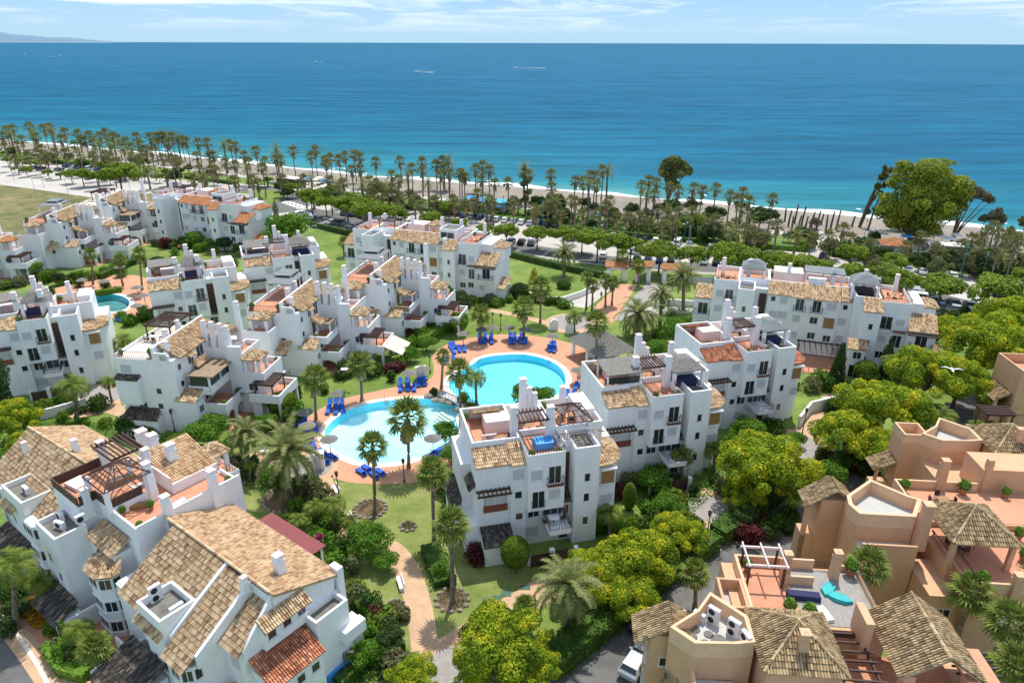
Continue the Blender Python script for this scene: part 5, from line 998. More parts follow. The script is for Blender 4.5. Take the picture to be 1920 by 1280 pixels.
# --- palms
def fan_crown(far=False, seed=1, r_=1.6):
    r = random.Random(seed); mb = MB(); nf = 34 if not far else 22
    for i in range(nf):
        a = i*2.399; el = R(78-118*(i/nf)+r.uniform(-8,8)); L_ = r_*.55; d = Vector((math.cos(a)*math.cos(el), math.sin(a)*math.cos(el), math.sin(el)))
        tip = d*L_; side = d.cross(Vector((0,0,1))).normalized() if abs(d.z) < .98 else Vector((1,0,0)); upv = side.cross(d).normalized()
        mb.mi = 0
        mb.add([tuple(-side*.03), tuple(side*.03), tuple(tip+side*.03), tuple(tip-side*.03)], [(0,1,2,3)])
        nb = 11 if not far else 8
        for k in range(nb):
            t = (k/(nb-1)-.5)*R(210); bd = (d*math.cos(t)+side*math.sin(t)); l = r_*.62*(1-.25*abs(t)); e = tip+bd*l+Vector((0,0,-.16*l*l)) ; w_ = bd.cross(upv).normalized()*(.075 if not far else .11); mid = tip+bd*l*.55+upv*.03
            n0 = len(mb.v); mb.v += [tuple(tip), tuple(mid+w_), tuple(e), tuple(mid-w_)]; mb.f.append((n0,n0+1,n0+2,n0+3)); mb.m.append(0)
    sk = MB()
    for i in range(26 if not far else 16):
        a = i*2.399; q = r.uniform(.25,.55); z0 = -r.uniform(.1,.5)
        c, s = math.cos(a), math.sin(a); x0, y0 = c*.15, s*.15; x1, y1 = c*q, s*q; zl = z0-r.uniform(.7,1.5)
        sk.quad((x0-s*.1,y0+c*.1,z0),(x0+s*.1,y0-c*.1,z0),(x1+s*.22,y1-c*.22,zl),(x1-s*.22,y1+c*.22,zl))
    return mb.mesh('crown', M['fan' if not far else 'fan_far']), sk.mesh('dead_fronds', M['skirt'])
def frond_crown(m, n=42, L_=3.0, droop=1.0, leaf=.42, seed=1, el0=80, el1=-35, st=13):
    leaf *= 1.15
    r = random.Random(seed); mb = MB()
    for i in range(n):
        a = i*2.399; el = R(el0+(el1-el0)*(i/n)**.8+r.uniform(-7,7)); l = L_*r.uniform(.85,1.08); ca, sa = math.cos(a), math.sin(a); p = Vector((0,0,0)); pr = p; seg = l/st; e = el; pts = [p]
        for k in range(st): p = p+Vector((ca*math.cos(e), sa*math.cos(e), math.sin(e)))*seg; e -= R(droop*5.2+1.2*k*droop*.5); pts.append(p)
        side = Vector((-sa, ca, 0))
        for k in range(1, st+1):
            q = pts[k]; d = (pts[k]-pts[k-1]).normalized(); n_up = side.cross(d); ll = leaf*(1.1-abs(k/st-.45)*1.25)
            mb.add([tuple(pts[k-1]-side*.02), tuple(pts[k-1]+side*.02), tuple(q+side*.02), tuple(q-side*.02)], [(0,1,2,3)])
            for sgn in (-1, 1):
                tip = q+(side*sgn*.85+d*.55-n_up*r.uniform(.0,.45)+Vector((0,0,-.25*droop)))*ll; w_ = d*.06*(L_/3)
                n0 = len(mb.v); mb.v += [tuple(q-w_), tuple(q+w_), tuple(tip)]; mb.f.append((n0,n0+1,n0+2)); mb.m.append(0)
                q2 = q-d*seg*.5; tip = q2+(side*sgn*.85+d*.5-n_up*r.uniform(.0,.4)+Vector((0,0,-.25*droop)))*ll; n0 = len(mb.v); mb.v += [tuple(q2-w_), tuple(q2+w_), tuple(tip)]; mb.f.append((n0,n0+1,n0+2)); mb.m.append(0)
    return mb.mesh('crown', M[m])
def trunk_mesh(r0, r1, bend=.0, n=9, rough=.04, seed=2):
    r = random.Random(seed); mb = MB(); pts = []; rs = []
    for i in range(n+1): t = i/n; pts.append((bend*math.sin(t*math.pi), 0, t)); rs.append((r0+(r1-r0)*t)*(1+r.uniform(-rough, rough))*(1.35 if i == 0 else 1))
    mb.tube(pts, rs, 8); return mb.mesh('trunk', M['palmbark'])
PF = [fan_crown(False, s) for s in (1,2)]; PFF = [fan_crown(True, s) for s in (3,4,5)]
PD = [frond_crown('date', 40, 3.0, .55, .44, 1, st=16, el1=-25), frond_crown('date', 38, 3.0, .65, .44, 2, st=16, el1=-30)]; PQ = [frond_crown('queen', 20, 2.6, 1.5, .62, 3, 75, 0), frond_crown('queen', 18, 2.6, 1.7, .62, 4, 70, -5)]
PDF = [frond_crown('date', 30, 3.0, 1.1, .55, 5, st=7)]
TRK = [trunk_mesh(.24,.17,.0), trunk_mesh(.22,.15,.25,seed=3), trunk_mesh(.22,.15,-.2,seed=4)]; TRKD = [trunk_mesh(.36,.30,0,seed=5)]
def palm(kind, cx, cy, rpx, label, base=None, h=None, group=None):
    if base: X0, Y0 = P(*base); Xc, h = zat(*base, cx, cy); Yc = Y0
    else: X0, Y0 = P(cx, cy, h); Xc, Yc = X0, Y0
    d = Yc*cp-(h-CAM_H)*sp; s = rpx*d/FPX
    dx, dy = Xc-X0, Yc-Y0; Lh = math.sqrt(dx*dx+dy*dy+h*h)
    o = empty({'fan':'fan_palm','far':'fan_palm','date':'date_palm','datefar':'date_palm','queen':'queen_palm'}[kind], X0, Y0, label=label, cat='palm tree', group=group)
    q = Vector((dx, dy, h)).to_track_quat('Z', 'Y'); o.rotation_mode = 'QUATERNION'; o.rotation_quaternion = q
    i = cnt[kind] = cnt.get(kind, 0)+1
    tk = link('trunk', (TRKD if 'date' in kind else TRK)[i % (1 if 'date' in kind else 3)], o); ts = max(.7, s/2.2) if kind == 'queen' else 1; tk.scale = (ts, ts, Lh); 
    cr_, base_r = {'fan': (PF, 1.75), 'far': (PFF, 1.75), 'date': (PD, 2.6), 'datefar': (PDF, 2.6), 'queen': (PQ, 2.3)}[kind]; c = cr_[i % len(cr_)]; sc = s/base_r
    if isinstance(c, tuple): k = link('crown', c[0], o); k2 = link('dead_fronds', c[1], o); k2.location = (0,0,Lh); k2.scale = (sc,)*3; k2.rotation_euler = (0,0,i*1.3)
    else: k = link('crown', c, o)
    k.location = (0,0,Lh); k.scale = (sc,)*3; k.rotation_euler = (0,0,i*1.7); return o
near = [('fan',700,838,32,(705,968),'tall fan palm rising from round stone bed on the front lawn'),('fan',812,886,34,(816,1014),'tall slender fan palm on lawn left of nearest white block'),('fan',848,985,38,(851,1130),'fan palm with thick green crown at lower end of triangular hedge bed'),
 ('fan',765,785,42,(768,878),'big fan palm standing at near edge of the pale pool'),('fan',592,712,30,(594,788),'fan palm with blue loungers at foot, left of the pale pool'),('fan',677,684,28,(680,752),'twin looking fan palm between terraced blocks and pale pool'),
 ('fan',862,697,28,(865,800),'tall fan palm at footbridge between the two pools'),('queen',893,706,27,(895,762),'thin feathery palm on islet between the two pools'),('fan',832,668,16,(829,728),'slim short crowned palm on deck above the footbridge'),
 ('fan',902,590,22,(901,640),'fan palm at top left edge of the round pool deck'),('fan',983,578,25,(983,636),'fan palm over the parasols at top of round pool'),('fan',1015,540,24,(1014,605),'fan palm on lawn strip above the round pool'),
 ('fan',1120,605,26,(1119,690),'fan palm growing beside thatched pavilion roof'),('queen',1078,592,20,(1078,622),'small feathery palm in entrance turning circle'),('date',1242,550,26,(1238,615),'tall date palm by right side of entrance drive'),
 ('date',1283,516,30,(1282,580),'date palm left of the long block beside the parking'),('date',1200,588,42,(1200,632),'broad date palm behind the thatched pavilion'),('date',1060,474,24,(1058,518),'date palm alone on upper lawn by the parking hedge'),
 ('fan',1102,520,14,(1100,580),'left palm of pair along red entrance walk'),('fan',1113,535,13,(1111,582),'second palm of left pair along red entrance walk'),('fan',1137,526,15,(1136,576),'third palm along red entrance walk'),('fan',1150,530,15,(1148,572),'fourth palm along red entrance walk, nearest drive'),
 ('fan',1168,480,15,(1168,522),'palm left of gatehouse arch'),('fan',1198,498,16,(1198,535),'palm in front of the gatehouse arch'),
 ('date',462,812,38,(466,888),'date palm left of bigger one by grey plaza'),('date',540,845,62,(542,935),'largest date palm in rocky bed beside the grey plaza'),('queen',628,945,30,(630,1000),'young feathery palm by the tan garden path'),
 ('date',1065,1095,62,(1062,1190),'wide date palm over the tan path near bottom centre'),('queen',138,725,36,(146,790),'drooping queen palm beside left cobbled turning circle'),('queen',205,715,20,(212,756),'small yellowish queen palm in left turning circle'),
 ('queen',232,640,24,(232,690),'feathery palm between the left edge block and terraced block'),('fan',170,478,14,(176,535),'left palm on the left pool deck'),('fan',225,490,14,(232,538),'middle palm on the left pool deck'),('fan',262,478,15,(268,545),'right palm on the left pool deck'),
 ('fan',1305,1075,30,(1305,1140),'low fan palm at road bend beside bottom right house'),
 ('fan',1683,885,32,(1683,930),'fan palm left of the ochre terrace below yellow trees'),('fan',1895,760,26,(1895,800),'palm at right edge beside the road'),('queen',1672,672,24,(1670,725),'yellow feathery palm before the long white block'),('fan',180,1215,32,(180,1280),'fan palm on lawn at bottom left corner'),
 ('queen',30,1060,48,(34,1180),'large feathery palm at left edge before the bay windows'),('queen',150,1180,36,(150,1230),'bright feathery palm above bottom left fan palm'),('queen',75,1090,30,(78,1150),'feathery palm left of the terracotta forecourt'),
 ('fan',645,455,12,(646,482),'small palm on strip of lawn left of the flat roofed block'),('queen',1850,740,22,(1850,790),'palm clump beside back road at right'),('fan',985,1135,22,(985,1175),'small fan palm beside tan path at bottom centre'),('queen',700,400,10,(700,425),'small feathery palm near parking hedge'),
 ('queen',470,870,14,(470,905),'small shrub palm at the foot of date palm'),('queen',1145,960,30,(1145,1010),'bushy palm at foot of the nearest white block tower'),('queen',1280,850,30,(1280,900),'bushy banana palm at foot of second block'),('queen',1340,840,26,(1340,885),'bushy banana palm beside second block corner'),('queen',590,950,26,(590,985),'bushy palm left of the tan path'),('queen',560,975,22,(560,1005),'bushy palm behind the maroon canopy'),
 ('queen',655,975,20,(655,1010),'small palm right of tan path near benches'),('fan',1790,600,10,(1790,640),'small palm beyond long white block'),('queen',1770,780,30,(1770,820),'feathery clump between yellow trees and ochre tower'),('queen',1720,770,28,(1720,815),'feathery clump left of ochre tower'),('queen',1830,800,24,(1830,835),'feathery clump above ochre hipped roof')]
for k, cx, cy, r_, b_, lab in near: palm(k, cx, cy, r_*1.14, lab, base=b_)
palm('fan', 1630, 1060, 46, 'large fan palm rising between the two ochre houses', h=8.3); palm('fan', 1822, 1110, 48, 'fan palm right of the ochre pavilion roof', h=7.0); palm('fan', 1895, 1165, 52, 'largest fan palm at right edge below ochre terrace', h=7.0); palm('fan', 1905, 1245, 50, 'fan palm in the bottom right corner', h=6.0); palm('fan', 1915, 1080, 30, 'smaller fan palm at right edge by ochre balustrade', h=6.0)
ORD = ['first','second','third','fourth','fifth','sixth','seventh','eighth','ninth','tenth','eleventh','twelfth','thirteenth','fourteenth','fifteenth','sixteenth','seventeenth','eighteenth','nineteenth']
TENS = ['','','twenty','thirty','forty','fifty','sixty','seventy','eighty','ninety','one hundred','one hundred and ten']
def ordn(i):
    i += 1; h = ''
    if i >= 200: h = 'two hundred and '; i -= 200
    elif i > 100: h = 'hundred and '; i -= 100
    if i == 0: return 'two hundredth'
    if i == 100: return 'hundredth'
    if i < 20: return h + ORD[i-1]
    t, u = divmod(i, 10)
    return h + (TENS[t]+'-'+ORD[u-1] if u else TENS[t][:-1]+'ieth')
def pts(s, ox, oy, lst): return [(ox+x/s, oy+y/s) for x, y in lst]
sea_p = pts(6,0,220,[(75,165),(150,150),(335,125),(375,200),(410,240),(500,145),(560,135),(590,180),(690,265),(730,185),(880,200),(840,330),(910,270),(960,280),(1010,220),(1060,300),(1130,230),(1120,330),(1190,190),(1270,230),(1330,260),(1290,340),(1390,350),(1480,350),(1470,420),(1540,240),(1580,320),(1690,240),(1740,300),(1770,230),(1830,230),(1700,400),(1190,440),(1050,450),(900,430),(740,410),(620,410),(470,370),(250,270),(60,350),(200,330),(30,230),(120,220),(1240,300),(1420,290),(1640,380),(1600,420)]) + \
 pts(6,300,240,[(60,110),(140,110),(250,150),(300,170),(430,180),(530,180),(130,350),(190,370),(420,330),(560,330),(600,320),(30,350),(720,210),(790,200),(850,220),(950,320),(1080,270),(850,430),(1000,400),(1180,390),(1310,260),(1310,360),(1360,370),(1500,270),(1750,260),(1700,330),(1870,400),(980,470),(1150,460),(740,400),(100,180),(200,140)]) + \
 pts(6,560,260,[(300,260),(355,230),(455,240),(520,210),(630,190),(690,220),(600,360),(690,350),(870,270),(1140,260),(1270,340),(1390,270),(1390,370),(1550,300),(1620,260),(1690,260),(1640,330),(1600,420),(1700,400),(1820,400),(1460,500),(1130,470),(1050,420),(350,480),(500,510),(720,520),(880,520),(1110,640),(1310,700),(1530,720),(1740,700),(800,480),(1230,420)]) + \
 pts(6,860,280,[(190,230),(270,190),(350,240),(260,350),(410,390),(555,380),(740,220),(790,290),(1040,290),(1050,430),(1320,360),(1400,370),(1470,390),(1530,310),(1560,400),(1620,240),(1680,250),(1480,300),(165,620),(390,650),(620,640),(850,680),(1150,750),(1270,580),(1400,740),(1700,580),(1660,640),(30,290),(75,320)]) + \
 pts(5.05,1160,280,[(220,350),(290,300),(360,320),(270,430),(340,430),(570,390),(715,370),(800,390),(925,370),(480,360),(1180,410),(1060,440),(1130,480),(1240,490),(1460,470),(300,700),(90,650),(510,690),(740,640),(1040,750),(1260,780),(1510,720),(1690,810),(1170,560)]) + \
 pts(3.88,1520,270,[(130,670),(240,620),(290,690),(430,730),(700,750),(960,800),(1100,740),(1230,780),(1290,630),(1370,640),(1440,650),(1510,680),(1180,690),(1530,830),(470,880),(560,930),(20,680),(1400,700),(1340,600),(1250,690)])
def shore_y(x):
    for (x0, y0), (x1, y1) in zip(shl[:-1], shl[1:]):
        if x0 <= x <= x1: return y0+(y1-y0)*(x-x0)/(x1-x0)
    return 430
shl = [(x, y) for x, y in shore]
fr2 = random.Random(31)
for _ in range(95):
    x = fr2.uniform(-10,1930); sy = 0
    for (x0, y0), (x1, y1) in zip(shl[:-1], shl[1:]):
        if x0 <= x <= x1: sy = y0+(y1-y0)*(x-x0)/(x1-x0)
    if 1460 < x < 1600 or sum(1 for q in sea_p if abs(q[0]-x) < 7) > 2: continue
    sea_p.append((x, sy+fr2.uniform(14,52)*(.7+.3*x/1000)))
sea_p.sort()
hr = random.Random(11)
for i, (x, y) in enumerate(sea_p):
    dy = y-shore_y(x); tall = dy < 22; low = 9.5 if tall else 5.5
    # keep the trunk foot on land: raise until the foot lies behind the shore line
    h = hr.uniform(low-1.5, low+1.5)
    while dy < 45 and h < 17:
        X, Y = P(x, y, h); ys = None
        for (a, b_) in zip(inw[:-1], inw[1:]):
            if a[0] <= X <= b_[0]: ys = a[1]+(b_[1]-a[1])*(X-a[0])/(b_[0]-a[0])
        if ys is None or Y < ys+17: break
        h += 1
    date = i % 7 == 3
    zone = 'left parking' if x < 330 else 'roundabout' if x < 600 else 'beach bar' if x < 980 else 'park shrubs' if x < 1330 else 'wooden beach posts' if x < 1600 else 'giant eucalyptus'
    palm('datefar' if date else 'far', x, y, (17 if date else 12.5)*(1+.00016*x)*(1.0 if tall else 1.12), '%s %s palm, %s along the seafront from the left' % ('tall' if h > 10.5 else 'low', 'bushy date' if date else 'bare stemmed fan', ordn(i)), h=h, group='palms along the seafront belt')
# --- broad trees
def series(kind, lst, fmt, group, **k):
    for i, q in enumerate(sorted(lst)): tree(kind, q[0], q[1], q[2], fmt % ordn(i), group, **k)
tip = [(1435,872,78,'yellow-green flowering tree over the back road beside round turning circle'),(1395,925,40,'smaller yellow-green tree under big one by round turning circle'),(1490,905,54,'yellow-green tree leaning over the hedge of the back road'),
 (1110,1075,58,'yellow-green tree nearest to bottom, covering tan path by date palm'),(1195,1040,66,'yellow-green tree right of the clipped ball by nearest block'),(1270,1000,50,'yellow-green tree left of lamp at the round turning circle'),(1180,1115,55,'yellow-green tree above the dark road hedge near bottom'),
 (948,1205,80,'broad bright tree at the bottom centre over tan path'),(905,1250,50,'lower tree crown at the bottom beside lower turning circle'),(1000,1245,50,'tree crown at bottom edge right of the lower turning circle'),
 (1655,762,76,'golden flowering tree before the long white block, nearest road'),(1592,815,60,'golden flowering tree above lit turning circle'),(1665,845,56,'dark footed golden tree beside parked car and ochre tower'),(1742,702,66,'golden flowering tree with white bird flying over it'),(1802,712,54,'golden tree right of the white bird'),
 (1850,640,74,'golden flowering tree at right edge below parking'),(1905,600,60,'golden flowering tree at right edge nearest the parking'),(1890,672,60,'golden tree at right edge above ochre house'),(780,1268,42,'yellowish tree cut by bottom edge left of turning circle'),(20,790,48,'yellowish tree at left edge behind big tiled roof'),(60,830,34,'green tree hugging upper left corner of big tiled roof')]
for x, y, r_, lab in tip: tree('tipu', x, y, r_*1.12, lab, 'yellow flowering trees', name='flowering_tree')
bri = [(393,803,38,'bright green leafy tree left of the garden path behind big roof'),(690,1005,42,'dense green tree beside bend of the tan path'),(724,1050,24,'round small tree beside white bench on tan path'),(1265,615,30,'bright green tree behind the pavilion beside third block'),(1232,648,24,'bright green shrub tree touching pavilion corner'),
 (540,425,44,'large bright green tree beyond the peaked awning block'),(238,388,19,'green tree between far stepped block and scrub field'),(1225,895,34,'leafy tree in courtyard between first and second block'),(1250,940,28,'small leafy tree below courtyard between blocks'),(1405,800,34,'leafy shrub tree before the third block'),(860,600,24,'bright bush tree right of last terraced block'),
 (365,445,18,'green tree before orange tiled block, left'),(395,455,14,'yellowish green tree before orange tiled block'),(500,790,22,'bushy bright tree left of flattened clipped bush'),(60,500,18,'bushy green tree before far stepped block at left'),(120,1150,28,'dark leafy tree before the bay windows at bottom left'),(680,1225,30,'small leafy tree at bottom beside blue covered furniture'),(10,860,30,'green tree at left edge above forecourt'),
 (985,735,26,'left half of green bush behind nearest block chimneys'),(1020,738,24,'right half of green bush behind nearest block chimneys'),(1495,820,18,'lone tree on round lawn beside third block'),(835,805,24,'dark leafy tree between pale pool and nearest block'),(848,850,22,'leafy tree touching left wall of nearest block'),(1440,850,20,'small leafy bush tree by upper turning circle'),(745,640,16,'round bush tree beside cream awning'),(770,660,18,'shrub tree between awning and pool deck'),(800,640,18,'hedge tree at right end of terraced garden'),(1560,880,30,'dark green tree by parked car on back road')]
for x, y, r_, lab in bri: tree('bright', x, y, r_, lab)
drk = [(866,520,22,'dark shrub tree covering corner of the flat roofed block'),(860,560,24,'dark tree at foot of flat roofed block corner'),(463,525,18,'dark conifer between two left blocks, nearer'),(500,560,14,'dark bushy tree between left blocks, farther'),(420,455,16,'dark tree before orange tiled block, right of centre'),(450,465,14,'dark tree before orange tiled block, right end'),(345,450,12,'dark bush before orange tiled block, left end'),
 (1395,960,30,'dark green tree by lamp post at round turning circle'),(735,1190,26,'thin leafed dark tree at the bottom left of tan path'),(110,520,14,'dark tree on garden edge by left pool'),(30,1140,26,'dark shady tree at left corner')]
for x, y, r_, lab in drk: tree('dark', x, y, r_, lab)
series('pine', [(583,368,24),(610,376,20),(650,383,26),(690,390,28),(722,396,20),(742,394,18),(810,409,21),(860,417,13),(760,404,10),(911,427,14),(950,432,21),(1008,436,21),(1058,437,23),(1093,441,22),(1122,448,28),(1160,452,26),(1185,458,22),(1239,468,30),(1299,477,27),(1370,474,34),(1405,480,30),(1457,485,30),(1512,494,28),(1548,499,22),(1600,508,27),(1690,520,28),(1770,531,34),(1876,541,44),(1660,505,24)],
       'flat topped umbrella pine, %s from the left in the seafront parking', 'umbrella pines in the parking')
series('pine', [(132,327,12),(153,327,16),(180,330,13),(223,326,30),(14,301,8),(36,302,8),(55,307,8),(68,306,7),(77,308,8),(49,319,9),(28,318,5),(91,324,8),(112,329,6),(270,329,8),(298,332,8),(258,326,8),(315,327,8),(204,329,12)],
       'small round parking tree, %s from left edge on pale pavement', 'trees in the left parking')
series('dark', [(328,328,14),(395,324,10),(1040,378,24),(1008,375,16),(1097,378,14),(1115,386,12),(702,352,18),(827,385,15),(1259,383,22),(1186,390,15),(1340,397,22),(1427,402,24),(1290,428,16),(1744,482,18),(1868,486,14),(1450,400,14),(1000,400,14),(1060,400,18),(1660,470,16),(1640,440,12),(1780,470,14),(1820,470,14),(900,385,10),(930,388,10),(740,372,10),(200,300,10),(250,300,10),(90,292,9),(130,295,10),(20,285,10)],
       'dark evergreen in the seafront park, %s from the left', 'dark evergreens of the seafront park')
series('olive', [(1299,382,18),(1215,400,14),(1530,415,12),(780,370,10),(850,385,9),(1900,440,16),(1480,440,12),(1140,400,12),(600,345,8)], 'greyish olive tree among the seafront palms, %s from the left', 'olive trees of the seafront park')
fr3 = random.Random(77); fill = {'dark': [], 'olive': [], 'pine': []}
for _ in range(64):
    x = fr3.uniform(0,1930)
    if 1515 < x < 1555: continue
    base_y = 0
    for (a, b_), (c_, d_) in zip(inner[:-1], inner[1:]):
        if a <= x <= c_: base_y = b_+(d_-b_)*(x-a)/(c_-a)
    fill[fr3.choice(['dark','dark','olive','pine'])].append((x, base_y+fr3.uniform(-6,22)*(.5+x/1900), fr3.uniform(8,15)*(.6+x/1600)))
series('dark', fill['dark'], 'dark rounded seafront tree in the palm belt, %s from the left', 'rounded dark trees in the palm belt')
series('olive', fill['olive'], 'grey green seafront tree in the palm belt, %s from the left', 'grey green trees in the palm belt')
series('pine', fill['pine'], 'small umbrella pine in the palm belt, %s from the left', 'small umbrella pines in the palm belt')
# the great eucalyptus and its leaning neighbours
def bigtree(name, label, base, lobes_px, m, n, size, r0, seed=1):
    X0, Y0 = P(*base); o = empty(name, X0, Y0, label=label, cat='tree'); L_ = []
    r = random.Random(seed)
    for (x, y, rp) in lobes_px:
        Xc, z = zat(*base, x, y); d = Y0*cp-(z-CAM_H)*sp; rr = rp*d/FPX; L_.append((Xc-X0, r.uniform(-.35,.35)*rr*1.6, z, rr, rr*.85))
    mb = MB(); leaves(mb, [q for l in L_ for q in [l]+[(l[0]+r.gauss(0,.5)*l[3], l[1]+r.gauss(0,.5)*l[3], l[2]+r.gauss(0,.45)*l[3], l[3]*.45, l[4]*.4) for _ in range(5)]], n, size, r, shell=.7); mb.build('crown', M[m], o)
    tb = MB(); 
    for (x, y, z, rx, rz) in L_: tb.tube([(0,0,-.1),(x*.25,y*.2,z*.35),(x*.7,y*.6,z*.75),(x,y,z)], [r0,r0*.75,r0*.35,r0*.1], 6)
    tb.build('trunk', M['bark'], o); return o
bigtree('eucalyptus_tree', 'giant eucalyptus with towering green crown by the beach at right', (1712,452), [(1735,320,30),(1765,335,28),(1700,335,26),(1720,360,30),(1755,370,32),(1785,350,24),(1790,385,22),(1760,405,26),(1725,400,28),(1695,385,24),(1670,375,16),(1680,410,20),(1710,425,20),(1740,425,18),(1668,388,20),(1685,408,24),(1800,360,20),(1700,312,14),(1770,308,14)], 'euca', 24000, .36, .9)
bigtree('eucalyptus_tree', 'tall leaning eucalyptus above the palms left of the beach posts', (1252,378), [(1262,302,13),(1280,312,13),(1252,312,13),(1245,322,11),(1270,322,15),(1290,320,10),(1258,335,11),(1265,345,9)], 'euca2', 6500, .35, .35)
bigtree('leaning_tree', 'dark windswept tree leaning right, left of giant eucalyptus', (1612,425), [(1628,395,4),(1638,370,5),(1648,348,6),(1655,330,7),(1662,320,6),(1672,318,6),(1660,312,4)], 'euca2', 2600, .35, .45)
bigtree('leaning_tree', 'thin leaning tree close under giant eucalyptus left side', (1628,430), [(1640,390,4),(1652,360,4),(1660,345,4)], 'dark', 500, .35, .3)
bigtree('dry_tree', 'sparse brown umbrella topped tree right of the giant eucalyptus', (1785,450), [(1815,362,14),(1835,360,13),(1852,368,11),(1805,372,10),(1860,374,7),(1800,385,6)], 'rusty', 2400, .28, .3)
bigtree('dry_tree', 'small brown crowned tree beside right edge on the beach', (1835,455), [(1865,402,14),(1850,408,9),(1880,408,10)], 'rusty', 1400, .28, .2)
bigtree('dry_tree', 'twiggy brown tree cut by right edge near the surf', (1925,470), [(1915,410,6),(1925,418,8),(1900,428,5)], 'rusty', 500, .28, .2)
bigtree('conifer_tree', 'tall tiered conifer pair behind the blue beach bar', (985,400), [(983,315,5),(981,330,7),(983,345,7),(990,335,7),(992,360,6),(986,372,6)], 'olive', 1800, .3, .25)
# --- clipped shrubs, cypresses, hedges
def shrub(name, label, x, y, w_px, h_m, m, shape='ball', z0=0., cat='shrub', group=None, n=2600, trunk=0.0):
    X, Y = P(x, y); d = Y*cp+CAM_H*sp; r_ = w_px*d/FPX; o = empty(name, X, Y, label=label, cat=cat, group=group); mb = MB(); rr = random.Random(x)
    if shape == 'ball': L_ = [(0,0,z0+h_m/2,r_,h_m/2)]; leaves(mb, L_, n, .10*max(1,r_/1.5), rr, shell=.97, up=.5); mb.sphere(0,0,z0+h_m/2,r_*.96,r_*.96,h_m/2*.96,16,10)
    elif shape == 'cone':
        L_ = [(0,0,h_m*(i+.6)/9,r_*(1-(i/9)**1.5*.85),h_m/9*1.2) for i in range(9)]; leaves(mb, L_, n, .15, rr, shell=.9)
    elif shape == 'column':
        L_ = [(rr.uniform(-.1,.1),rr.uniform(-.1,.1),h_m*(i+.6)/10,r_*(.85+.2*math.sin(i*1.3))*(1 if i < 7 else (10.3-i)/3.6),h_m/10*1.3) for i in range(10)]; leaves(mb, L_, n, .16, rr, shell=.86)
    else:
        L_ = [(r_*.5*math.cos(i*2.4)*math.sqrt(i/7), r_*.5*math.sin(i*2.4)*math.sqrt(i/7), h_m*.45+rr.uniform(-.15,.15)*h_m, r_*rr.uniform(.4,.6), h_m*.5) for i in range(7)]; leaves(mb, L_, n, .14, rr, shell=.8, floor_=0)
    mb.build('foliage', M[m], o)
    if trunk: tb = MB(); tb.tube([(0,0,-.1),(0,0,trunk)], [.14,.11], 7); tb.build('trunk', M['bark'], o)
    return o
shrub('clipped_ball_tree', 'large clipped ball tree casting round shadow by the nearest block', 968, 1072, 26, 3.3, 'topi', z0=.9, cat='topiary', trunk=1.4, n=5200)
shrub('clipped_bush', 'clipped dome bush between tiled roof and garden path', 343, 862, 26, 3.4, 'topi', z0=.2, cat='topiary', n=4200)
shrub('clipped_bush', 'flattened clipped bush below corner of lowest terrace', 532, 775, 25, 2.6, 'topi', z0=.6, cat='topiary', trunk=1, n=3600)
shrub('clipped_bush', 'drum shaped clipped tree before the long white block', 1620, 715, 20, 2.8, 'topi', z0=.8, cat='topiary', trunk=1.2, n=3600)
shrub('clipped_bush', 'dark clipped dome beside flat roofed block', 975, 560, 17, 3.4, 'dark', cat='topiary')
shrub('clipped_bush', 'egg shaped topiary nearer to the yellow trees by parking', 1780, 622, 13, 4.2, 'hedge', z0=.3, cat='topiary', trunk=.6); shrub('clipped_bush', 'egg shaped topiary against the parking hedge', 1803, 604, 10, 3.6, 'dark', cat='topiary')
shrub('golden_bush', 'golden cone bush on the upper lawn', 1002, 530, 10, 3.4, 'yellowb', 'cone', n=900); shrub('golden_bush', 'golden topped bush at corner of flat roofed block', 941, 555, 8, 3.6, 'yellowb', 'cone', n=800); shrub('clipped_bush', 'low round bush on upper lawn by date palm', 1058, 540, 13, 1.6, 'hedge')
shrub('clipped_bush', 'yellow green upright bush right of the nearest block', 1180, 955, 12, 3.6, 'topi', 'ball', n=1800); shrub('clipped_bush', 'small round bush beside third block yard', 1372, 840, 10, 2.4, 'topi'); shrub('clipped_bush', 'round bush on lawn by left pool', 298, 500, 15, 2.2, 'hedge')
shrub('cypress_tree', 'tall dark cypress at left edge before white block', 22, 792, 20, 11.5, 'dark', 'column', cat='cypress', n=5200); shrub('cypress_tree', 'conical cypress in front of the long white block', 1566, 725, 15, 7.2, 'dark', 'cone', cat='cypress', n=3600); shrub('cypress_tree', 'thin cypress against the long white block wall', 1655, 712, 9, 7.0, 'dark', 'column', cat='cypress'); shrub('cypress_tree', 'small dark cypress right of the orange tiled block', 520, 415, 6, 6.0, 'dark', 'column', cat='cypress', n=900); shrub('cypress_tree', 'slim cypress at right end of long white block', 1754, 640, 7, 6.5, 'dark', 'column', cat='cypress', n=1000)
shrub('flower_bush', 'orange flowering bushes on the bottom left bed', 62, 1150, 24, 1.5, 'orangeb', 'bush'); shrub('flower_bush', 'second orange flowering bush nearer to paving', 78, 1172, 16, 1.2, 'orangeb', 'bush'); shrub('clipped_bush', 'small green ball among orange flowers', 70, 1148, 8, 1.5, 'hedge')
shrub('maroon_bush', 'dark red bush by the nearest block fence', 1035, 1062, 18, 1.6, 'redb', 'bush'); shrub('maroon_bush', 'dark red bush below rounded bay of nearest block', 1150, 985, 14, 2.4, 'redb', 'bush'); shrub('bougainvillea', 'magenta bougainvillea at corner of maroon canopy', 604, 1040, 9, 2.6, 'magenta', 'bush'); shrub('bougainvillea', 'purple bougainvillea at far stepped block patio', 96, 528, 7, 2, 'magenta', 'bush')
br = random.Random(21)
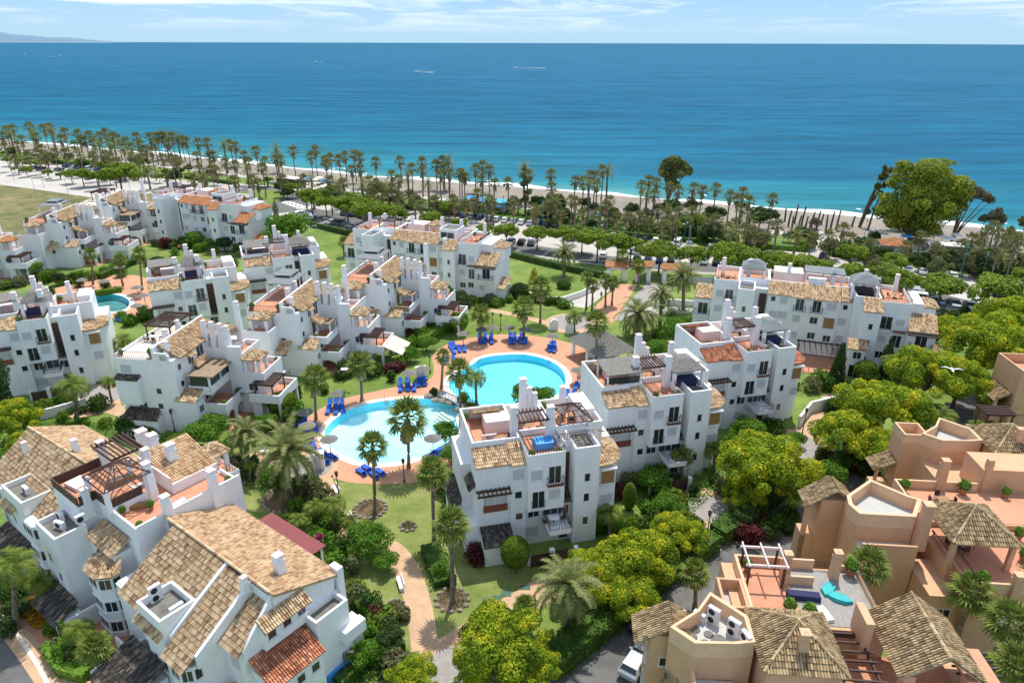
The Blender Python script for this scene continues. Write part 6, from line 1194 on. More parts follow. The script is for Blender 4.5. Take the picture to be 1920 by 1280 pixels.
bushes = [(560,745),(610,738),(735,715),(750,690),(690,705),(480,880),(505,900),(530,915),(560,925),(590,930),(560,960),(590,1000),(620,1030),(650,1040),(600,980),(540,990),(640,1090),(665,1075),(1120,1000),(1195,985),(1250,985),(1215,960),(1300,930),(1290,850),(1320,870),(1360,850),(1455,830),(1540,860),(1700,740),(1650,740),(1600,735),(440,500),(330,480),(280,500),(230,520),(150,540),(100,560),(60,575),(20,590),(350,470),(200,545),(890,560),(930,575),(820,560),(1010,560),(850,590),(905,780),(885,775),(870,760),(1240,680),(1255,700),(380,860),(410,880),(430,850),(310,870),(120,790),(60,800),(160,800),(200,800),(850,1100),(830,1085),(690,1150),(640,1180),(700,1200),(760,1160),(640,1240),(600,1270),(1300,1010),(1330,1020),(100,1190),(130,1200),(20,1190),(190,1250),(230,1260),(1620,890),(1700,900),(1480,1000),(60,620),(870,340),(220,500),(250,610),(230,600),(270,590),(420,540),(580,470),(1330,640),(1350,620),(1260,600)]
kb = 0
for i, (x, y) in enumerate(sorted(bushes)):
    mk = br.choice(['hedge','hedge','bright','dark','olive','topi']); shrub('garden_bush', '%s %s bush in resort beds, %s from the left' % (br.choice(['low','spreading','rounded']), {'hedge':'deep green','bright':'fresh green','dark':'dark green','olive':'greyish','topi':'lime green'}[mk], ordn(i)), x, y, br.uniform(10,19)*(.55+.45*min(1,y/800)), br.uniform(1.1,2.3), mk, 'bush', group='loose bushes in the resort beds', n=900)
BP = []
def shrub_field(zones):
    r = random.Random(99)
    for k, mk in enumerate(['hedge','bright','dark','olive','hedge','topi','redb']):
        mb = MB(); leaves(mb, [(.5*math.cos(i*2.4)*math.sqrt(i/7), .5*math.sin(i*2.4)*math.sqrt(i/7), .45+r.uniform(-.12,.2), r.uniform(.38,.6), .5) for i in range(8)], 900, .11, r, shell=.8, floor_=0); BP.append((mk, mb.mesh('foliage', M[mk])))
    out = []
    for (x0, y0, x1, y1, n_) in zones:
        for i in range(n_): t = (i+.5)/n_; out.append((x0+(x1-x0)*t+r.uniform(-9,9), y0+(y1-y0)*t+r.uniform(-5,5)))
    nm = {'hedge':'deep green','bright':'fresh green','dark':'dark green','olive':'greyish','topi':'lime green','redb':'maroon'}
    for i, (x, y) in enumerate(sorted(out)):
        mk, me = BP[r.choice([0,0,1,1,1,2,3,4,5,6])]; X, Y = P(x, y); o = link('garden_shrub', me); s_ = r.uniform(.8,1.9); o.location = (X, Y, 0); o.scale = (s_*1.1, s_, s_*r.uniform(.7,1.5)); o.rotation_euler = (0,0,r.uniform(0,6)); tag(o, '%s shrub against walls and paths, %s from the left' % (nm[mk], ordn(i)), 'shrub', 'shrubs along walls and paths')
def hedge(label, p, w_, h_, m='hedge', dens=26, name='hedge', cat='hedge'):
    q = [Vector((*P(*a), 0)) for a in p]; mb = MB(); r = random.Random(p[0][0]); o0 = q[0]
    for a, b_ in zip(q[:-1], q[1:]):
        d = b_-a; L_ = d.length; n_ = int(L_*dens*(w_+2*h_)/3); u = d.normalized(); s = Vector((-u.y, u.x, 0))
        c0 = [a-o0+s*w_*.4, a-o0-s*w_*.4, b_-o0-s*w_*.4, b_-o0+s*w_*.4]; mb.prism([(v.x, v.y) for v in c0], 0, h_*.88)
        for _ in range(n_):
            t = r.random(); k = r.random()
            if k < .45: p_ = (s*r.uniform(-.5,.5)*w_, h_+r.gauss(0,.09)); nv = Vector((0,0,1))
            else: sg = 1 if k < .72 else -1; p_ = (s*(.5*sg*w_+r.gauss(0,.07)), r.uniform(0,h_)); nv = s*sg
            c = a-o0+d*t+p_[0]+Vector((0,0,p_[1])); nv = (nv+Vector((r.gauss(0,.5),r.gauss(0,.5),r.gauss(0,.5)))).normalized(); e1 = nv.orthogonal().normalized(); e2 = nv.cross(e1); th = r.uniform(0,6.28); f1 = e1*math.cos(th)+e2*math.sin(th); f2 = nv.cross(f1); z_ = r.uniform(.09,.2)
            i = len(mb.v); mb.v += [tuple(c-f1*z_), tuple(c-f2*z_*.7), tuple(c+f1*z_), tuple(c+f2*z_*.7)]; mb.f.append((i,i+1,i+2,i+3)); mb.m.append(0)
    o = mb.build(name, M[m]); o.location = o0; return tag(o, label, cat, 'hedges')
hedge('long dark hedge along near side of the back road', [(1030,1262),(1120,1192),(1200,1122),(1275,1066),(1335,1022)], 2.8, 2.2, 'hedge')
hedge('hedge along back road between turning circle and road', [(1345,1014),(1400,975),(1455,930),(1505,890)], 2.6, 2.0, 'hedge'); hedge('lower bright hedge under the road side trees', [(1170,1110),(1235,1050),(1290,1010)], 1.4, 1.2, 'bright')
hedge('hedge continuing along back road towards the ochre tower', [(1530,905),(1590,870),(1650,880),(1700,850)], 2.6, 2.0, 'hedge'); hedge('clipped hedge above white wall at the parking edge', [(955,480),(1010,494),(1070,508),(1130,520)], 1.8, 1.6, 'dark', 14); hedge('parking edge hedge beyond lawn strip', [(585,425),(640,438),(680,448)], 1.8, 1.6, 'dark', 14)
hedge('clipped hedge dividing front lawn near the big white building', [(650,1122),(700,1158),(735,1185)], 1.1, 1.2); hedge('curved hedge row at bottom left corner', [(95,1220),(120,1262),(170,1275)], 1.2, 1.1, 'bright'); hedge('hedge at the bottom beside blue covered furniture', [(640,1290),(700,1240),(760,1215)], 1.2, 1.1)
hedge('hedge behind the parasols on left of pool lawn', [(790,650),(815,632),(838,622)], 2, 1.8, 'bright'); hedge('clipped hedge before far stepped blocks', [(190,525),(230,505),(270,490)], 2, 1.4); hedge('hedge bordering lawn by left pool', [(230,548),(160,560),(100,575)], 1.5, 1.2, 'topi'); hedge('hedge by small path before orange tiled block', [(290,462),(330,468)], 1.8, 1.6, 'dark')
hedge('low hedge line between parking and seafront park, left', [(770,392),(860,404),(960,414),(1040,424)], 2, 1.3, 'bright', 8); hedge('low hedge line between parking and seafront park, middle', [(1060,428),(1160,440),(1260,450),(1340,456)], 2, 1.2, 'hedge', 8); hedge('clipped hedge left of the beach access walk', [(1400,460),(1460,466),(1512,470)], 2.4, 1.4, 'bright', 10); hedge('hedge of seafront park at right', [(1560,478),(1640,486),(1720,492),(1800,505)], 2.4, 1.6, 'hedge', 9); hedge('hedge line along right end of seafront parking', [(1820,508),(1900,520),(1990,534)], 2.4, 1.4, 'hedge', 9); hedge('hedge by parking under the long white block', [(1755,600),(1810,612),(1860,600)], 2, 1.5, 'dark')
hedge('hedge along the left seafront lawn', [(350,335),(400,342),(440,347)], 2.2, 1.3, 'hedge', 8); hedge('hedge along far left parking', [(75,303),(140,313),(200,320)], 2.2, 1.5, 'hedge', 8); hedge('hedge strip beside the zebra crossing', [(600,362),(640,368),(690,376)], 2.4, 1.5, 'bright', 8)
hedge('triangular clipped hedge bed on the front lawn', [(808,1030),(822,1062),(836,1100)], 2.5, 1.0, 'hedge', 26)
sheet('park_lawn', [[(345,328),(430,334),(440,346),(345,334)],[(640,360),(760,378),(760,390),(600,376)],[(1040,415),(1320,436),(1330,458),(1040,425)],[(1350,440),(1515,446),(1512,472),(1340,462)],[(1560,455),(1920,500),(1920,528),(1552,480)]], .022, M['lawn'])
shrub_field([(1130,985,1300,1000,12),(1200,870,1260,960,8),(1290,860,1400,845,9),(1160,930,1200,900,4),(520,740,570,775,4),(640,712,760,690,9),(745,660,850,615,9),(60,775,200,770,10),(230,800,330,850,8),(1490,730,1740,715,14),(1290,640,1310,690,5),(870,575,1000,560,10),(860,500,880,570,6),
 (300,462,420,478,8),(0,545,110,520,10),(110,540,240,500,9),(380,870,520,905,10),(560,1000,650,1060,9),(640,1100,735,1180,8),(575,905,640,1000,8),(430,835,560,790,9),(1430,835,1460,800,4),(1540,870,1640,880,6),(1400,1020,1480,970,6),(1340,900,1440,1000,10),(1560,770,1640,745,6),(1700,850,1860,810,10),(1780,620,1860,640,6),(960,545,1060,575,8),(1220,640,1320,600,8),(800,895,860,930,5),(850,920,900,1060,7),(0,1110,50,1150,4),(110,1210,190,1270,5),(690,1230,780,1270,7),(870,1200,1010,1130,6),(1640,1130,1620,1080,4),(420,530,520,540,8),(240,610,300,600,5)])
# stuff: low growth under the trees
def scatter(name, polys, n, size, m, zmax=.6):
    mb = MB(); r = random.Random(n)
    for poly in polys:
        w_ = [P(*q) for q in poly]; x0, x1 = min(p[0] for p in w_), max(p[0] for p in w_); y0, y1 = min(p[1] for p in w_), max(p[1] for p in w_); k = 0
        while k < n:
            x, y = r.uniform(x0, x1), r.uniform(y0, y1); k += 1; ins = False; j = len(w_)-1
            for i in range(len(w_)):
                if (w_[i][1] > y) != (w_[j][1] > y) and x < (w_[j][0]-w_[i][0])*(y-w_[i][1])/(w_[j][1]-w_[i][1])+w_[i][0]: ins = not ins
                j = i
            if not ins: continue
            clump = .35+.65*(math.sin(x*.9+1.7*math.sin(y*.6))*.5+.5); z = r.random()**1.5*zmax*clump
            nv = Vector((r.gauss(0,.6), r.gauss(0,.6), 1)).normalized(); e1 = nv.orthogonal().normalized(); e2 = nv.cross(e1); th = r.uniform(0,6.28); f1 = e1*math.cos(th)+e2*math.sin(th); f2 = nv.cross(f1); s = size*r.uniform(.5,1.3); c = Vector((x,y,z+.05)); i = len(mb.v)
            mb.v += [tuple(c-f1*s), tuple(c-f2*s*.6), tuple(c+f1*s), tuple(c+f2*s*.6)]; mb.f.append((i,i+1,i+2,i+3)); mb.m.append(0)
    return tag(mb.build(name, M[m]), kind='stuff')
scatter('ground_cover', [[(430,900),(520,940),(560,1010),(640,1060),(680,1050),(640,960),(600,930),(560,940),(500,880)],[(640,1110),(700,1160),(780,1270),(560,1290),(600,1240)],[(1030,1262),(1200,1122),(1335,1022),(1300,1000),(1180,1070),(1050,1180)]], 9000, .14, 'hedge', .9)
scatter('undergrowth', [[(0,800),(120,790),(210,800),(240,830),(120,850),(0,900)]], 9000, .14, 'bright', 1.0)
scatter('park_undergrowth', [[(1040,410),(1330,430),(1330,455),(1040,425)],[(1550,450),(1920,490),(1920,525),(1552,478)],[(0,285),(330,322),(330,334),(0,298)],[(620,360),(1020,405),(1020,420),(620,374)]], 5000, .55, 'hedge', 1.8)
scatter('entrance_shrubbery', [[(1230,560),(1320,560),(1300,640),(1220,660)],[(1130,985),(1200,980),(1290,990),(1180,1010)],[(1200,880),(1400,840),(1420,870),(1300,960),(1200,950)],[(1560,850),(1720,800),(1850,800),(1700,870)]], 5000, .16, 'bright', 1.2)
# ---------------------------------------------------------------- pool furniture
def lounger_proto():
    o = empty('sun_lounger', 0, 0)
    f = MB(); f.box(-.32,.32,-.95,.95,.26,.32); [f.box(x-.03,x+.03,y-.03,y+.03,0,.26) for x in (-.28,.28) for y in (-.8,.8)]; f.build('frame', M['blue'], o)
    c = MB(); c.box(-.30,.30,-.9,.35,.323,.40); c.build('cushion', M['blue'], o)
    b = MB(); b.add([(-.30,.36,.33),(.30,.36,.33),(.30,.95,.78),(-.30,.95,.78),(-.30,.36,.41),(.30,.36,.41),(.30,.92,.86),(-.30,.92,.86)],[(3,2,1,0),(4,5,6,7),(0,1,5,4),(1,2,6,5),(2,3,7,6),(3,0,4,7)]); b.build('backrest', M['blue'], o)
    return o
LP = None
def put_lounger(x, y, rz, label, group):
    global LP
    if LP is None: LP = lounger_proto(); r = LP
    else:
        r = LP.copy(); COL.objects.link(r)
        for ch in LP.children: c = ch.copy(); COL.objects.link(c); c.parent = r
    r.location = (x, y, .03); r.rotation_euler = (0,0,rz); tag(r, label, 'sun lounger', group)
groups = [((370,0),)] and [
 ((862,656), 5, 60, 'at left rim of round pool deck'), ((912,640), 6, 20, 'beneath parasols at top left of round pool'), ((972,640), 7, 5, 'under the palm at top of round pool'), ((1036,655), 4, -20, 'near the thatched pavilion'), ((846,676), 2, 70, 'left of round pool'),
 ((766,728), 5, 30, 'by the white shower wall'), ((794,718), 4, 30, 'right of the white shower wall'), ((634,768), 6, 35, 'on upper left rim of pale pool'), ((582,803), 5, 60, 'at left end of pale pool'), ((586,833), 2, 80, 'beside the third parasol'),
 ((621,858), 4, 150, 'beneath parasol near grey plaza'), ((712,884), 4, 175, 'at foot of tall palm on near deck'), ((822,848), 2, -140, 'under parasol between pool and nearest block'), ((1072,740), 3, -60, 'right of round pool behind the row'), ((1085,725), 2, -60, 'near white block roof at right of round pool')]
for (px_, py_), n_, rot, where in groups:
    X, Y = P(px_, py_); r_ = random.Random(px_)
    for i in range(n_):
        two = n_ > 3; m_ = i//2 if two else i; k = m_-((n_-1)//2 if two else n_-1)/2; f_ = (i % 2)*2.1 if two else 0; a_ = R(rot*.35); put_lounger(X+k*.95*math.cos(a_)-f_*math.sin(a_)+r_.uniform(-.2,.2), Y+k*.95*math.sin(a_)+f_*math.cos(a_)-.8+r_.uniform(-.3,.3), R(r_.uniform(-12,12)+(180 if py_ > 840 else 0)+rot*.3), '%s blue sun lounger %s' % (['leftmost','second','third','fourth','fifth','sixth','seventh'][i], where), 'blue sun loungers round the pools')
for i, (x, y) in enumerate([(215,548),(160,560),(245,600),(225,604),(190,600),(155,590)]):
    X, Y = P(x, y); put_lounger(X, Y, R(20*i), 'sun lounger %s beside the small left pool' % ['at top','at far left','at right end','at bottom right','at the bottom','at bottom left'][i], 'sun loungers by the left pool')
def parasol(px_, py_, label, r_=1.15, m='thatch', h=2.3):
    X, Y = P(px_, py_); o = empty('parasol', X, Y, label=label, cat='parasol', group='grey thatched parasols'); p = MB(); p.cyl(0,0,0,h+.3,.05,n=8); p.build('pole', M['brown'], o)
    c = MB(); n_ = 16; c.add([(0,0,h+.55)]+[(r_*.5*math.cos(i*.3927),r_*.5*math.sin(i*.3927),h+.32) for i in range(n_)]+[(r_*math.cos(i*.3927)*(1+.04*(i%2)),r_*math.sin(i*.3927)*(1+.04*(i%2)),h) for i in range(n_)]+[(0,0,h+.25)],
      [(0,1+i,1+(i+1)%n_) for i in range(n_)]+[(1+i,1+n_+i,1+n_+(i+1)%n_,1+(i+1)%n_) for i in range(n_)]+[(1+n_+(i+1)%n_,1+n_+i,2*n_+1) for i in range(n_)]); c.build('thatched_top', M[m], o)
    b = MB(); b.cyl(0,0,0,.12,.35,n=10); b.build('base', M['plaster_grey'], o); return o
for i, (x, y, lab) in enumerate([(870,648,'parasol leftmost over loungers at round pool'),(925,636,'parasol left of palm at top of round pool'),(905,640,'parasol above loungers at top left of round pool'),(985,640,'parasol under palm at top of round pool'),(1037,652,'parasol nearest to thatched pavilion'),(770,724,'parasol beside white shower wall'),(795,716,'parasol right of white shower wall'),(638,763,'parasol on upper left rim of pale pool'),(576,800,'parasol at left end of pale pool'),(581,826,'parasol between left end loungers and grey plaza'),(622,852,'parasol nearest to the grey plaza'),(814,850,'parasol between pale pool and nearest block'),(1084,718,'parasol at right of round pool behind block'),(955,636,'low parasol beside loungers at top of round pool')]): parasol(x, y, lab)
for i, (x, y) in enumerate([(160,545),(200,548),(230,520),(262,560),(275,575),(262,595),(150,575)]): parasol(x, y, 'parasol %s on the left pool deck' % ordn(i), 1.2)
# footbridge over the channel between the pools
A0, B0 = Vector((*P(822,738),0)), Vector((*P(893,775),0)); d = (B0-A0); L_ = d.length; ang_ = math.degrees(math.atan2(d.y, d.x))
fb = Bld(A0.x, A0.y, ang_, name='footbridge', label='arched grey footbridge with dark railings between the two pools', cat='footbridge')
mb = MB()
for i in range(12):
    t0, t1 = i/12, (i+1)/12; z0, z1 = .1+.7*math.sin(math.pi*t0), .1+.7*math.sin(math.pi*t1); mb.add([(t0*L_,-.8,z0),(t1*L_,-.8,z1),(t1*L_,.8,z1),(t0*L_,.8,z0),(t0*L_,-.8,z0-.2),(t1*L_,-.8,z1-.2),(t1*L_,.8,z1-.2),(t0*L_,.8,z0-.2)],[(0,1,2,3),(7,6,5,4),(0,4,5,1),(2,6,7,3)])
fb.part('deck', mb, M['plaster_grey'])
for sy in (-.78, .78):
    mb = MB(); pt_ = [(i/12*L_, sy, 1.0+.1+.7*math.sin(math.pi*i/12)) for i in range(13)]; mb.tube(pt_, .04, 5)
    for i in range(13): x, y, z = pt_[i]; mb.tube([(x,y,z-1.0),(x,y,z)], .03, 4)
    fb.part('railing', mb, M['rail'])
def rock(x, y, s, label):
    X, Y = P(x, y); mb = MB(); mb.sphere(0,0,s*.2,s,s*.8,s*.6,9,6,.2); o = mb.build('boulder', M['rockm']); o.location = (X,Y,0); tag(o, label, 'rock', 'rocks round the islet')
M['rockm'] = mat('grey_brown_rock', (.36,.31,.25), .95, (.2,.17,.13), 1.5, .8, .6, 5)
shrub('garden_bush', 'low bush on rocky islet by the footbridge', 815, 742, 10, 1.3, 'dark', 'bush', n=700); shrub('garden_bush', 'leafy bush on islet between the pools', 895, 778, 20, 1.4, 'bright', 'bush', n=1200)
for i, (x, y) in enumerate([(806,745),(818,752),(832,753),(848,757),(868,780),(878,790),(905,770),(862,770)]): rock(x, y, rnd.uniform(.5,.9), 'rounded boulder on pool islet, %s from the left' % ordn(i))
def ringbed(x, y, r_, label, n_=18):
    X, Y = P(x, y); o = empty('stone_bed', X, Y, label=label, cat='flower bed'); mb = MB(); mb.cyl(0,0,0,.06,r_,n=20); mb.build('soil', M['soil'], o); q = random.Random(x)
    for i in range(n_): mb = MB(); a = i*6.283/n_; mb.sphere(r_*math.cos(a),r_*math.sin(a),.1,.28,.22,.2,7,5,.2,q); mb.build('edging_stone', M['rockm'], o)
    mb = MB(); leaves(mb, [(r_*.55*math.cos(i*2.4),r_*.55*math.sin(i*2.4),.2,.4,.25) for i in range(7)], 260, .1, q); mb.build('low_plants', M['olive'], o)
ringbed(696,955,1.8,'round stone edged bed at foot of the tall lawn palm'); ringbed(767,988,.8,'small round soil bed with seedling on front lawn',8); ringbed(744,1138,.8,'small soil bed at edge of tan path near bench',8); ringbed(540,935,2.7,'rocky planting bed under the largest date palm',24); ringbed(466,890,1.9,'rocky bed under the left date palm',18); ringbed(850,1125,1.6,'stone edged tip of the triangular bed',12)
# shower wall, pavilion, gatehouse
sw = Bld(*P(783,712), 20, name='shower_wall', label='small white shower wall behind blue loungers', cat='wall'); sw.wall((0,1.6,0,.6,0,1.9)); sw.solidbox('cap', 'whiteb', (-.1,1.7,-.1,.7,1.9,2.05))
sw = Bld(*P(588,884), 12, name='shower_wall', label='white square pillar with gate on the grey plaza', cat='pillar'); sw.wall((0,1.5,0,1.0,0,2.3)); sw.solidbox('cap', 'whiteb', (-.1,1.6,-.1,1.1,2.3,2.42)); sw.solidbox('door', 'shutter', (.3,1.1,-.03,0,.1,1.9))
for i, (x, y) in enumerate([(1033,620),(1062,626)]): gp_ = Bld(*P(x, y), 10, name='gate_pillar', label='white arched gate pillar at pool entrance, %s' % ('left one' if i == 0 else 'right one'), cat='gate pillar'); gp_.wall((0,1.5,0,.7,0,1.7)); mb = MB(); mb.add([(1.5*k/8, yy, 1.7+.55*math.sin(math.pi*k/8)) for yy in (0,.7) for k in range(9)], [(k,k+1,k+10,k+9) for k in range(8)]+[tuple(range(9)),tuple(reversed(range(9,18)))]); gp_.part('rounded_top', mb, M['white'])
c0 = Vector(P(1080,630,3.0)); c1 = Vector(P(1128,672,3.0)); c2 = Vector(P(1195,655,3.0)); ex = c2-c1; ey = c0-c1; an = math.atan2(ex.y, ex.x)
pv = Bld(c1.x, c1.y, math.degrees(an), name='pavilion', label='open pavilion with large striped grey thatched hip roof by round pool', cat='pavilion'); wx, wy = ex.length, abs(-ey.x*math.sin(an)+ey.y*math.cos(an)); 
def strip_hip(b, x0, x1, y0, y1, z, h, steps=11):
    mb = MB(); k = min(x1-x0, y1-y0)/2
    for s in range(steps):
        t0, t1 = s/steps, (s+1)/steps; i0, i1 = k*t0, k*t1; z0, z1 = z+h*t0, z+h*t1-.07; q0 = [(x0+i0,y0+i0),(x1-i0,y0+i0),(x1-i0,y1-i0),(x0+i0,y1-i0)]; q1 = [(x0+i1,y0+i1),(x1-i1,y0+i1),(x1-i1,y1-i1),(x0+i1,y1-i1)]
        for j in range(4): mb.quad((*q0[j],z0),(*q0[(j+1)%4],z0),(*q1[(j+1)%4],z1),(*q1[j],z1)); mb.quad((*q0[j],z0-.09),(*q0[(j+1)%4],z0-.09),(*q0[(j+1)%4],z0),(*q0[j],z0))
    return b.part('thatched_roof', mb, M['thatch'])
strip_hip(pv, 0, wx, 0, wy, 3.0, 2.8)
for x, y in ((.8,.8),(wx-.8,.8),(.8,wy-.8),(wx-.8,wy-.8),(.8,wy/2),(wx/2,.8)): mb = MB(); mb.cyl(x,y,0,3.0,.3,.24,10); pv.part('column', mb, M['white'])
pv.solidbox('bar_wall', 'white', (wx*.35,wx*.9,wy*.35,wy*.8,0,2.6)); pv.solidbox('floor', 'terracotta', (-.5,wx+.2,-.5,wy+.2,0,.07)); pv.solidbox('dark_opening', 'black', (wx*.5,wx*.75,wy*.33,wy*.35,.9,2.0))
gx, gy = P(1135,525); gh = Bld(gx, gy, -8, name='gatehouse', label='white gatehouse with three small orange tiled roofs at red entrance walk', cat='gatehouse', tile='tile_orange')
for x0, x1, z in ((0,5,3.4),(6.5,10.5,3.8),(12.5,17.5,3.4)):
    gh.wall((x0+.3,x0+1.2,0,2,0,z),(x1-1.2,x1-.3,0,2,0,z),(x0+.3,x1-.3,0,2,z-.8,z)); gh.shed(x0, x1, -.5, z, 1.0, z+.9); gh.tile((x1, 2.5, z), (x0, 2.5, z), (x0, 1.0, z+.9), (x1, 1.0, z+.9))
gh.solidbox('fence', 'shutter', (17.5,24,.8,.9,0,1.6)); gh.rail([(5,1),(6.5,1)], 0, 2)
def wallrun(label, p, h, t=.35, m='whiteb'):
    q = [Vector(P(*a)) for a in p]; o0 = q[0].copy(); mb = MB()
    for a, b_ in zip(q[:-1], q[1:]):
        u = (b_-a).normalized(); s = Vector((-u.y,u.x))*t/2; mb.prism([tuple(a-o0-s), tuple(b_-o0-s+u*.1), tuple(b_-o0+s+u*.1), tuple(a-o0+s)], 0, h)
    o = mb.build('garden_wall', M[m]); o.location = (*o0, 0); tag(o, label, 'wall')
wallrun('curved white retaining wall below the upper lawn', [(985,556),(1020,566),(1055,568),(1090,556),(1125,540)], 1.3); wallrun('white curved wall along the entrance side drive', [(1225,578),(1260,572),(1300,575),(1320,582)], 1.4); wallrun('white wall beside orange tiled block', [(258,436),(285,424)], 2.0)
wallrun('white yard wall between third block and golden tree', [(1498,800),(1520,772),(1560,762),(1580,755)], 1.8); wallrun('white courtyard wall between first and second block', [(1160,905),(1180,870),(1240,862)], 1.6); wallrun('white low wall behind the big tiled roof', [(230,812),(290,828),(330,842)], 1.2)
wallrun('white garden wall before the left edge block', [(60,792),(105,782),(165,764)], 1.5)
wallrun('white wall of the left parking edge', [(0,300),(110,308)], .5) if False else None
# lamp posts
def lamp(x, y, h, label, m='rail', arm=0, head='rail', group=None):
    X, Y = P(x, y); o = empty('street_lamp', X, Y, label=label, cat='lamp post', group=group); p = MB(); p.cyl(0,0,0,h,.08,.05,8); p.cyl(0,0,0,.5,.13,.12,8); p.build('pole', M[m], o)
    l = MB()
    if arm: l.tube([(0,0,h-.05),(arm*.5,0,h+.15),(arm,0,h+.1)], .05, 5); l.box(arm-.3,arm+.3,-.12,.12,h+.02,h+.14)
    else: l.cyl(0,0,h,h+.5,.14,.22,6); l.cyl(0,0,h+.5,h+.75,.26,.05,6)
    l.build('lamp_head', M[head], o); return o
for i, (x, y, h) in enumerate([(638,938,3.4),(1325,1020,3.8),(330,812,3.0),(155,755,3.2),(1505,815,3.6),(760,905,2.8),(808,700,2.8),(925,618,2.8),(940,620,2.8),(705,700,2.8)]): lamp(x, y, h, 'black garden lamp post %s' % ['between tan path and pool deck','beside round turning circle','against nearest terraced block wall','against left edge block wall','on round lawn beside third block','on lawn behind near pool deck','beside footbridge palm','left of pair above round pool','right of pair above round pool','below cream awning on lawn'][i], group='garden lamp posts')
lamp(1523,1045,5.2,'tall dark street lamp by the ochre houses', arm=-.9); lamp(655,1298,4.5,'dark lamp post at the bottom edge', arm=.6)
M['teal'] = mat('turquoise_paint', (.04,.33,.42), .5)
for i, (x, y) in enumerate([(902,396),(945,408),(1018,430),(1240,446),(1283,452),(1290,470),(1450,470),(1464,482),(1616,468),(1622,478),(1800,520),(1801,500),(1120,455),(1840,525)]): lamp(x, y, 7.5 if i % 2 == 0 else 6, 'turquoise lamp mast in the seafront park, %s from the left' % ordn(i), 'teal', head='teal', group='turquoise seafront lamp masts')
for i, (x, y) in enumerate([(84,355),(74,388),(200,375),(208,400),(252,390),(28,340),(140,345),(290,440),(130,370),(560,380)]): lamp(x, y, 9, 'slim grey street lamp beside left road, %s in the row' % ordn(i), 'metal', arm=1.2, head='metal', group='grey street lamps by the left road')
# benches, covered furniture, fence
def bench(x, y, rz, label):
    X, Y = P(x, y); o = empty('garden_bench', X, Y, rz, label=label, cat='bench', group='white garden benches'); s = MB(); s.box(-.9,.9,-.25,.25,.4,.48); s.build('seat', M['whiteb'], o); b_ = MB(); b_.box(-.9,.9,.22,.3,.55,.9); b_.build('backrest', M['whiteb'], o)
    for sx in (-.75,.75): l = MB(); l.box(sx-.08,sx+.08,-.22,.22,0,.4); l.build('leg', M['whiteb'], o)
bench(632,922,-60,'white bench on tan path by the plaza'); bench(659,978,-60,'white bench lower on tan path among bushes'); bench(753,1098,-70,'white bench beside round small tree on tan path'); bench(502,850,10,'white bench on path left of the largest date palm')
def covered(x, y, z, label, m='bluel', s=(1.0,.8,.8), name='covered_table', cat='covered furniture', rz=14):
    X, Y = P(x, y, z); mb = MB(); a, b_, c = s; mb.add([(-a,-b_,0),(a,-b_,0),(a,b_,0),(-a,b_,0),(-a*.95,-b_*.95,c),(a*.95,-b_*.95,c),(a*.95,b_*.95,c*1.0),(-a*.95,b_*.95,c),(0,0,c*1.15)],[(0,1,5,4),(1,2,6,5),(2,3,7,6),(3,0,4,7),(4,5,8),(5,6,8),(6,7,8),(7,4,8)]); o = mb.build(name, M[m]); o.location = (X,Y,z); o.rotation_euler = (0,0,R(rz)); tag(o, label, cat)
covered(1020,836,11.4,'table under bright blue cover on nearest block roof terrace'); covered(632,1258,0,'garden furniture under blue cover at the bottom by big white building', s=(1.3,.8,.9), rz=50)
def tset(x, y, z, label, rz=0, m='brown', chairs=4, top='whiteb'):
    X, Y = P(x, y, z); o = empty('terrace_table', X, Y, rz, z, label=label, cat='table'); t = MB(); t.box(-.55,.55,-.4,.4,.7,.75); t.build('tabletop', M[top], o); l = MB(); l.cyl(0,0,0,.7,.05); l.build('leg', M[m], o)
    for i in range(chairs):
        a = i*6.283/chairs+.4; cx, cy = X+1.0*math.cos(a+R(rz)), Y+.85*math.sin(a+R(rz)); c = empty('terrace_chair', cx, cy, math.degrees(a)+rz-90, z, label='%s dark chair round the %s' % (['first','second','third','fourth','fifth'][i], label), cat='chair', group='terrace chairs')
        s = MB(); s.box(-.22,.22,-.22,.22,.42,.47); s.build('seat', M[m], c); b_ = MB(); b_.box(-.22,.22,.2,.25,.5,.9); b_.build('backrest', M[m], c); g = MB(); [g.box(u-.02,u+.02,v-.02,v+.02,0,.42) for u in (-.2,.2) for v in (-.2,.2)]; g.build('leg_frame', M[m], c)
tset(470,742,2.9,'white table on lowest terrace of nearest terraced block'); tset(530,706,2.9,'white table under slatted pergola of terraced block'); tset(648,700,2.9,'white table on lowest terrace of middle terraced block'); tset(1040,980,3.55,'table on balcony of nearest block', chairs=2); tset(290,640,10.85,'white table on pale roof terrace beside pergola'); tset(630,610,5.55,'table on middle terraced block'); tset(1655,1215,6.3,'table under olive gabled pavilion roof', top='grey'); tset(1500,1180,6.3,'low table on timber pergola terrace', chairs=2) if False else None
covered(1545,1153,8.75,'white and black reclining chair on the grey timber deck', 'whiteb', (.5,.8,.3), 'deck_lounger', 'lounger', 10); covered(1508,1120,8.75,'long grey covered sofa on the timber deck', 'navy', (1.3,.35,.5), 'deck_sofa', 'sofa', -8)
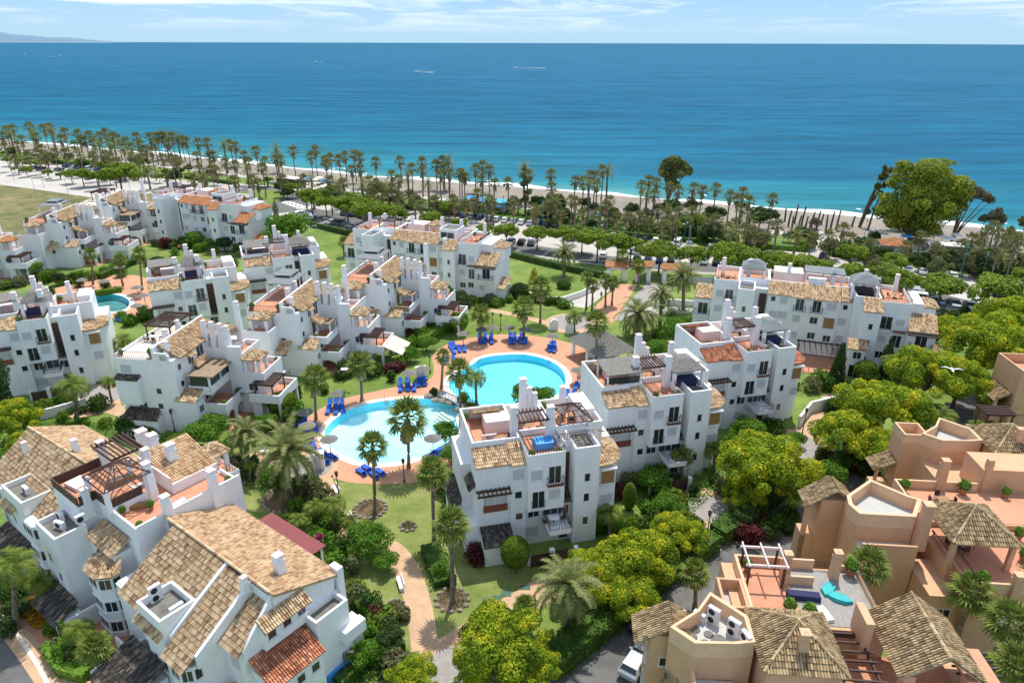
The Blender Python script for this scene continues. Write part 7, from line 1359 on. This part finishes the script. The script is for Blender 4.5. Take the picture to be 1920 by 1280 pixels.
for i, (x, y, c_) in enumerate([(1555,1100,'M1'),(1578,1118,'M2')]):
    X, Y = P(x, y, 9.0); mb = MB(); mb.M = Matrix.Scale(.78, 4); mb.add([(-1.3,-.35,0),(-.4,-.75,.0),(.6,-.55,0),(1.3,.1,0),(.4,.65,0),(-.7,.45,0)]+[(-1.2,-.3,.25),(-.4,-.65,.38),(.6,-.5,.38),(1.2,.1,.25),(.4,.55,.38),(-.7,.4,.38)],[(6,7,8,9,10,11)]+[(k,(k+1)%6,6+(k+1)%6,6+k) for k in range(6)]); M.setdefault('aqua', mat('aqua_canvas', (.03,.45,.42), .7, (.02,.30,.36), 2, .7)); o = mb.build('folded_parasol', M['aqua']); o.location = (X,Y,8.8); o.rotation_euler = (0,0,R(40 if i == 0 else -35)); tag(o, 'turquoise collapsed parasol on grey timber deck, %s one' % ('upper' if i == 0 else 'lower'), 'parasol')
covered(1680,1195,6.3,'dark cushioned sofa under olive gabled roof', 'navy', (.5,1.3,.6), 'garden_sofa', 'sofa', -5); covered(1705,1215,6.3,'second dark cushioned sofa under olive gabled roof', 'navy', (1.0,.5,.6), 'garden_sofa', 'sofa', -5)
covered(150,910,11.1,'crumpled white cover on the screened roof corner', 'whiteb', (1.0,.8,.35), rz=-30); covered(260,952,10.1,'wooden bench on terracotta roof terrace', 'wood', (.8,.25,.4), 'roof_bench', 'bench', 20); covered(335,948,10.1,'pale folding lounger on terracotta roof terrace', 'shutter', (.35,.9,.3), 'roof_lounger', 'lounger', -30)
covered(230,905,11.1,'olive cushioned bench beneath the bare gazebo', 'reed', (1.3,.4,.6), 'roof_sofa', 'sofa', 45)
# maroon canopy on the garden side of the big white building
Lc = Bld(-25.6, 57.9, -36.5, name='garden_canopy', label='long maroon fabric canopy behind the pale tiled roof', cat='canopy', wall='white'); M['maroon'] = mat('maroon_canvas', (.24,.06,.06), .8, (.18,.045,.05), 1, .5)
Lc.solidbox('fabric', 'maroon', (0,8.6,-2.2,1.3,5.1,5.2)); [Lc.solidbox('post', 'white', (x,x+.15,1.0,1.15,0,5.1)) for x in (.2, 2.9, 5.6, 8.0)]
# satellite dishes
def dish(x, y, z, r_, label, rz=160, tilt=40):
    X, Y = P(x, y, z); o = empty('satellite_dish', X, Y, rz, z, label=label, cat='satellite dish', group='satellite dishes'); mb = MB(); n_ = 14
    mb.add([(0,0,0)]+[(r_*q*math.cos(i*6.283/n_), r_*q*math.sin(i*6.283/n_), .22*r_*q*q) for q in (.5,1) for i in range(n_)], [(0,1+i,1+(i+1)%n_) for i in range(n_)]+[(1+i,1+n_+i,1+n_+(i+1)%n_,1+(i+1)%n_) for i in range(n_)]); d_ = mb.build('reflector', M['metal'], o); d_.location = (0,0,.9); d_.rotation_euler = (R(tilt),0,0)
    a = MB(); a.tube([(0,0,.9),(0,-.3*r_,1.3)], .025, 4); a.build('feed_arm', M['metal'], o); p = MB(); p.cyl(0,0,0,.9,.04,n=6); p.build('mast', M['metal'], o)
dish(1126,822,11.6,.55,'grey dish at right edge of nearest block tower'); dish(1098,832,11.4,.4,'small white dish inside nearest block tower parapet'); dish(116,934,9.6,.75,'large grey dish on felt roof under the bare gazebo'); dish(138,950,8.95,.35,'tiny white dish at front of felt roof'); dish(1818,815,9,.6,'pale dish on the ochre octagonal terrace',200)
for i, (x, y, r_) in enumerate([(1305,1178,.42),(1331,1188,.38),(1350,1199,.6),(1300,1192,.4),(1325,1206,.45)]):
    X, Y = P(x, y, 8.9); mb = MB(); mb.cyl(0,0,0,.06,r_,r_*.96,20); o = mb.build('round_slab', M['felt']); o.location = (X,Y,8.87); tag(o, 'flat round grey slab on ochre service terrace floor, %s from the top' % ordn(i), 'paving slab', 'round slabs on the ochre service terrace')
# ---------------------------------------------------------------- vehicles
PAINT = {'white': (.75,.76,.77), 'silver': (.45,.47,.49), 'black': (.02,.02,.022), 'grey': (.12,.13,.14), 'blue': (.03,.06,.2), 'red': (.42,.02,.02), 'teal': (.02,.2,.17)}
for k, c in PAINT.items(): M['car_'+k] = mat('car_paint_'+k, c, .28, metal=.2)
M['tyre'] = mat('tyre', (.015,.015,.015), .9)
def car_profile(kind): 
    if kind == 'van': return [(-2.2,.35),(-2.25,1.0),(-2.2,1.75),(-2.0,1.95),(.9,1.95),(1.55,1.15),(2.15,.95),(2.25,.4)], (.95,-2.1,1.45)
    return [(-2.05,.35),(-2.1,.85),(-1.95,1.0),(-1.55,1.42),(-1.2,1.5),(.1,1.48),(.95,.98),(1.85,.82),(2.1,.6),(2.1,.35)], (1.0,-1.9,.9)
def car_mesh(kind, paint, whole=True):
    prof, _ = car_profile(kind); n_ = len(prof); mb = MB(); w0, w1 = .86, .66
    def ww(z): return w0 if z < 1.0 else w0-(z-1.0)/.5*.2 if kind != 'van' else w0-.06*(z-1)
    vs = [(x, s*ww(z), z) for s in (-1, 1) for x, z in prof]; fs = [tuple(range(n_))[::-1], tuple(range(n_, 2*n_))]+[(i, (i+1)%n_, n_+(i+1)%n_, n_+i) for i in range(n_)]
    mb.add(vs, fs); g = MB()
    if kind == 'van': sd = [(-1.9,1.15),(-1.9,1.75),(.75,1.75),(1.25,1.2)]
    else: sd = [(-1.45,1.02),(-1.2,1.38),(.02,1.38),(.6,1.02)]
    for s in (-1, 1): g.quad(*[(x, s*(ww(z)+.012), z) for x, z in (sd if s < 0 else sd[::-1])])
    (fx0,fz0),(fx1,fz1) = (prof[4],prof[5]) if kind == 'van' else (prof[5],prof[6])
    def lerp(a, b_, t): return a+(b_-a)*t
    p0 = (lerp(fx0,fx1,.1),lerp(fz0,fz1,.1)+.015); p1 = (lerp(fx0,fx1,.92),lerp(fz0,fz1,.92)+.015); g.quad((p1[0],-ww(p1[1])+.08,p1[1]),(p1[0],ww(p1[1])-.08,p1[1]),(p0[0],ww(p0[1])-.05,p0[1]),(p0[0],-ww(p0[1])+.05,p0[1]))
    (bx0,bz0),(bx1,bz1) = (prof[1],prof[2]) if kind == 'van' else (prof[2],prof[3]); g.quad((lerp(bx0,bx1,.15)-.015,ww(1)-.1,lerp(bz0,bz1,.15)),(lerp(bx0,bx1,.15)-.015,-ww(1)+.1,lerp(bz0,bz1,.15)),(lerp(bx0,bx1,.9)-.015,-ww(1.3)+.1,lerp(bz0,bz1,.9)+.01),(lerp(bx0,bx1,.9)-.015,ww(1.3)-.1,lerp(bz0,bz1,.9)+.01))
    wh = MB()
    for x in (-1.3,1.3):
        for s in (-1,1):
            n0 = 10; c = [(x+.32*math.cos(i*6.283/n0), .33+.32*math.sin(i*6.283/n0)) for i in range(n0)]; wh.add([(a, s*.70, b_) for a, b_ in c]+[(a, s*.90, b_) for a, b_ in c], [(i,(i+1)%n0,n0+(i+1)%n0,n0+i) for i in range(n0)]+[tuple(range(n0,2*n0)),tuple(range(n0))])
    return mb.mesh('body', M['car_'+paint]), g.mesh('windows', M['glass']), wh.mesh('wheels', M['tyre'])
def car(x, y, rz, paint, label, kind='car', group=None, z=.03, near=False):
    bm, gm, wm = cached(('car', kind, paint), lambda: car_mesh(kind, paint)); X, Y = P(x, y); o = empty('parked_car' if kind == 'car' else 'parked_van', X, Y, rz, z, label=label, cat='car' if kind == 'car' else 'van', group=group)
    link('body', bm, o); link('windows', gm, o); link('wheels', wm, o)
    if near:
        for s in (-.6,.6): l = MB(); l.box(2.0,2.12,s-.15,s+.15,.6,.75); l.build('headlight', M['frame'], o)
        m_ = MB(); m_.box(.5,.7,-1.02,-.87,.95,1.08); m_.build('wing_mirror', M['car_'+paint], o); m_ = MB(); m_.box(.5,.7,.87,1.02,.95,1.08); m_.build('wing_mirror', M['car_'+paint], o)
cr_ = random.Random(5); PN = ['white','white','silver','silver','black','grey','grey','blue','black','white']
carl = []
def row(p0, p1, n_, rz, jit=.06):
    n_ = min(n_, int((Vector(P(*p1))-Vector(P(*p0))).length/2.75))
    for i in range(n_):
        t = (i+.5)/n_
        if cr_.random() < jit: continue
        carl.append((p0[0]+(p1[0]-p0[0])*t, p0[1]+(p1[1]-p0[1])*t, rz+cr_.uniform(-3,3)))
row((760,390),(880,407),10,75); row((862,406),(1065,430),17,75); row((1100,440),(1240,455),10,72); row((1240,455),(1345,467),8,70); row((1530,480),(1640,492),10,65); row((1690,505),(1800,520),9,62); row((1830,525),(1960,545),9,60)
row((950,455),(1045,462),6,78,.3); row((1100,480),(1290,494),12,75,.25); row((1310,492),(1420,500),7,72,.3); row((1670,540),(1760,556),5,65,.2); row((1700,560),(1830,578),9,150,.1); row((1740,575),(1860,595),8,150,.1); row((1440,512),(1480,516),4,72); row((1860,600),(1960,612),6,60); row((1880,560),(1990,575),6,150); row((1340,466),(1440,478),10,70,.1); row((575,412),(680,432),10,165,.2); row((640,402),(760,418),8,80,.2); row((60,318),(200,330),12,75,.3); row((90,312),(300,335),14,75,.35); row((225,378),(300,384),0,75)
carl += [(1193,476,168),(668,405,80),(815,440,170),(1000,455,80),(245,415,160),(262,420,160),(170,338,75),(1880,555,150),(600,428,168),(560,415,165)]
carl.sort()
for i, (x, y, a) in enumerate(carl):
    pt = cr_.choice(PN); pt = 'red' if abs(x-668) < 2 else 'white' if abs(x-1193) < 2 else pt; kd = 'van' if i % 17 == 8 else 'car'
    car(x, y, a, pt, '%s %s in seafront parking, %s from the left' % (pt, kd, ordn(i)), kd, 'vehicles in the seafront parking')
car(1196,1248,55,'silver','silver hatchback partly behind the ochre house at bottom', near=True); car(1214,1172,50,'black','dark car in shade at corner of the ochre house', near=True); car(1690,845,20,'teal','teal car parked under golden tree by the ochre tower', near=True)
# ---------------------------------------------------------------- seafront details
M['postw'] = mat('driftwood', (.12,.09,.07), .95)
for i, (x, y, h) in enumerate([(1478,418,6),(1485,424,5),(1490,412,7),(1496,423,5),(1503,416,7),(1510,424,5),(1517,428,6),(1521,421,6),(1531,425,7),(1549,427,6),(1558,421,6),(1568,424,7),(1598,418,4),(1472,408,5),(1540,414,4)]):
    X, Y = P(x, y+6); h *= .82; mb = MB(); l = rnd.uniform(-.15,.35)*h*.4; mb.tube([(0,0,-.2),(l*.4,0,h*.5),(l,0,h)], [.32,.28,.2], 7); o = mb.build('palm_stump', M['postw']); o.location = (X,Y,0); tag(o, 'bare dead palm trunk on the beach, %s from the left' % ordn(i), 'dead trunk', 'dead trunks on the beach')
bb = Bld(*P(860,392), -18, name='beach_bar', label='blue roofed beach bar with white arched front among seafront palms', cat='beach bar'); bb.wall((0,16,0,6,0,2.6)); bb.solidbox('canopy_roof', 'bluel', (1,9,-.6,6.4,2.7,3.2)); bb.solidbox('flat_roof', 'teal', (9.2,17.5,-.8,6.2,2.7,3.0)); bb.arch('F', -1.0, 0, 5, 0, 3.6); bb.solidbox('parasol_row', 'bluel', (10,16,-3,-1.2,2.2,2.4))
kk = Bld(*P(1654,478), -15, name='beach_kiosk', label='small white kiosk with orange hipped roof below giant eucalyptus', cat='kiosk', tile='tile_orange'); kk.wall((0,6,0,4.5,0,2.8)); kk.hip(-.5,6.5,-.5,5,2.8,1.3); kk.solidbox('door', 'teal', (.8,2.6,-.04,0,.2,2.3)); kk.solidbox('sign_panel', 'frame', (3.4,5.4,-.05,0,1.2,2.2))
k2 = Bld(*P(1640,452), -20, name='beach_shelter', label='white roofed open shelter on sand left of giant eucalyptus', cat='shelter'); k2.canopy(0,7,0,4,2.8,0,'awning'); k3 = Bld(*P(1710,478), -15, name='beach_restaurant', label='long pale blue fence and terrace under giant eucalyptus', cat='restaurant'); k3.solidbox('fence', 'shutter', (0,22,0,.2,0,1.3)); k3.canopy(4,12,1.5,6,2.7,0,'frame')
k4 = Bld(*P(520,345), -25, name='beach_restaurant', label='dark low building with white terrace beyond the roundabout', cat='restaurant'); k4.wall((0,9,0,4,0,2.2), m='brown'); k4.solidbox('flat_roof', 'coping', (-.4,9.4,-.4,4.4,2.2,2.4))
for i, (x, y) in enumerate([(580,346),(590,350),(600,346),(610,352),(597,356),(585,357),(571,352),(1750,455),(1765,458),(1725,455),(1780,462),(1790,455),(1700,458),(1738,450)]): parasol(x, y, 'pale beach parasol %s by the beach restaurants' % ordn(i), 1.7, 'whiteb' if i % 3 else 'bluel', 2.4)
# boats and wakes
def boat(x, y, s, label, wl_=0, rz=0):
    X, Y = P(x, y, SEA_Z); o = empty('motor_boat', X, Y, rz, SEA_Z, label=label, cat='boat'); h = MB(); h.add([(-s,-s*.28,0),(s*.5,-s*.28,0),(s*1.1,0,.1),(s*.5,s*.28,0),(-s,s*.28,0),(-s,-s*.34,s*.3),(s*.5,-s*.34,s*.32),(s*1.3,0,s*.42),(s*.5,s*.34,s*.32),(-s,s*.34,s*.3)],[(0,1,6,5),(1,2,7,6),(2,3,8,7),(3,4,9,8),(4,0,5,9),(5,6,7,8,9)]); h.build('hull', M['whiteb'], o); c = MB(); c.box(-s*.5,s*.3,-s*.2,s*.2,s*.3,s*.62); c.build('cabin', M['frame'], o)
    if wl_:
        w_ = MB(); w_.add([(-s*.8,-s*.2,.12),(-s*.8,s*.2,.12),(-s*wl_,s*1.2,.12),(-s*wl_*.9,0,.12),(-s*wl_,-s*1.2,.12)],[(0,1,2,3),(0,3,4)]); w = w_.build('wake', M['foam']); w.location = (X,Y,SEA_Z); w.rotation_euler = (0,0,R(rz)); w['kind'] = 'structure'
boat(592,117,4,'small white boat left of centre on open sea',5,170); boat(783,136,5,'white boat with wake nearest the middle of sea',6,175); boat(968,128,5,'fast boat towing longest wake right of centre',13,185); boat(112,108,5,'white boat with wake far left',7,0); boat(338,102,4,'tiny boat at far left centre of sea'); boat(48,104,5,'tiny boat close to left edge under headland'); boat(426,133,2,'small dark speck of a boat in left sea')
# far headland
mb = MB(); hr2 = random.Random(4); prof = []
for i in range(61): t = i/60; prof.append((-19000+t*9700*1.0, 900*(1-t)**1.2*(1+.16*math.sin(t*23)+.08*math.sin(t*61))+4))
vs = []; 
for x, h in prof: vs += [(x,17200,-2),(x,17800,h*.75),(x,18500,h),(x,19500,-2)]
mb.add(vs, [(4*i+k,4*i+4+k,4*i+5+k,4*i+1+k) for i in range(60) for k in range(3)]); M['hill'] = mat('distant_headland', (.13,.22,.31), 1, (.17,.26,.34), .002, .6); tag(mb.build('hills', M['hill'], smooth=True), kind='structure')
# seagull gliding over the golden tree
X, Y = P(1787,691,14); o = empty('seagull', X, Y, -20, 14, label='white seagull gliding above the golden trees', cat='bird'); b_ = MB(); b_.sphere(0,0,0,.14,.42,.13,10,8); b_.sphere(0,.45,.05,.08,.1,.08,8,6)
for s in (-1,1): b_.add([(s*.08,-.12,.05),(s*.08,.16,.05),(s*.7,.22,.22),(s*1.3,-.05,.12),(s*.7,-.02,.2)],[(0,1,2,3,4) if s > 0 else (4,3,2,1,0)])
b_.add([(-.08,-.35,0),(.08,-.35,0),(.14,-.65,0),(-.14,-.65,0)],[(0,1,2,3)]); bb_ = b_.build('body', M['whiteb'], o)
# utility covers on the front lawn
for i, (x, y) in enumerate([(916,1126),(933,1121),(951,1113),(987,1101)]): X, Y = P(x, y); mb = MB(); mb.box(-.5,.5,-.35,.35,0,.06); M.setdefault('gcover', mat('green_cover', (.06,.13,.09), .8)); o = mb.build('manhole_cover', M['gcover']); o.location = (X,Y,0); tag(o, 'green utility cover on lawn by tan path, %s from left' % ordn(i), 'manhole cover', 'green utility covers')
# people strolling and bathing
M['skin'] = mat('skin', (.48,.28,.19), .7); M['cl1'] = mat('pale_clothes', (.6,.6,.58), .9); M['cl2'] = mat('dark_clothes', (.05,.06,.1), .9); M['hair'] = mat('hair', (.04,.025,.015), .8)
def person(x, y, z, rz, label, top='cl1', step=.18):
    X, Y = P(x, y, z); o = empty('person', X, Y, rz, z, label=label, cat='person'); b = MB()
    for s in (-1,1): b.tube([(s*.09,s*step,.03),(s*.10,s*step*.5+.03,.48),(s*.09,0,.9)], [.05,.065,.09], 8); b.box(s*.09-.045,s*.09+.045,s*step-.08,s*step+.16,0,.07); b.tube([(s*.2,0,1.42),(s*.25,-s*step*.5,1.15),(s*.23,-s*step*.9+.1,.88)], [.055,.042,.035], 7)
    b.tube([(0,0,.86),(0,0,1.1),(0,0,1.38),(0,0,1.5),(0,.01,1.56)], [.16,.13,.19,.08,.055], 10); b.sphere(0,.01,1.67,.085,.1,.12,10,8); b.build('body', M['skin'], o, True)
    c = MB(); c.tube([(0,0,.92),(0,0,1.1),(0,0,1.38),(0,0,1.47)], [.175,.15,.21,.12], 10); c.build('shirt', M[top], o, True); t = MB(); t.tube([(0,0,.78),(0,0,.95)], [.185,.17], 10); t.build('shorts', M['cl2'], o, True); h = MB(); h.sphere(0,-.015,1.71,.095,.105,.1,10,6); h.build('hair', M['hair'], o, True)
person(1112,570,.05,10,'person walking on the red entrance walk in pale shirt'); person(1128,560,.05,190,'second person on red entrance walk in dark shirt','cl2'); person(541,318+6,.05,30,'person on the beach right of the roundabout palms'); person(1523,436,.1,20,'person at top of the beach access walk','cl2')

# pots, tables and chairs that stand on the roof terraces
M['pot'] = mat('clay_pot', (.40,.17,.09), .9)
potm = MB(); potm.cyl(0,0,0,.38,.17,.26,10); potm.mi = 0; potm_me = potm.mesh('pot', M['pot']); pl_ = MB(); leaves(pl_, [(0,0,.65,.32,.34)], 170, .1, random.Random(3)); pl_me = pl_.mesh('leaves', M['bright'])
def pot(x, y, z, s, label):
    o = link('plant_pot', potm_me); o.location = (x,y,z); o.scale = (s,s,s); q = link('leaves', pl_me, o); tag(o, label, 'potted plant', 'potted plants on the terraces')
names = [(b1,'nearest white block',11.03),(b2,'middle block of the staggered row',11.03),(b3,'last block of the staggered row',11.03),(b4,'left edge block',11.03),(b5,'block by the left pool',11.03),(b6,'block with peaked awning',11.03),(d1,'long block beside parking',11.03),(d2,'flat roofed block',11.03),(d3,'orange tiled block',11.03)]
tb_ = MB(); tb_.box(-.6,.6,-.4,.4,.7,.75); tb_me = tb_.mesh('tabletop', M['wood']); lg_ = MB(); lg_.cyl(0,0,0,.7,.06,n=8); lg_.box(-.3,.3,-.3,.3,0,.04); lg_me = lg_.mesh('leg', M['rail']); ch_ = MB(); ch_.box(-.24,.24,-.24,.24,.4,.46); ch_me = ch_.mesh('seat', M['brown']); cb_ = MB(); cb_.box(-.24,.24,.2,.26,.46,.95); cb_me = cb_.mesh('backrest', M['brown']); cl_ = MB(); [cl_.box(u-.02,u+.02,v-.02,v+.02,0,.4) for u in (-.2,.2) for v in (-.2,.2)]; cl_me = cl_.mesh('leg_frame', M['brown'])
qr = random.Random(8)
for b_, nm_, z in names:
    long_ = b_ in (d1, d2, d3)
    spots = [(19.5, 2.0), (1.5, 6.5), (-7, 4)] if long_ else [(3.2, 3.6), (7.0, 5.4), (12.2, 6.6)]
    for i, (x, y) in enumerate(spots):
        zz = 11.38 if long_ and x > 17 else z; o = empty('terrace_table', *wl(b_, x, y)[:2], qr.uniform(0,90), zz, label='wooden table on roof terrace of %s, %s one' % (nm_, ['left','middle','right'][i if not long_ else (2,1,0)[i]]), cat='table', group='tables on the roof terraces'); link('tabletop', tb_me, o); link('leg', lg_me, o)
        for k in range(2):
            a = k*math.pi+qr.uniform(-.3,.3); X, Y, _ = wl(b_, x+.95*math.cos(a), y+.95*math.sin(a)); c = empty('terrace_chair', X, Y, math.degrees(a)+math.degrees(b_.root.rotation_euler.z)-90, zz, label='%s chair by %s table, roof of %s' % (['right','left'][k], ['left','middle','right'][i if not long_ else (2,1,0)[i]], nm_), cat='chair', group='chairs on the roof terraces'); link('seat', ch_me, c); link('backrest', cb_me, c); link('leg_frame', cl_me, c)
    ps = [(17.6, 5.8), (20.9, 5.8), (.5, 8.5), (3.5, 8.6), (-8.6, .8)] if long_ else [(.6, 2.7), (.6, 8.9), (5.6, -.7), (8.5, -.7), (9.6, 8.9), (14.1, 4.0), (4.2, 9.0)]
    for i, (x, y) in enumerate(ps):
        zz = 11.38 if (not long_ and y < 0) or (long_ and x > 17) or (long_ and x < -5) else z; X, Y, _ = wl(b_, x, y); pot(X, Y, zz, qr.uniform(.8,1.3), '%s clay pot plant on roof terrace of %s' % (ORD[i], nm_))
for t_, nm_ in zip(TB, ('nearest terraced block','middle terraced block','farthest terraced block','far stepped block','far left stepped block')):
    for i, (x, y, z) in enumerate([(5.3, 2.4, 2.88), (5.3, 6.2, 2.88), (2.0, 2.2, 5.53), (11.6, 5.6, 2.93), (8.2, 5.5, 2.93), (8.9, 11.8, 5.63), (-7.4, .8, 10.85), (-3.0, .8, 10.85)]): X, Y, _ = wl(t_, x, y); pot(X, Y, z, qr.uniform(.8,1.4), '%s terrace pot plant on the %s' % (ORD[i], nm_))
for i, (x, y) in enumerate([(-2.6,6.8),(-4.8,.2),(-6.0,-1.8),(-2.6,-1.9)]): X, Y, _ = wl(Lb, x, y); pot(X, Y, 10.05, 1.0, '%s pot plant on terracotta roof terrace of big building' % ORD[i])

def ladder(x, y, rz, label):
    X, Y = P(x, y); mb = MB()
    for s_ in (-.25, .25): mb.tube([(s_,.5,.05),(s_,.5,.75),(s_,.15,.9),(s_,-.1,.6),(s_,-.1,-.7)], .035, 6)
    for z in (-.15,-.4,-.65): mb.box(-.25,.25,-.16,-.04,z,z+.04)
    o = mb.build('pool_ladder', M['metal']); o.location = (X,Y,.05); o.rotation_euler = (0,0,R(rz)); tag(o, label, 'pool ladder', 'steel pool ladders')
ladder(1031,676,-30,'steel ladder at upper right rim of round pool'); ladder(726,752,10,'steel ladder at upper rim of pale pool'); ladder(900,675,20,'steel ladder at upper left rim of round pool'); ladder(700,868,180,'steel ladder at near rim of pale pool')
ST = MB()
for i in range(4): ST.box(0,3.2,-i*.4-.4,-i*.4,-1.25,-.2-i*.25)
o = ST.build('pool_steps', M['coping']); X, Y = P(832,760); o.location = (X,Y-1.5,0); o.rotation_euler = (0,0,R(-50)); tag(o, 'pale submerged steps of the pale pool beside footbridge', 'pool steps')
for b_, nm_, lst in ((r1, 'bottom right ochre house', [(1.4,5.8,8.65),(3.6,1.2,8.65),(6.6,-1.2,6.26),(8.8,-9.0,6.26),(9.2,-7.2,6.26),(4.9,.6,8.76),(9.9,6.0,8.76)]), (r2, 'middle ochre house', [(2.0,-7.6,7.06),(5.6,-7.6,7.06),(7.4,-4.0,7.06),(8.6,-1.0,7.06)]), (r3, 'upper ochre house', [(-10.8,-10.2,7.66),(-5,-10.2,7.66),(-1,-10.4,7.66),(4,-10.4,7.66)])):
    for i, (x, y, z) in enumerate(lst): X, Y, _ = wl(b_, x, y); pot(X, Y, z, qr.uniform(1.0,1.8), '%s terrace pot plant on the %s' % (ORD[i], nm_))
for b_, nm_, (x, y, z) in ((r2, 'open hipped pavilion of middle ochre house', (2.6,-2.6,7.06)), (r3, 'wide terrace of upper ochre house', (-8.0,-12.2,7.66)), (r1, 'slatted terrace of bottom right ochre house', (7.2,-9.4,6.26))):
    X, Y, _ = wl(b_, x, y); o = empty('terrace_table', X, Y, 10, z, label='dark table in the %s' % nm_, cat='table', group='tables on the roof terraces'); link('tabletop', tb_me, o); link('leg', lg_me, o)
    for k in range(4):
        a = k*math.pi/2; X, Y, _ = wl(b_, x+1.0*math.cos(a), y+.9*math.sin(a)); c = empty('terrace_chair', X, Y, math.degrees(a)-95, z, label='%s chair at table in the %s' % (['right','far','left','near'][k], nm_), cat='chair', group='chairs on the roof terraces'); link('seat', ch_me, c); link('backrest', cb_me, c); link('leg_frame', cl_me, c)
